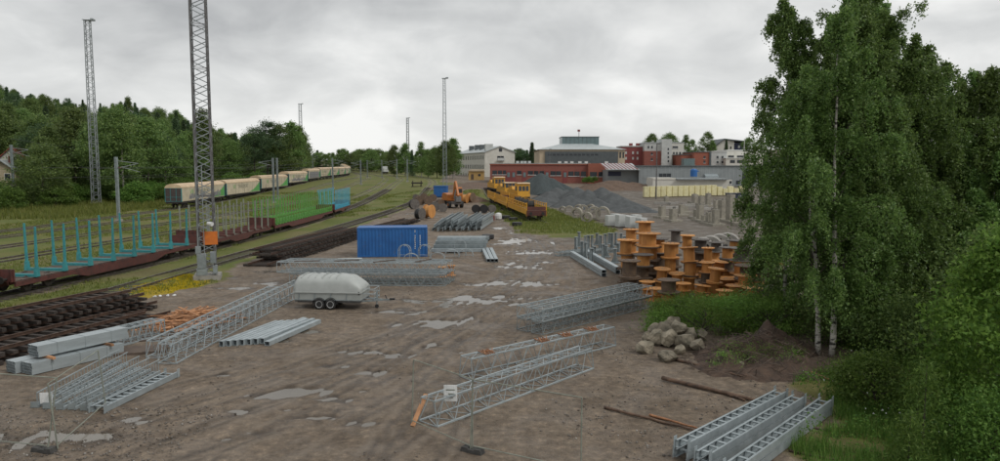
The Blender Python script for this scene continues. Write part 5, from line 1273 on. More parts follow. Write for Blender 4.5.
# ------------------------------------------------------------------ heaps, boulders, logs, fences
def heap(name, label, cat, peaks, m, res=.35, seed=0, rough=.18):
    """peaks: (x, y, top height above ground, radius)"""
    x0 = min(p[0] - p[3] for p in peaks) - 1; x1 = max(p[0] + p[3] for p in peaks) + 1; y0 = min(p[1] - p[3] for p in peaks) - 1; y1 = max(p[1] + p[3] for p in peaks) + 1
    nx_, ny_ = int((x1 - x0) / res) + 2, int((y1 - y0) / res) + 2
    X, Y = np.meshgrid(np.linspace(x0, x1, nx_), np.linspace(y0, y1, ny_)); X = X.ravel(); Y = Y.ravel(); Z = np.full(X.shape, -.5)
    for i, (a, b, h, r) in enumerate(peaks):
        an = np.arctan2(Y - b, X - a); rr_ = r * (1 + .12 * np.sin(an * 3 + i) + .07 * np.sin(an * 7 + 2 * i)); d = np.hypot(X - a, Y - b) / rr_
        Z = np.maximum(Z, h * (1 - np.sqrt(d * d + .0015) * (1 + .10 * (vnoise(an * 5 + 20 + i * 7, d * 1.5, seed) - .5))) * 1.04)
    sc = 1 / max(.6, min(p[3] for p in peaks) * .25)
    Z = Z + (fbm(X * sc, Y * sc, 5, seed) - .47) * rough * max(p[2] for p in peaks) * ss(-.3, .8, Z)
    keep = Z > -.35
    G = gh(X, Y); pts = np.stack([X, Y, G + np.maximum(Z, -.3) - .02], 1)
    ii = (np.arange(ny_ - 1)[:, None] * nx_ + np.arange(nx_ - 1)[None, :]).ravel(); q = np.stack([ii, ii + 1, ii + nx_ + 1, ii + nx_], 1)
    q = q[keep[q].any(1)]; u, inv = np.unique(q, return_inverse=True)
    return tag(link(name, np_mesh(name, pts[u], inv.reshape(-1, 4), m, True)), label, cat, 'earth and stone heaps')
def pk(px, py, Y, R):
    t = zat(px, py, Y); return (t.x, Y, t.z - zg(t.x, Y), R)
heap('crushed_stone_heap', 'dark bluish crushed stone heap behind the yellow machines', 'stone heap', [pk(541, 173, 185, 8.2), pk(552, 178, 184, 6.5), pk(530, 180, 186, 6)], M['gravel2'], .35, 1, .06)
heap('crushed_stone_heap', 'grey gravel heap behind the well rings, left of three', 'stone heap', [pk(549, 191, 150, 5.2), pk(557, 187.5, 152, 5.6), pk(540, 196, 146, 4.5), pk(566, 189.5, 154, 5.4)], M['gravel'], .3, 2, .05)
heap('crushed_stone_heap', 'grey gravel heap behind the well rings, middle of three', 'stone heap', [pk(577, 187, 148, 5.8), pk(588, 189.5, 143, 5.2), pk(571, 195, 139, 4.4)], M['gravel'], .3, 3, .05)
heap('crushed_stone_heap', 'grey gravel heap with a long right slope, right of three', 'stone heap', [pk(602, 187, 144, 6.0), pk(613, 192.5, 138, 5.2), pk(624, 198.5, 131, 4.6), pk(636, 205, 124, 4.0), pk(597, 198, 132, 4.2)], M['gravel'], .3, 4, .05)
heap('soil_heap', 'brown soil heap before the red canopy of the grey hall', 'soil heap', [pk(613, 179.5, 205, 9), pk(602, 183, 200, 8), pk(632, 182.5, 208, 9), pk(650, 187, 200, 8)], M['soil'], .5, 5, .3)
heap('soil_heap', 'low brown earth bank behind the excavator', 'soil heap', [pk(466, 184, 196, 11), pk(480, 182, 202, 11), pk(452, 186, 190, 8)], M['soil'], .6, 6, .3)
heap('soil_heap', 'low dark rubble bank left of the cable reels', 'soil heap', [pk(462, 193, 158, 4), pk(470, 194, 155, 4)], M['soil'], .4, 7, .4)
mound = heap('humus_mound', 'dark brown mound of roots and soil beneath the birches', 'soil heap', [(10.4, 29.5, 1.0, 2.0), (11.5, 30.2, 1.25, 1.9), (9.2, 28.3, .55, 1.6), (11.6, 28.0, .6, 1.8), (10.2, 27.4, .3, 1.5)], M['humus'], .10, 9, .75)
def roots():
    mb = MB(); rr = random.Random(6)
    for k in range(520):
        a = rr.random() * 6.283; r = 3.1 * rr.random() ** .5; x, y = 10.7 + r * math.cos(a) * 1.15, 29.0 + r * math.sin(a); z = max(.03, 1.25 * (1 - r / 2.3)) + rr.uniform(-.05, .15)
        d = Vector((rr.uniform(-1, 1), rr.uniform(-1, 1), rr.uniform(-.5, .5))).normalized() * rr.uniform(.2, .9); mb.tube((x, y, z), (x + d.x, y + d.y, z + d.z * .6), rr.uniform(.006, .02), 3)
    stuff(tag(part('root_litter', mb, M['plank'], None), 'tangle of roots and twigs sticking out of the dark mound', 'roots'))
roots()
def rock(c, sx, sy, sz, seed, label, name='boulder', grp='boulders in the heap'):
    import bmesh
    bm = bmesh.new(); bmesh.ops.create_icosphere(bm, subdivisions=4, radius=1); rr = random.Random(seed)
    planes = [(Vector((rr.gauss(0, 1), rr.gauss(0, 1), rr.gauss(0, 1))).normalized(), rr.uniform(.55, .88)) for _ in range(14)]
    for v in bm.verts:
        p = v.co.copy()
        for n_, d in planes:
            e = p.dot(n_) - d
            if e > 0: p -= n_ * e * .97
        p *= 1 + .05 * math.sin(p.x * 5 + seed) * math.sin(p.y * 6 + p.z * 4) + .03 * math.sin(p.x * 13 + seed) * math.sin(p.z * 14 + p.y * 9) + rr.uniform(-.014, .014)
        v.co = Vector((p.x * sx, p.y * sy, p.z * sz))
    zmin = min(v.co.z for v in bm.verts)
    me_ = bpy.data.meshes.new(name); bm.to_mesh(me_); bm.free(); me_.materials.append(M['stone'])
    return tag(link(name, me_, None, (c[0], c[1], c[2] - zmin - .06), rr.random() * 6), label, 'boulder', grp)
BD = [(645, 353, .50, .42, .30, 0, 'mossy flat boulder at the left foot of the heap'), (668, 361, .48, .40, .30, 0, 'pale block-shaped boulder lying in front of the heap'), (657, 345, .42, .5, .4, 0, 'rounded boulder at the left of the heap'), (667, 346, .55, .5, .52, 0, 'largest dark boulder in the middle of the heap'),
      (685, 349, .5, .45, .42, 0, 'angular boulder right of the middle of the heap'), (697, 352, .46, .42, .36, 0, 'boulder at the right foot of the heap'), (665, 336, .5, .5, .4, .35, 'long boulder on top left of the heap'), (678, 334, .5, .45, .4, .35, 'pale boulder on top of the heap'), (690, 338, .42, .4, .35, .2, 'small boulder on the right shoulder of the heap'),
      (655, 335, .4, .4, .35, .15, 'small brownish boulder at the back left of the heap'), (672, 330, .5, .45, .4, .3, 'rear boulder behind the top of the heap'), (700, 340, .38, .36, .3, 0, 'low boulder at the back right of the heap'), (738, 368, .34, .25, .2, 0, 'lone pale stone half sunk by the dark mound'), (648, 342, .34, .32, .3, 0, 'small grey boulder at the back left edge of the heap'), (679, 354, .3, .3, .25, 0, 'little stone at the front of the heap'), (724, 349, .25, .25, .2, 0, 'little stone between heap and mound')]
for i, (px, py, a, b, c_, z, lab) in enumerate(BD):
    p = P(px, py, z); rock((p.x, p.y, p.z), a, b, c_, i + 1, lab)
def log(label, a, b, r, m='log', seed=0):
    A, B = Vector(a), Vector(b); n = 10; mb = MB(); rr = random.Random(seed); d = (B - A)
    pts = [A + d * (k / n) + Vector((rr.uniform(-.03, .03), rr.uniform(-.03, .03), r + rr.uniform(0, .02))) for k in range(n + 1)]
    mb.path(pts, [r * (1 - .35 * k / n) * rr.uniform(.92, 1.06) for k in range(n + 1)], 8)
    return solo('log', mb, M[m], label, 'log', 'logs on the ground', smooth=True)
log('thick brown log lying left of the ladder beams', P(663, 380.5), P(757, 403), .085, seed=1)
log('thin brown log nearest the bottom edge', P(604, 409), P(700, 433), .05, 'log', 2)
log('short reddish log beside the thin bottom log', P(650, 416.5), P(697, 430), .045, 'barkfresh', 3)
log('thin dark pole leading from the boulders to the mound', P(676, 361), P(742, 378), .06, seed=4)
log('slender pale pole crossing the foot of the mound', P(712, 372), P(765, 375), .035, seed=5)
log('bare peeled branch under the birches', P(797, 368), P(845, 387, .15), .04, 'barkfresh', 6)
log('thin dark stick behind the ladder beams', P(760, 350), P(800, 372), .03, seed=7)
log('thin stick in front of the right ladder beam', P(790, 452), P(838, 462), .035, seed=8)
log('dark pole showing behind the thick log', P(716, 392), P(745, 402), .06, seed=9)
for i, (px, py) in enumerate(((155, 297), (160, 296.6), (168, 296), (174, 295.4))): rock(tuple(P(px, py)), .14, .10, .09, 60 + i, 'small white stone in the row below the stonecrop, %s from the left' % ORD[i], 'white_stone', 'white stones by the stonecrop').data.materials[0] = M['white']
rr = random.Random(21)
for i in range(5):
    a = P(150 + i * 14 + rr.uniform(-5, 5), 341 - 5 * i); solo('loose_plank', MB().box((0, 0, .03), (1.6 + rr.random(), .15, .05)), M['plank'], 'loose plank between the brushwood and the long girders, %s from the left' % ORD[i], 'plank', 'loose planks', a, rr.uniform(.1, .5))
# temporary mesh fences
FM = M['stakegrey']
def fence(label, a, b, H=2.0, lean=(0, 0), foot_at=None):
    A, rz, L = frame(a, b); root = thing('temporary_fence', label, 'mesh fence', A, rz, 'temporary mesh fences'); lx, ly = lean
    def q(x, z): return (x + lx * z, ly * z, z + .08)
    for x in (0, L): part('post', MB().tube(q(x, 0), q(x, H), .021, 6), FM, root)
    for z in (.1, H): part('rail', MB().tube(q(0, z), q(L, z), .017, 6), FM, root)
    mb = MB(); n = int(L / .1)
    for k in range(1, n): mb.tube(q(L * k / n, .1), q(L * k / n, H), .0011, 3, cap=False)
    for k in range(1, 9): mb.tube(q(0, .1 + (H - .1) * k / 9), q(L, .1 + (H - .1) * k / 9), .0011, 3, cap=False)
    stuff(part('wire_mesh', mb, FM, root))
    if foot_at is not None: part('concrete_foot', MB().prism([(-.34, 0), (.34, 0), (.30, .14), (.12, .14), (.10, .10), (-.10, .10), (-.12, .14), (-.30, .14)], -.12, .12), M['darkconc'], root, loc=(foot_at * L, 0, 0))
    return root
f0, f1, f2 = P(412, 426), P(470.5, 452), P(581, 476)
fence('mesh fence in front of the noticed girder, left of its dark concrete foot', f0, f1, 2.0, (0.02, .03)); fence('mesh fence at bottom middle standing on a dark concrete foot', f1 + Vector((.06, 0, 0)), f2, 2.0, (0, 0), .0)
g0, g1, g2 = P(-75, 440), P(48, 452), P(106, 408)
fence('mesh fence with concrete foot leaving the picture at bottom left', g0, g1, 2.0, (.12, .10), .97); fence('leaning mesh fence in front of the left ladder row', g1 + Vector((.25, .05, 0)), g2, 1.9, (-.06, .06))
# lamp posts near the hall
for px, yb, yt, lab in ((656, 199, 144, 'tall dark lamp post before the grey hall'), (549.5, 182, 149, 'thin lamp post before the red brick building')):
    b = P(px, yb); H = zat(px, yt, b.y).z - b.z; root = thing('lamp_post', lab, 'lamp post', b, 0, 'lamp posts'); part('pole', MB().tube((0, 0, 0), (0, 0, H), .16, 8, .10), M['darksteel'], root); part('lamp_head', MB().box((.25, 0, H), (.9, .25, .12)), M['darksteel'], root)

# ------------------------------------------------------------------ buildings
def window_mesh(w, h, m='glass'):
    return MB().box((0, 0, 0), (w, .08, h)).mesh('window', M[m])
def facade_block(root, name, px0, px1, yt, Y, depth, m, z0=None, roofm=None, rooft=.3):
    """a plain wall block whose front spans px0..px1 at distance Y; returns x0, x1, z0, z1"""
    a = zat(px0, yt, Y); b = zat(px1, yt, Y); z0 = (min(zg(a.x, Y), zg(b.x, Y)) - .6) if z0 is None else z0; z1 = a.z
    part(name, MB().box(((a.x + b.x) / 2, Y + depth / 2, (z0 + z1) / 2), (b.x - a.x, depth, z1 - z0)), M[m], root)
    if roofm: part('roof', MB().box(((a.x + b.x) / 2, Y + depth / 2, z1 + rooft / 2), (b.x - a.x + .5, depth + .5, rooft)), M[roofm], root)
    return a.x, b.x, z0, z1
def win_rows(root, Y, rects, m='glass', frame_m=None):
    """rects in photo measure on the wall plane at distance Y"""
    for (x0, x1, y0, y1) in rects:
        a = zat(x0, y1, Y); b = zat(x1, y0, Y); w_, h_ = b.x - a.x, b.z - a.z
        f = part('window', MB().box(((a.x + b.x) / 2, Y - .03, (a.z + b.z) / 2), (w_, .1, h_)), M[m], root)
        if frame_m:
            s = part('sill', MB().box(((a.x + b.x) / 2, Y - .08, a.z - .08), (w_ + .3, .2, .14)), M[frame_m], f)
# white plastered house with gable
def white_house():
    root = thing('white_building', 'long off-white plastered building with grey metal roof at the left', 'building', (0, 0, 0)); c = Vector((-6.9, 330, 0)); ax = Vector((-13.6, 50, 0)).normalized(); rt = Vector((ax.y, -ax.x, 0))
    root.location = (c.x, c.y, zg(c.x, c.y) - .3); rz = math.atan2(rt.y, rt.x); root.rotation_euler = (0, 0, rz); z00 = root.location.z
    W_, D_ = 14.2, 62.0; e = zat(485, 152, 330).z - z00; rg = zat(500, 146.5, 331).z - z00
    mb = MB(); mb.prism([(0, -1), (W_, -1), (W_, e), (W_ / 2, rg), (0, e)], 0, D_); part('wall', mb, M['plaster'], root)
    mb = MB()
    for s in (0, 1):
        p0 = (-.5 if s == 0 else W_ + .5, e - .25); p1 = (W_ / 2, rg + .05); mb.prism([p0, p1, (p1[0], p1[1] + .25), (p0[0], p0[1] + .25)], -.5, D_ + .5)
    rf = part('roof', mb, M['metalroof'], root)
    for (x, y, w_, h_) in ((2.6, 3, 3.6, 2.0), (4, 22, 2.0, 2.2), (5, 34, 3.0, 2.4), (4.5, 46, 2.4, 2.2)): part('chimney', MB().box((x, y, e + h_ / 2 + 1.2), (w_, 2.2, h_ + 1)), M['theatre' if y > 10 else 'plaster2'], rf)
    wm = MB().box((0, 0, 0), (.08, 1.3, 1.9)).mesh('window', M['glass'])
    for fl in range(3):
        for k in range(15): link('window', wm, root, (-.02, 3.0 + k * 3.9, e - 2.4 - fl * 4.3))
    wg = MB().box((0, 0, 0), (1.5, .1, 1.6)).mesh('window', M['glass'])
    for (x, z) in ((7.4, e + 1.0), (6.6, e - 2.6), (8.2, e - 2.6), (7.4, e - 6.6)): link('window', wg, root, (x, -.02, z))
    bl = part('balcony', MB().box((7.4, -.6, e - 3.8), (3.4, 1.2, .2)).box((7.4, -1.15, e - 3.2), (3.4, .08, 1.1)), M['plaster2'], root)
white_house()
def hut():
    p = P(474.5, 179.5); Y = p.y; Y = 265; a = zat(468.5, 179.5, Y); b = zat(484, 171, Y); root = thing('ochre_hut', 'small ochre wooden hut before the white building', 'hut', ((a.x + b.x) / 2, Y, zg(a.x, Y)), 0)
    z0 = 0; w_ = b.x - a.x; h = b.z - root.location.z
    part('wall', MB().box((0, 2, h / 2 - .3), (w_, 4, h + .4)), M['ochre'], root); part('roof', MB().prism([(-w_ / 2 - .3, h - .1), (w_ / 2 + .3, h - .1), (w_ / 2 - .2, h + .6), (-w_ / 2 + .8, h + .6)], -.4, 4.4), M['beige'], root); part('window', MB().box((w_ * .2, -.03, h * .55), (.9, .08, .8)), M['glass'], root)
    part('door', MB().box((-w_ * .25, -.03, h * .36), (1.0, .08, 1.9)), M['plank'], root)
hut()
def theatre():
    Y = 300; root = thing('theatre_building', 'large beige building with dark grey front and glazed roof box', 'building', (0, 0, 0))
    x0, x1, z0, z1 = facade_block(root, 'wall', 539.5, 625, 149.5, Y, 46, 'beige')
    a = zat(545, 151.5, Y - .6); b = zat(618, 163, Y - .6); part('front_cladding', MB().box(((a.x + b.x) / 2, Y - .3, (a.z + b.z) / 2 - 1), (b.x - a.x, .6, a.z - b.z + 2)), M['theatre'], root)
    for i in range(12):
        x = a.x + 2 + i * 1.75; part('window', MB().box((x, Y - .62, a.z - 1.3), (1.3, .06, .75)), M['glass'], root)
    for px in (620.3, 623.3): win_rows(root, Y, [(px - .8, px + .8, 152, 158)], 'glass')
    t = zat(540, 144.2, Y + 20).z; r = part('roof', MB().add([(x0 - .8, Y - .8, z1), (x1 + .8, Y - .8, z1), (x1 + .8, Y + 46, z1), (x0 - .8, Y + 46, z1), (x0 + 10, Y + 14, t), (x1 - 12, Y + 14, t), (x1 - 12, Y + 34, t), (x0 + 10, Y + 34, t)], [(0, 1, 5, 4), (1, 2, 6, 5), (2, 3, 7, 6), (3, 0, 4, 7), (4, 5, 6, 7)]), M['metalroof'], root)
    c0 = zat(562, 144.5, Y + 16); c1 = zat(599, 137, Y + 16); part('roof_box', MB().box(((c0.x + c1.x) / 2, Y + 23, (c0.z + c1.z) / 2 - .5), (c1.x - c0.x, 14, c1.z - c0.z + 1)), M['greenglass'], root)
    part('roof_box_edge', MB().box(((c0.x + c1.x) / 2, Y + 23, c1.z + .1), (c1.x - c0.x + .5, 14.5, .25)), M['theatre'], root)
    for k in range(1, 9): x = c0.x + (c1.x - c0.x) * k / 9; part('mullion', MB().box((x, Y + 15.96, (c0.z + c1.z) / 2), (.12, .1, c1.z - c0.z)), M['theatre'], root)
    s = zat(579, 132, Y + 20); part('flagpole', MB().tube((s.x, Y + 20, c1.z), (s.x, Y + 20, s.z + 1), .12, 6), M['darksteel'], root); part('wind_vane', MB().box((s.x - .1, Y + 20, s.z + .6), (1.1, .5, .9)), M['redpaint'], root)
    for px in (556, 562, 567.5, 575, 581, 600): q = zat(px, 162.3, Y - 2); part('roof_vent', MB().box((q.x, Y - 20, q.z - .4), (1.2, 1.2, 1.4)), M['white'], root)
theatre()
def red_low():
    Y = 232; root = thing('red_brick_building', 'long low red brick building with a dark window band', 'building', (0, 0, 0))
    x0, x1, z0, z1 = facade_block(root, 'wall', 490, 590, 163.8, Y, 28, 'brick', roofm='metalroof', rooft=.2)
    facade_block(root, 'wall', 588.5, 608, 163.4, Y - 2.5, 18, 'brick2')
    rect = [(492.5, 497, 170.5, 174.5), (498, 502, 170.5, 174.5), (503, 506, 170.5, 174.5), (517, 521.5, 170.8, 174.6), (528, 533, 171, 174.8), (534, 538.5, 171, 174.8), (539.5, 544, 171, 174.8), (550.5, 555.5, 171.2, 175.5), (556, 561, 171.2, 175.5), (568.5, 573.5, 171.5, 176), (574.5, 579.5, 171.5, 176), (581, 586, 171.5, 176.5)]
    win_rows(root, Y, rect, 'glass', 'white')
    for px in (508.5, 513.7, 524.5, 547, 565): 
        a = zat(px - 2.1, 180, Y); b = zat(px + 2.1, 171, Y); d = part('door', MB().box(((a.x + b.x) / 2, Y - .04, (z0 + b.z) / 2), (b.x - a.x, .14, b.z - z0)), M['redpaint'], root)
        part('pane', MB().box(((a.x + b.x) / 2, Y - .13, b.z - 1.2), ((b.x - a.x) * .65, .06, 1.5)), M['greenglass'], d)
    win_rows(root, Y - 2.5, [(590, 597, 172, 176.5), (598.5, 606, 172, 176.5)], 'glass', 'white')
    c = zat(540, 163, Y); part('parapet', MB().box(((x0 + x1) / 2, Y - .1, z1 - .15), (x1 - x0 + .3, .3, .35)), M['brick2'], root)
    for px in (519, 522, 527, 530): q = zat(px, 162.4, Y); part('roof_vent', MB().box((q.x, Y + 10, q.z), (1.4, 1.2, 1.0)), M['plaster2'], root)
red_low()
def hall():
    Y = 215; root = thing('grey_hall', 'long grey sheet-clad hall with flat roof', 'building', (0, 0, 0))
    x0, x1, z0, z1 = facade_block(root, 'wall', 639, 800, 166.5, Y, 40, 'hallgrey'); part('roof', MB().box(((x0 + x1) / 2, Y + 20, z1 + .15), (x1 - x0 + .5, 40.6, .3)), M['theatre'], root)
    n = int((x1 - x0) / 1.2); sm = MB().box((0, 0, 0), (.05, .04, z1 - z0)).mesh('cladding_seam', M['metalroof'])
    for k in range(n): link('cladding_seam', sm, root, (x0 + .6 + k * 1.2, Y - .015, (z0 + z1) / 2))
    win_rows(root, Y, [(659, 662.4, 173.5, 177.3), (662.8, 666.4, 173.5, 177.3), (666.8, 671, 173.5, 177.3), (736, 740, 180.5, 184.5), (742, 752, 173, 184)], 'glass', 'galv')
    a = zat(647, 183.5, Y); b = zat(652, 176.5, Y); part('door', MB().box(((a.x + b.x) / 2, Y - .04, (a.z + b.z) / 2 - .5), (b.x - a.x, .12, b.z - a.z + 1)), M['galv2'], root)
    a = zat(704, 178, Y); b = zat(717, 174, Y); part('awning', MB().prismx([(Y - 1.6, b.z - .6), (Y, b.z), (Y, a.z), (Y - 1.6, a.z)], a.x, b.x), M['galv'], root)
    # left wing: canopy with red and white lattice
    a0, b0, c0, d0 = facade_block(root, 'wing_wall', 608, 639, 170, Y + 3, 20, 'hallgrey')
    a = zat(608, 176, Y + 2.9); b = zat(621, 171.5, Y + 2.9); part('wing_window', MB().box(((a.x + b.x) / 2, Y + 2.95, (a.z + b.z) / 2), (b.x - a.x, .1, b.z - a.z)), M['navy'], root)
    zt, zb = zat(608, 163.5, Y).z, zat(608, 169.5, Y).z; cx0, cx1 = zat(606, 166, Y).x, zat(639, 166, Y).x
    can = part('canopy_roof', MB().prismx([(Y - 1.5, zb - .15), (Y + 12, zt - .1), (Y + 12, zt + .1), (Y - 1.5, zb + .05)], cx0, cx1), M['metalroof'], root)
    for k in range(9):
        x = cx0 + (cx1 - cx0) * (k + .2) / 9; part('red_stripe', MB().add([(x, Y - 1.52, zb + .07), (x + .45, Y - 1.52, zb + .07), (x - .15, Y + 12, zt + .12), (x - .6, Y + 12, zt + .12), (x, Y - 1.52, zb + .1), (x + .45, Y - 1.52, zb + .1), (x - .15, Y + 12, zt + .15), (x - .6, Y + 12, zt + .15)], [(3, 2, 1, 0), (4, 5, 6, 7), (0, 1, 5, 4), (1, 2, 6, 5), (2, 3, 7, 6), (3, 0, 4, 7)]), M['redpaint'], can)
hall()
def annex():
    Y = 198; root = thing('white_annex', 'low white annex with grey flat roof before the grey hall', 'building', (0, 0, 0))
    x0, x1, z0, z1 = facade_block(root, 'wall', 653, 732, 179.8, Y, 9, 'plaster'); a = zat(676, 178.4, Y).x; b = zat(727, 178.4, Y).x
    part('roof', MB().box(((a + b) / 2, Y + 4, z1 + .2), (b - a, 10.5, .4)), M['greysteel'], root); part('parapet', MB().box(((x0 + a) / 2, Y + 4.5, z1 + .25), (a - x0 - .1, 9.2, .5)), M['plaster'], root)
    win_rows(root, Y, [(733 - 3.5, 733 - 1.5, 181, 184)], 'glass', 'white')
annex()
def silo():
    p = zat(697.5, 180, 200); root = thing('blue_tank', 'bright blue upright tank on the annex roof before the hall', 'tank', (p.x, 204, zat(697, 178.4, 198).z + .3), 0); t = zat(697.5, 169, 204).z - root.location.z
    part('tank', MB().lathe([(.9, 0), (.95, .1), (.95, t * .85), (.7, t), (.1, t + .1)], 16), M['blue2'], root); part('pipe', MB().tube((.7, 0, t * .8), (1.4, 0, t * .7), .15, 8), M['blue2'], root); part('stand', MB().box((0, 0, .05), (2.1, 2.1, .1)), M['greysteel'], root)
silo()
def town():
    Y = 352
    r = thing('red_apartment_block', 'dark red apartment block behind the red and white canopy', 'building', (0, 0, 0)); facade_block(r, 'wall', 622, 644, 146.8, Y, 16, 'redpaint', roofm='plaster2', rooft=.5); win_rows(r, Y, [(x - .9, x + .9, y, y + 2.6) for y in (151.5, 157) for x in (626, 633, 637.5)], 'plaster2')
    for px in (633, 640): q = zat(px, 145, Y); part('chimney', MB().box((q.x, Y + 6, q.z), (1.6, 1.6, 2)), M['redpaint'], r)
    r = thing('beige_tower_block', 'tall pale block with red brick lower corner and stair tower', 'building', (0, 0, 0))
    facade_block(r, 'wall', 644.5, 663, 143, Y - 4, 16, 'plaster2', roofm='metalroof'); facade_block(r, 'brick_corner', 644.2, 662.5, 151, Y - 4.6, 8, 'brick'); facade_block(r, 'stair_tower', 662, 672, 139.2, Y - 6, 12, 'plaster2'); facade_block(r, 'wall', 671, 684, 142.8, Y, 16, 'plaster', roofm='metalroof')
    win_rows(r, Y - 4, [(x - .9, x + .9, 146, 148.5) for x in (648.5, 652)], 'glass', 'white'); win_rows(r, Y - 4.6, [(651, 652.8, 152.5, 155), (651, 652.8, 158, 160.5)], 'glass', 'white'); win_rows(r, Y - 6, [(667.6, 669, y, y + 2.2) for y in (148, 152, 156, 160)], 'glass'); win_rows(r, Y, [(672.5, 678, 146.2, 148.2)] + [(x - .8, x + .8, y, y + 2.4) for y in (152, 157) for x in (673.8, 676.8, 680)], 'glass', 'white')
    r = thing('orange_brick_block', 'orange brick block with a green door, right of the tall pale block', 'building', (0, 0, 0)); facade_block(r, 'wall', 694, 711, 152.3, Y - 20, 22, 'brick2', roofm='theatre'); facade_block(r, 'wing', 681, 694.3, 155, Y - 16, 16, 'brick2', roofm='theatre'); facade_block(r, 'porch', 684, 695, 158.5, Y - 22, 5, 'greenglass')
    win_rows(r, Y - 20, [(703.5, 705.5, 156, 158.5), (703.5, 705.5, 160.5, 163)], 'glass', 'white'); facade_block(r, 'end_pier', 709.6, 711.5, 152.3, Y - 20.5, 3, 'theatre')
    r = thing('white_flat_block', 'white flat-roofed block with square windows right of the orange brick', 'building', (0, 0, 0)); facade_block(r, 'wall', 711.5, 727, 151.8, Y - 10, 18, 'plaster2', roofm='white'); win_rows(r, Y - 10, [(x - 1, x + 1, y, y + 2.4) for y in (156, 161) for x in (717.5, 722.5)], 'glass', 'white')
    r = thing('white_terraced_block', 'low white stepped block at the right, partly behind birch leaves', 'building', (0, 0, 0)); facade_block(r, 'wall', 727, 770, 150.5, Y, 20, 'plaster', roofm='white'); facade_block(r, 'wall', 726, 775, 158.5, Y - 14, 14, 'plaster', roofm='white'); win_rows(r, Y - 14, [(730, 735, 160, 163), (737, 744, 160, 163)], 'glass'); win_rows(r, Y, [(728, 734, 155.5, 157.5), (737, 748, 155.5, 157.5)], 'glass')
    r = thing('navy_gable_house', 'white and navy house with a low pitched roof on the rise at right', 'building', (0, 0, 0)); Y2 = 400
    x0, x1, z0, z1 = facade_block(r, 'wall', 715, 734, 147, Y2, 16, 'plaster'); facade_block(r, 'navy_wall', 734, 748, 143, Y2 + .5, 15, 'navy')
    a = zat(713, 147.5, Y2); b = zat(724, 139.3, Y2); c = zat(750, 142, Y2); part('roof', MB().prism([(a.x, a.z), (b.x, b.z - .3), (c.x, c.z - .3), (c.x, c.z + .3), (b.x, b.z + .4), (a.x, a.z + .6)], Y2 - 1, Y2 + 17), M['theatre'], r); part('gable', MB().prism([(x0, z1), (x1, z1), (x1, zat(734, 141, Y2).z), (b.x, b.z - .3)], Y2 + .02, Y2 + 15.9), M['plaster'], r)
    win_rows(r, Y2, [(730, 731.5, 146.5, 149)], 'glass'); win_rows(r, Y2 + .5, [(738, 740, 145.5, 148), (743, 745, 145.5, 148)], 'plaster2')
    q = zat(744.5, 139, 330); gq = zg(q.x, 330); r = thing('white_flagpole', 'thin white flagpole before the navy house', 'flagpole', (q.x, 330, gq)); part('pole', MB().tube((0, 0, 0), (0, 0, q.z - gq), .13, 6), M['white'], r); part('finial', MB().lathe([(.02, 0), (.2, .15), (.02, .3)], 8, 'z', (0, 0, q.z - gq)), M['white'], r)
town()
def house(label, px, pyb, pyt, Y, wpx, m, rm, rz):
    b = zat(px, pyb, Y); t = zat(px, pyt, Y); w_ = wpx * Y / F; g = min(zg(b.x, Y), b.z) - .5; root = thing('detached_house', label, 'house', (b.x, Y, g), rz, 'houses at the edge of the wood'); e = (t.z - g) * .72; rg = t.z - g
    part('wall', MB().prism([(-w_ / 2, 0), (w_ / 2, 0), (w_ / 2, e), (0, rg), (-w_ / 2, e)], 0, w_ * 1.3), M[m], root)
    mb = MB()
    for s in (-1, 1): mb.prism([(0, rg + .02), (0, rg + .25), (s * (w_ / 2 + .5), e - .1), (s * (w_ / 2 + .5), e - .32)], -.6, w_ * 1.3 + .6)
    rf = part('roof', mb, M[rm], root); part('chimney', MB().box((w_ * .2, w_ * .6, rg + .3), (.9, .9, 1.8)), M['brick'], rf)
    for x in (-.25, .22):
        f_ = part('window', MB().box((x * w_, -.03, e * .72), (1.1, .08, 1.3)), M['glass'], root); part('frame', MB().box((x * w_, -.02, e * .72), (1.35, .06, 1.55)), M['white'], f_)
house('pale yellow house with red roof edge at the left edge of the wood', 13, 181, 148, 172, 24, 'plaster', 'redroof', .35)
house('low grey-roofed shed at the left picture edge', 2, 184, 161, 166, 24, 'beige', 'metalroof', .3)
house('white house glimpsed among the trees above the near catenary masts', 127, 162, 147, 262, 12, 'plaster', 'metalroof', .4)

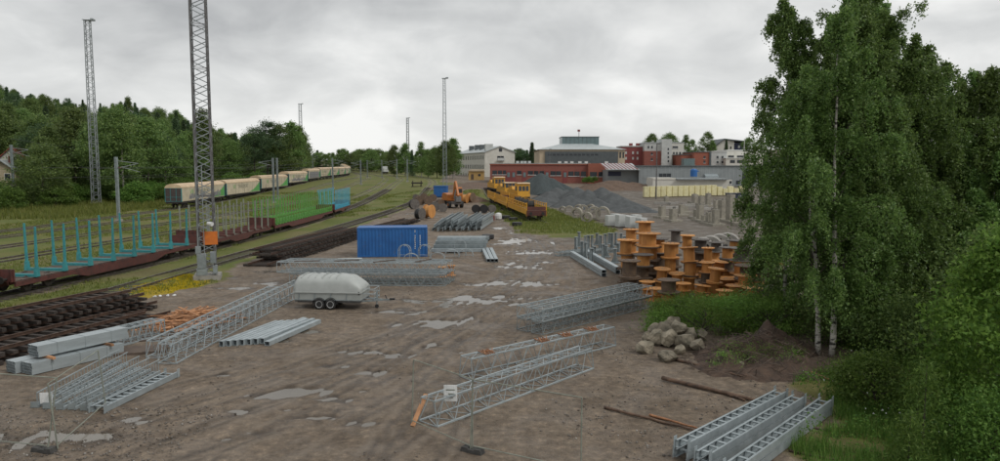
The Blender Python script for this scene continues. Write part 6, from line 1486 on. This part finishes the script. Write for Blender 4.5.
# ------------------------------------------------------------------ vegetation
def rhombi(c, size, rs, up=0.0, aspect=.62, droop=0.0):
    """one leaf-shaped face for every centre"""
    n = len(c); a = rs.normal(size=(n, 3)); a[:, 2] -= droop; a /= np.linalg.norm(a, axis=1)[:, None]; b = rs.normal(size=(n, 3)); b[:, 2] += up
    b -= a * (a * b).sum(1)[:, None]; b /= np.linalg.norm(b, axis=1)[:, None] + 1e-9
    s = np.asarray(size) * (.65 + .7 * rs.random(n)); a = a * s[:, None]; b = b * (s * aspect)[:, None]
    pts = np.stack([c - a * .8 - b * .75, c + b * 1.1 - a * .1, c + a * 1.1 - b * .3], 1).reshape(-1, 3)
    return pts, np.arange(n * 3).reshape(-1, 3)
def leaf_mesh(name, centres, size, m, seed, **k):
    p_, f_ = rhombi(centres, size, np.random.default_rng(seed), **k); return np_mesh(name, p_, f_, m)
def broadleaf(seed, H, R, n_cl, per, size, low=.22, shape='round', clump=.85):
    """clumped crown: centres of leaf clumps on a lumpy envelope"""
    rs = np.random.default_rng(seed); out = []
    lob = [(rs.uniform(0, 6.28), rs.uniform(low, .85), rs.uniform(.15, .38)) for _ in range(7)]
    for _ in range(n_cl):
        t = rs.random() ** .85; a = rs.random() * 6.283; z = low + (1 - low) * t
        if shape == 'round': env = math.sin(math.pi * min(1, (t * .86 + .12))) ** .7
        elif shape == 'cone': env = (1 - t) ** .8 + .06
        elif shape == 'birch': env = (math.sin(math.pi * min(1, t * .80 + .18)) ** .9) * (1 - .35 * t)
        else: env = 1 - .55 * t if t > .5 else .35
        for la, lz, ls in lob: env *= 1 + ls * max(0, math.cos(a - la)) * math.exp(-((z - lz) / .16) ** 2)
        r = R * env * (.45 + .6 * rs.random() ** .5); c = np.array([r * math.cos(a), r * math.sin(a), z * H])
        k = int(per * rs.uniform(.6, 1.4)); q = rs.normal(size=(k, 3)) * np.array([clump, clump, clump * .62]) * rs.uniform(.6, 1.2); out.append(c + q)
    c = np.concatenate(out); c = c[c[:, 2] > H * low * .5]; return c
def spruce(seed, H, R, n, per):
    rs = np.random.default_rng(seed); out = []
    for i in range(n):
        t = (i / n) ** .9; L_ = R * (1 - t) * rs.uniform(.75, 1.15) + .15; a = i * 2.4; z = H * (.06 + .94 * t); s = rs.random(per) ** .7 * L_
        out.append(np.stack([s * math.cos(a), s * math.sin(a), z - .32 * s + .05 * L_ * 0], 1) + rs.normal(size=(per, 3)) * np.array([.16, .16, .12]) * (1 + .5 * R / 3))
    return np.concatenate(out)
def trunk_mb(H, r, rs_seed, n_br=8, bend=.25, crown_low=.3, br_len=2.0):
    rr = random.Random(rs_seed); mb = MB(); n = 8; pts = []; x = y = 0
    for k in range(n + 1): pts.append(Vector((x, y, H * k / n))); x += rr.uniform(-bend, bend) * .3; y += rr.uniform(-bend, bend) * .3
    mb.path(pts, [r * (1 - .85 * k / n) for k in range(n + 1)], 7)
    for k in range(n_br):
        t = crown_low + (1 - crown_low) * .9 * k / n_br; p = pts[int(t * n)].lerp(pts[min(n, int(t * n) + 1)], t * n - int(t * n)); a = k * 2.4 + rr.random(); l = br_len * (1.1 - t) * rr.uniform(.7, 1.2)
        q = p + Vector((math.cos(a) * l, math.sin(a) * l, l * .7)); mb.tube(p, q, r * (1 - t) * .5 + .01, 5, .01)
    return mb
FP = {}
def tree_proto(key):
    kind, i = key; root = thing('tree', 'x', 'tree', (0, 0, -60))
    sd = i * 7 + {'leafy': 1, 'birchy': 2, 'spruce': 3, 'pine': 4, 'bush': 5}[kind]
    if kind == 'leafy': c = broadleaf(sd, 15, 3.6, 120, 95, .3, .10, 'round', .75); nm = 'leafy_tree'; s, m_, k = .21, 'leaf_wood', {}
    elif kind == 'birchy': c = broadleaf(sd, 15, 2.5, 100, 90, .28, .12, 'birch', .55); nm = 'birch_tree'; s, m_, k = .19, 'leaf_wood', {'droop': .8}
    elif kind == 'spruce': c = spruce(sd, 15, 2.5, 230, 42); nm = 'spruce_tree'; s, m_, k = .20, 'leaf_dark', {'aspect': .4}
    elif kind == 'pine': c = broadleaf(sd, 15, 2.4, 64, 110, .26, .36, 'round', .62); nm = 'pine_tree'; s, m_, k = .20, 'leaf_dark', {'aspect': .35}
    else: c = broadleaf(sd, 4, 2.4, 64, 100, .24, .02, 'round', .5); nm = 'bush'; s, m_, k = .15, 'leaf_weed', {}
    root.name = nm; link('crown', leaf_mesh('crown', c, s, M[m_], sd, **k), root)
    H = 4 if kind == 'bush' else 15
    part('trunk', trunk_mb(H * .93, .06 if kind == 'bush' else .2, sd, 8, .25, .3, 1.5 if kind == 'bush' else 3.2), M['birch' if kind == 'birchy' else 'bark'], root)
    return root
def put_tree(kind, i, x, y, H, label, group, wide=1.0):
    key = (kind, i); g = zg(x, y); base = 4 if kind == 'bush' else 15; s = H / base
    if key not in FP: FP[key] = r = tree_proto(key); r.location = (x, y, g - .1)
    else: r = dup(FP[key], (x, y, g - .1))
    r.rotation_euler = (0, 0, rnd.uniform(0, 6.28)); w = s * wide * rnd.uniform(.9, 1.12); r.scale = (w, w, s); r['label'] = label; r['group'] = group
    return r
SIL = [(-200, 84), (0, 85), (22, 86), (42, 93), (60, 99), (90, 101), (112, 103), (130, 98), (150, 103), (180, 113), (203, 118), (214, 124), (226, 133), (240, 140), (250, 130), (258, 125), (270, 122), (285, 126), (300, 125), (306, 140), (318, 151), (345, 151), (365, 150), (385, 152), (430, 156), (700, 156)]
def sil(px): return float(np.interp(px, [a for a, b in SIL], [b for a, b in SIL]))
def xbox(y): return float(np.interp(y, [40, 85, 131, 161, 190, 225, 264, 363, 450, 520, 590, 640], [-64, -59.5, -59, -61, -62, -63, -66.5, -77, -96, -118, -160, -230]))
KL = {'leafy': 'round leafy tree', 'birchy': 'narrow birch', 'spruce': 'dark spruce', 'pine': 'dark pine'}
ZON = [(0, 'at the left picture edge'), (25, 'above the pale house'), (55, 'left of the pale mast'), (85, 'just left of the pale mast'), (115, 'at the pale mast'), (145, 'behind the pale catenary masts'), (172, 'left of the covered wagons'), (192, 'above the first covered wagon'), (222, 'behind the near dark mast'), (250, 'above the second covered wagon'), (280, 'above the third covered wagon'), (999, 'above the far covered wagons')]
def forest():
    rr = random.Random(17); n = 0; got = []
    tries = 0
    while n < 295 and tries < 40000:
        tries += 1; Y = 150 + 270 * rr.random() ** 1.25; px = rr.uniform(-70, 325); X = (px - 500) / F * Y
        if X > xbox(Y) - 17 - rr.random() * 3 or X < -290: continue
        g = zg(X, Y); top = zat(px, sil(px) + rr.choice((-2, 1, 3, 6, 10, 14)) + rr.uniform(0, 4), Y).z; H = rr.uniform(12, 19.5); H = min(H, top - g)
        if H < 6.5: continue
        if any((X - a) ** 2 + (Y - b) ** 2 < (4.2 + Y * .006) ** 2 for a, b in got): continue
        if px < 34 and Y < 178 and px > -20: continue
        if abs(X + 86) < 3.2 and abs(Y - 150) < 6: continue
        got.append((X, Y)); u = rr.random() - (.22 if Y > 215 else -.12); kind = 'spruce' if u < .16 else 'pine' if u < .24 else 'leafy' if u < .66 else 'birchy'
        zone = next(z_ for lim, z_ in ZON if px < lim); row = 'low in the wood' if Y < 185 else 'midway up the wood' if Y < 255 else 'high in the wood'
        put_tree(kind, rr.randrange(3), X, Y, H, KL[kind] + ' ' + row + ' ' + zone, 'trees of the wood behind the tracks', 1.12 if Y < 215 else .92); n += 1
    return n
forest()
# trees that stand out on the skyline
for (px, ty, Y, kind, i, w, lab) in ((202, 112, 205, 'birchy', 0, 1.0, 'leafy tree seen through the top of the near lattice mast'), (235, 133, 235, 'spruce', 0, .8, 'small pointed spruce in the dip of the skyline'), (254, 127, 225, 'pine', 0, 1.1, 'pine at the left of the tall clump over the train'), (266, 122, 228, 'pine', 1, 1.2, 'tallest pine of the clump over the train'), (279, 126, 232, 'leafy', 1, .9, 'leafy tree at the middle of the clump over the train'), (291, 123, 236, 'birchy', 1, 1.2, 'right tree of the tall clump over the train'), (300, 127, 245, 'birchy', 2, 1.0, 'last tree at the right end of the tall clump'),
        (453, 139, 300, 'birchy', 1, 1.25, 'dense tall birch left of the white building'), (446, 142, 292, 'leafy', 0, 1.0, 'leafy tree touching the birch by the white building'), (437, 147, 305, 'leafy', 2, .9, 'lower tree left of the dense birch'), (421, 143, 330, 'birchy', 0, 1.0, 'pointed birch in the middle of the far tree row'), (405, 144, 345, 'birchy', 2, 1.2, 'birch at the foot of the distant thin mast'), (394, 146, 350, 'leafy', 1, .9, 'round tree left of the distant thin mast'), (428, 150, 320, 'leafy', 1, .9, 'small round tree beside the pointed birch'), (412, 150, 340, 'spruce', 1, .9, 'dark spruce beside the distant thin mast'),
        (652, 134.5, 420, 'leafy', 0, 1.0, 'tree behind the dark red block'), (670, 133.5, 430, 'leafy', 2, 1.2, 'broad tree behind the stair tower'), (686, 135.5, 425, 'birchy', 0, 1.2, 'tree right of the stair tower'), (692, 140, 415, 'leafy', 1, .9, 'low tree above the orange brick block'), (707.5, 132.5, 405, 'leafy', 1, 1.0, 'tall tree behind the white flat block'), (713, 141, 395, 'birchy', 2, 1.0, 'low tree left of the navy house'), (726.5, 139, 385, 'spruce', 0, 1.0, 'small spruce in front of the navy house'), (749, 138, 390, 'leafy', 2, 1.1, 'tree at the right of the navy house'), (760, 140, 380, 'leafy', 0, 1.1, 'tree half hidden by the birch leaves at right'),
        (532, 142.5, 440, 'spruce', 2, 1.3, 'dark tree left of the beige building')):
    t = zat(px, ty, Y); put_tree(kind, i, t.x, Y, t.z - zg(t.x, Y), lab, 'single trees on the skyline', w)
rr = random.Random(23)
for k in range(46):
    px = 312 + k * 3.3 + rr.uniform(-2, 2); Y = rr.uniform(470, 580); t = zat(px, 152 + rr.uniform(-3.5, 4), Y); put_tree(rr.choice(['leafy', 'leafy', 'birchy', 'spruce']), rr.randrange(3), t.x, Y, max(7, t.z - zg(t.x, Y)), 'tree in the far treeline beyond the grassy bend', 'far treeline', 1.35)
for k in range(16):
    px = 508 + k * 2.4 + rr.uniform(-1, 1); Y = rr.uniform(480, 520); t = zat(px, 149.5 + rr.uniform(-1, 2), Y); put_tree(rr.choice(['spruce', 'pine', 'leafy']), rr.randrange(3), t.x, Y, max(7, t.z - zg(t.x, Y)), 'dark tree in the row between the white and beige buildings', 'trees between the buildings', 1.4)
# shrubs along the wood edge
for k in range(46):
    px = rr.uniform(-20, 330); Y = float(np.interp(px, [-20, 100, 200, 330], [128, 148, 170, 260])) + rr.uniform(-8, 14); X = (px - 500) / F * Y
    X = min(X, xbox(Y) - 9); put_tree('bush', k % 3, X, Y, rr.uniform(1.8, 4.4), 'green shrub below the wood, ' + next(z_ for lim, z_ in ZON if px < lim), 'shrubs along the wood', 1.1)
t = P(45, 207); put_tree('leafy', 1, t.x, t.y, 11.5, 'big rounded bush-like tree standing out before the house at left', 'single trees on the skyline', 1.3)
for px, py, h in ((590, 178.5, 1.6), (595, 178, 1.2), (585, 179, 1.3)):
    t = zat(px, py, 203); r = put_tree('bush', 0, t.x, 203, h, 'small green bush growing on the brown soil heap', 'bushes on the soil heap'); r.location.z = t.z - h * .7

# --- near birches at right
def birch(label, x, y, H, R, seed, n_br, low, lean=(0, 0), trunk_r=.14, stems=1, leaf=.054, tw=19, per=64, group='birches at the right'):
    rs = np.random.default_rng(seed); rr = random.Random(seed); root = thing('birch_tree', label, 'tree', (x, y, zg(x, y) - .05), 0, group); C_ = []
    for st in range(stems):
        n = 14; pts = []; ox = rr.uniform(-.35, .35) * (stems > 1); oy = rr.uniform(-.35, .35) * (stems > 1); px_, py_ = ox, oy; hh = H * (1 if st == 0 else rr.uniform(.72, .9))
        for k in range(n + 1):
            pts.append(Vector((px_, py_, hh * k / n))); px_ += lean[0] / n + rr.uniform(-.07, .07) + (ox * .12 if stems > 1 else 0); py_ += lean[1] / n + rr.uniform(-.07, .07) + (oy * .12 if stems > 1 else 0)
        part('trunk', MB().path(pts, [trunk_r * (1 - .93 * k / n) * (1 if st == 0 else .8) for k in range(n + 1)], 8), M['birch'], root, True)
        for b in range(n_br // stems):
            t = low + (1 - low) * ((b + rr.random()) / (n_br // stems)) ** .92; f_ = t * n; i0 = min(n - 1, int(f_)); p = pts[i0].lerp(pts[i0 + 1], f_ - i0); u = (t - low) / (1 - low)
            env = R * (.62 + .55 * math.sin(math.pi * min(1, u * .72 + .16))) * (1 - .66 * u ** 1.5); a = rr.random() * 6.283; L_ = env * rr.uniform(.55, 1.12)
            el = math.radians(rr.uniform(28, 58) + 18 * u); dirx, diry = math.cos(a), math.sin(a); q = [p]; ns = 6
            for k in range(ns):   # up and out, then hanging
                e_ = el - (k / ns) ** 1.5 * math.radians(95) * (1 - .5 * u); s = L_ / ns * 1.25; q.append(q[-1] + Vector((dirx * math.cos(e_) * s, diry * math.cos(e_) * s, math.sin(e_) * s)))
            part('branch', MB().path(q, [max(.005, .032 * (1 - u) * (1 - k / ns) + .005) for k in range(ns + 1)], 4), M['bark'], root)
            for w_ in range(tw):
                f2 = rr.uniform(.18, 1) ** .8 * ns; j = min(ns - 1, int(f2)); s0 = q[j].lerp(q[j + 1], f2 - j); tl = rr.uniform(.5, 2.2) * (1.1 - .45 * u); a2 = a + rr.uniform(-1.5, 1.5)
                m_ = int(per * rr.uniform(.5, 1.3)); tt = rs.random(m_); out_ = .30 * tl
                base = np.array(s0)[None] + np.stack([np.cos(a2) * out_ * tt, np.sin(a2) * out_ * tt, .22 * tl * tt - .95 * tl * tt ** 2], 1) + rs.normal(size=(m_, 3)) * np.array([.075, .075, .10])
                C_.append(base)
    c = np.concatenate(C_); c = c[c[:, 2] > .5]
    link('crown', leaf_mesh('crown', c, leaf, M['leaf_birch'], seed, droop=.9, aspect=.7), root); return len(c)
NB = 0
NB += birch('white-stemmed birch nearest the dark mound, several trunks', 13.8, 29.8, 13.9, 2.8, 101, 96, .17, (-.1, .2), .13, 3)
NB += birch('tallest birch in the clump, crown cut by the top edge', 17.3, 33.5, 16.9, 4.1, 102, 110, .16, (0, .3), .17, 2, leaf=.06)
NB += birch('slim birch with hanging top at the left of the clump', 14.2, 35.5, 15.3, 2.3, 103, 62, .17, (-.3, 0), .10, 1, leaf=.06)
NB += birch('birch right of the tallest one, lower crown', 21.2, 36, 11.9, 3.9, 104, 90, .12, (.2, 0), .13, 2, leaf=.065)
NB += birch('rightmost birch of the clump at the picture edge', 25.4, 38, 10.6, 4.0, 105, 76, .1, (.2, 0), .12, 1, leaf=.085)
NB += birch('young birch standing before the tall clump', 16.4, 31.4, 9.4, 2.6, 106, 56, .14, (.1, 0), .08, 1)
NB += birch('leaning birch with a thin white stem behind the tall clump', 19.6, 40, 16.6, 4.2, 107, 62, .1, (.3, 0), .11, 1, leaf=.09)
NB += birch('birch close behind the white-stemmed one, middle of the clump', 15.5, 32.6, 13.9, 3.3, 110, 84, .16, (0, 0), .11, 1, leaf=.058)
NB += birch('birch just right of the tallest one, crown meeting it', 19.2, 34.6, 13.0, 3.5, 111, 88, .14, (.1, 0), .12, 1, leaf=.062)
NB += birch('birch between the two right ones, sloping crown', 23.2, 35.6, 11.9, 3.4, 112, 76, .10, (.1, 0), .11, 1, leaf=.065)
NB += birch('small birch filling the right edge behind the rightmost one', 29.5, 43, 11.0, 4.0, 108, 60, .05, (.1, 0), .1, 1, leaf=.09, per=50)
NB += birch('low birch between the tallest and the right edge', 22.6, 33.0, 8.0, 3.0, 109, 56, .05, (.1, 0), .09, 1, leaf=.065, per=55)
# right foreground bush with bright larger leaves
def bushy(label, x, y, H, R, seed, m, leaf, n_cl, per, low=.05, name='bush', clump=.42, z=None, aspect=.75, shape='round'):
    root = thing(name, label, 'bush' if name == 'bush' else 'tree', (x, y, zg(x, y) - .05), 0, 'bushes at the right edge'); c = broadleaf(seed, H, R, n_cl, per, leaf, low, shape, clump)
    link('crown', leaf_mesh('crown', c, leaf, M[m], seed, aspect=aspect, up=.4), root); part('trunk', trunk_mb(H * .85, .07, seed, 12, .25, .12, R), M['bark'], root)
bushy('bright green broad-leaved bush at the right picture edge', 15.2, 21.0, 6.1, 1.7, 201, 'leaf_light', .075, 170, 130, .1, clump=.33)
bushy('darker leafy bush behind the bright one at right', 18.4, 26.0, 5.6, 2.1, 202, 'leaf_wood', .07, 120, 150)
bushy('green bush in the shade under the birches', 16.6, 29.0, 2.6, 1.5, 203, 'leaf_wood', .06, 80, 130)
bushy('low bush beside the white birch stems', 15.3, 32.0, 2.6, 1.3, 204, 'leaf_wood', .06, 70, 120)
bushy('dense bush behind the birch stems', 19.8, 32.8, 3.8, 2.0, 205, 'leaf_wood', .07, 100, 140)
bushy('low weedy bush left of the bright one', 12.5, 23.4, 1.6, 1.0, 206, 'leaf_weed', .045, 70, 140)
bushy('bush filling the gap under the drums and birches', 15.6, 36.6, 2.6, 1.9, 207, 'leaf_wood', .08, 80, 100)
bushy('bush at the lower right corner', 13.5, 18.9, 1.7, 1.0, 208, 'leaf_weed', .045, 70, 140)
def sapling(label, x, y, H, seed):
    root = thing('pine_sapling', label, 'sapling', (x, y, zg(x, y) - .03), 0, 'young conifers'); c = spruce(seed, H, H * .30, 80, 26); link('crown', leaf_mesh('crown', c, .07, M['leaf_weed'], seed, aspect=.22, up=.5), root); part('trunk', MB().tube((0, 0, 0), (0, 0, H), .04, 6, .008), M['bark'], root)
sapling('slender young conifer in front of the bright bush', 11.6, 19.2, 2.6, 301); sapling('short young conifer at the bottom right', 10.7, 18.3, 1.5, 302); sapling('young conifer beside the low weedy bush', 12.6, 21.2, 2.3, 303)
# weeds behind the boulders
for k, (x, y, h, r_) in enumerate(((9.6, 33.6, 1.5, 1.3), (11.2, 34.2, 1.6, 1.4), (12.6, 33.2, 1.6, 1.4), (10.6, 35.6, 1.3, 1.3), (12.4, 36.2, 1.4, 1.4), (8.9, 36.6, 1.1, 1.0), (13.8, 34.6, 1.7, 1.3), (10.2, 37.6, 1.1, 1.2), (8.2, 34.6, .9, .8))):
    bushy('tall green weeds behind the boulders, %s clump' % ORD[k], x, y, h, r_, 220 + k, 'leaf_grass', .08, 30, 130, .0, 'bush', .34, aspect=.24)

for k in range(7): bushy('tuft of green weeds on the dark root mound, %s of seven' % ORD[k], 9.0 + .5 * k, 28.0 + .35 * ((k * 3) % 5), .75, .4, 260 + k, 'leaf_grass', .05, 12, 60, .0, 'bush', .2, aspect=.25)
# --- grass as stuff
def blades(x, y, z, h, w, seed, k=3):
    rs = np.random.default_rng(seed); n = len(x); x = np.repeat(x, k); y = np.repeat(y, k); z = np.repeat(z, k); h = np.repeat(h, k) * (.6 + .7 * rs.random(n * k)); w = np.repeat(w, k)
    a = rs.random(n * k) * 6.283; j = np.repeat(np.full(n, .1), k); x = x + rs.normal(size=n * k) * w * 1.5; y = y + rs.normal(size=n * k) * w * 1.5; l = h * rs.uniform(.1, .6, n * k)
    dx, dy = np.cos(a), np.sin(a)
    p0 = np.stack([x - dy * w / 2, y + dx * w / 2, z], 1); p1 = np.stack([x + dy * w / 2, y - dx * w / 2, z], 1); p2 = np.stack([x + dx * l, y + dy * l, z + h], 1)
    return np.stack([p0, p1, p2], 1).reshape(-1, 3), np.arange(n * k * 3).reshape(-1, 3)
def grass_patch(name, label, x, y, h, w, seed, m='grassblade', thr=.5, k=3, attr=0):
    mk = masks(x, y); g = mk[attr]; keep = g > thr; x, y, h, w = x[keep], y[keep], h[keep], w[keep]; z = gh(x, y) + detail(x, y, mk[0][keep]) - .01
    p_, f_ = blades(x, y, z, h, w, seed, k); o = link(name, np_mesh(name, p_, f_, M[m])); stuff(tag(o, label, 'grass'))
rs = np.random.default_rng(9)
n = 110000; Y = 38 + 150 * rs.random(n) ** 1.35; X = -90 + (Y * .0 + 90 - 5) * rs.random(n); patch = fbm(X * .13, Y * .13, 3, 55)
kp = (patch > .40) & (np.abs(X) < Y * .75)
for path in (TA, TB, TC, TD, TE, TX):   # trodden rails stay thin
    xx = np.interp(Y, [p[1] for p in path], [p[0] for p in path]); kp &= (np.abs(X - xx) > 1.3) | (rs.random(n) < .12)
X, Y = X[kp], Y[kp]; hh = .10 + .22 * rs.random(len(X)) * (fbm(X * .2, Y * .2, 2, 5) + .3)
grass_patch('trackside_grass', 'rough green grass between and beside the railway tracks', X, Y, hh, .03 + Y * .0006, 1)
n = 26000; X = -150 + 95 * rs.random(n); Y = 105 + 75 * rs.random(n); kp = (X < np.interp(Y, [p[1] for p in TX], [p[0] for p in TX]) - 5) & (X > -Y * .75)
X, Y = X[kp], Y[kp]; grass_patch('meadow_grass', 'tall meadow grass along the foot of the wood', X, Y, .4 + .7 * rs.random(len(X)), .10 + 0 * X, 2)
n = 16000; Y = 84 + 60 * rs.random(n); X = -8 + 26 * rs.random(n); grass_patch('wagon_side_grass', 'green grass around the yellow work wagons', X, Y, .15 + .3 * rs.random(n), .06 + 0 * X, 3, attr=0)
n = 60000; Y = 15.5 + 26 * rs.random(n); X = 7 + 22 * rs.random(n); kp = (X < Y * .78) & (fbm(X * .6, Y * .6, 3, 71) > .36); X, Y = X[kp], Y[kp]; grass_patch('verge_grass', 'lush grass of the verge at the lower right', X, Y, .16 + .34 * rs.random(len(X)), .022 + 0 * X, 4, 'leaf_weed', .45, 4)
n = 9000; c_ = np.array([tuple(p) for p in MOSS]); X = c_[:, 0].min() - 1 + (np.ptp(c_[:, 0]) + 2) * rs.random(n); Y = c_[:, 1].min() - 1 + (np.ptp(c_[:, 1]) + 2) * rs.random(n); kp = fbm(X * .8, Y * .8, 3, 12) > .42; X, Y = X[kp], Y[kp]
grass_patch('yellow_stonecrop', 'patch of bright yellow flowering stonecrop beside the track', X, Y, .05 + .06 * rs.random(len(X)), .05 + 0 * X, 5, 'mossblade', .5, 4, 2)
# broad-leaved herbs in the verge
n = 30000; Y = 16 + 19 * rs.random(n); X = 8.5 + 14 * rs.random(n); pt = fbm(X * .9, Y * .9, 3, 91); mk = masks(X, Y)[0]; kp = (pt > .43) & (mk > .5) & (X < Y * .78); X, Y, pt = X[kp], Y[kp], pt[kp]
Z = gh(X, Y) + (.08 + 1.0 * (pt - .40) * 3.2 * rs.random(len(X))); o = link('verge_herbs', leaf_mesh('verge_herbs', np.stack([X, Y, Z], 1), .05, M['leaf_weed'], 77, up=1.2, aspect=.6)); stuff(tag(o, 'leafy herbs and seedlings carpeting the lower right verge', 'weeds'))
n = 700; Y = 17 + 14 * rs.random(n); X = 9.5 + 9 * rs.random(n); mk = masks(X, Y)[0]; kp = (mk > .6) & (fbm(X * .5, Y * .5, 2, 31) > .5); X, Y = X[kp], Y[kp]
o = link('white_flowers', leaf_mesh('white_flowers', np.stack([X, Y, gh(X, Y) + .45 + .25 * rs.random(len(X))], 1), .032, M['white'], 78, up=2.0, aspect=.9)); stuff(tag(o, 'tiny white flower heads dotted over the verge', 'flowers'))


# trees that share a look are told apart by their order from the left
seen = {}
for o in list(COL.objects):
    if o.parent is None and o.get('group') in ('trees of the wood behind the tracks', 'shrubs along the wood', 'far treeline', 'trees between the buildings', 'bushes on the soil heap'): seen.setdefault(o['label'], []).append(o)
for lab, os_ in seen.items():
    if len(os_) < 2: continue
    os_.sort(key=lambda o: o.location.x / o.location.y)
    for i, o in enumerate(os_):
        if len(lab.split()) <= 13: o['label'] = lab + ', ' + ordn(i) + ' from left'
print('near birch leaves', NB, 'objects', len(bpy.data.objects))
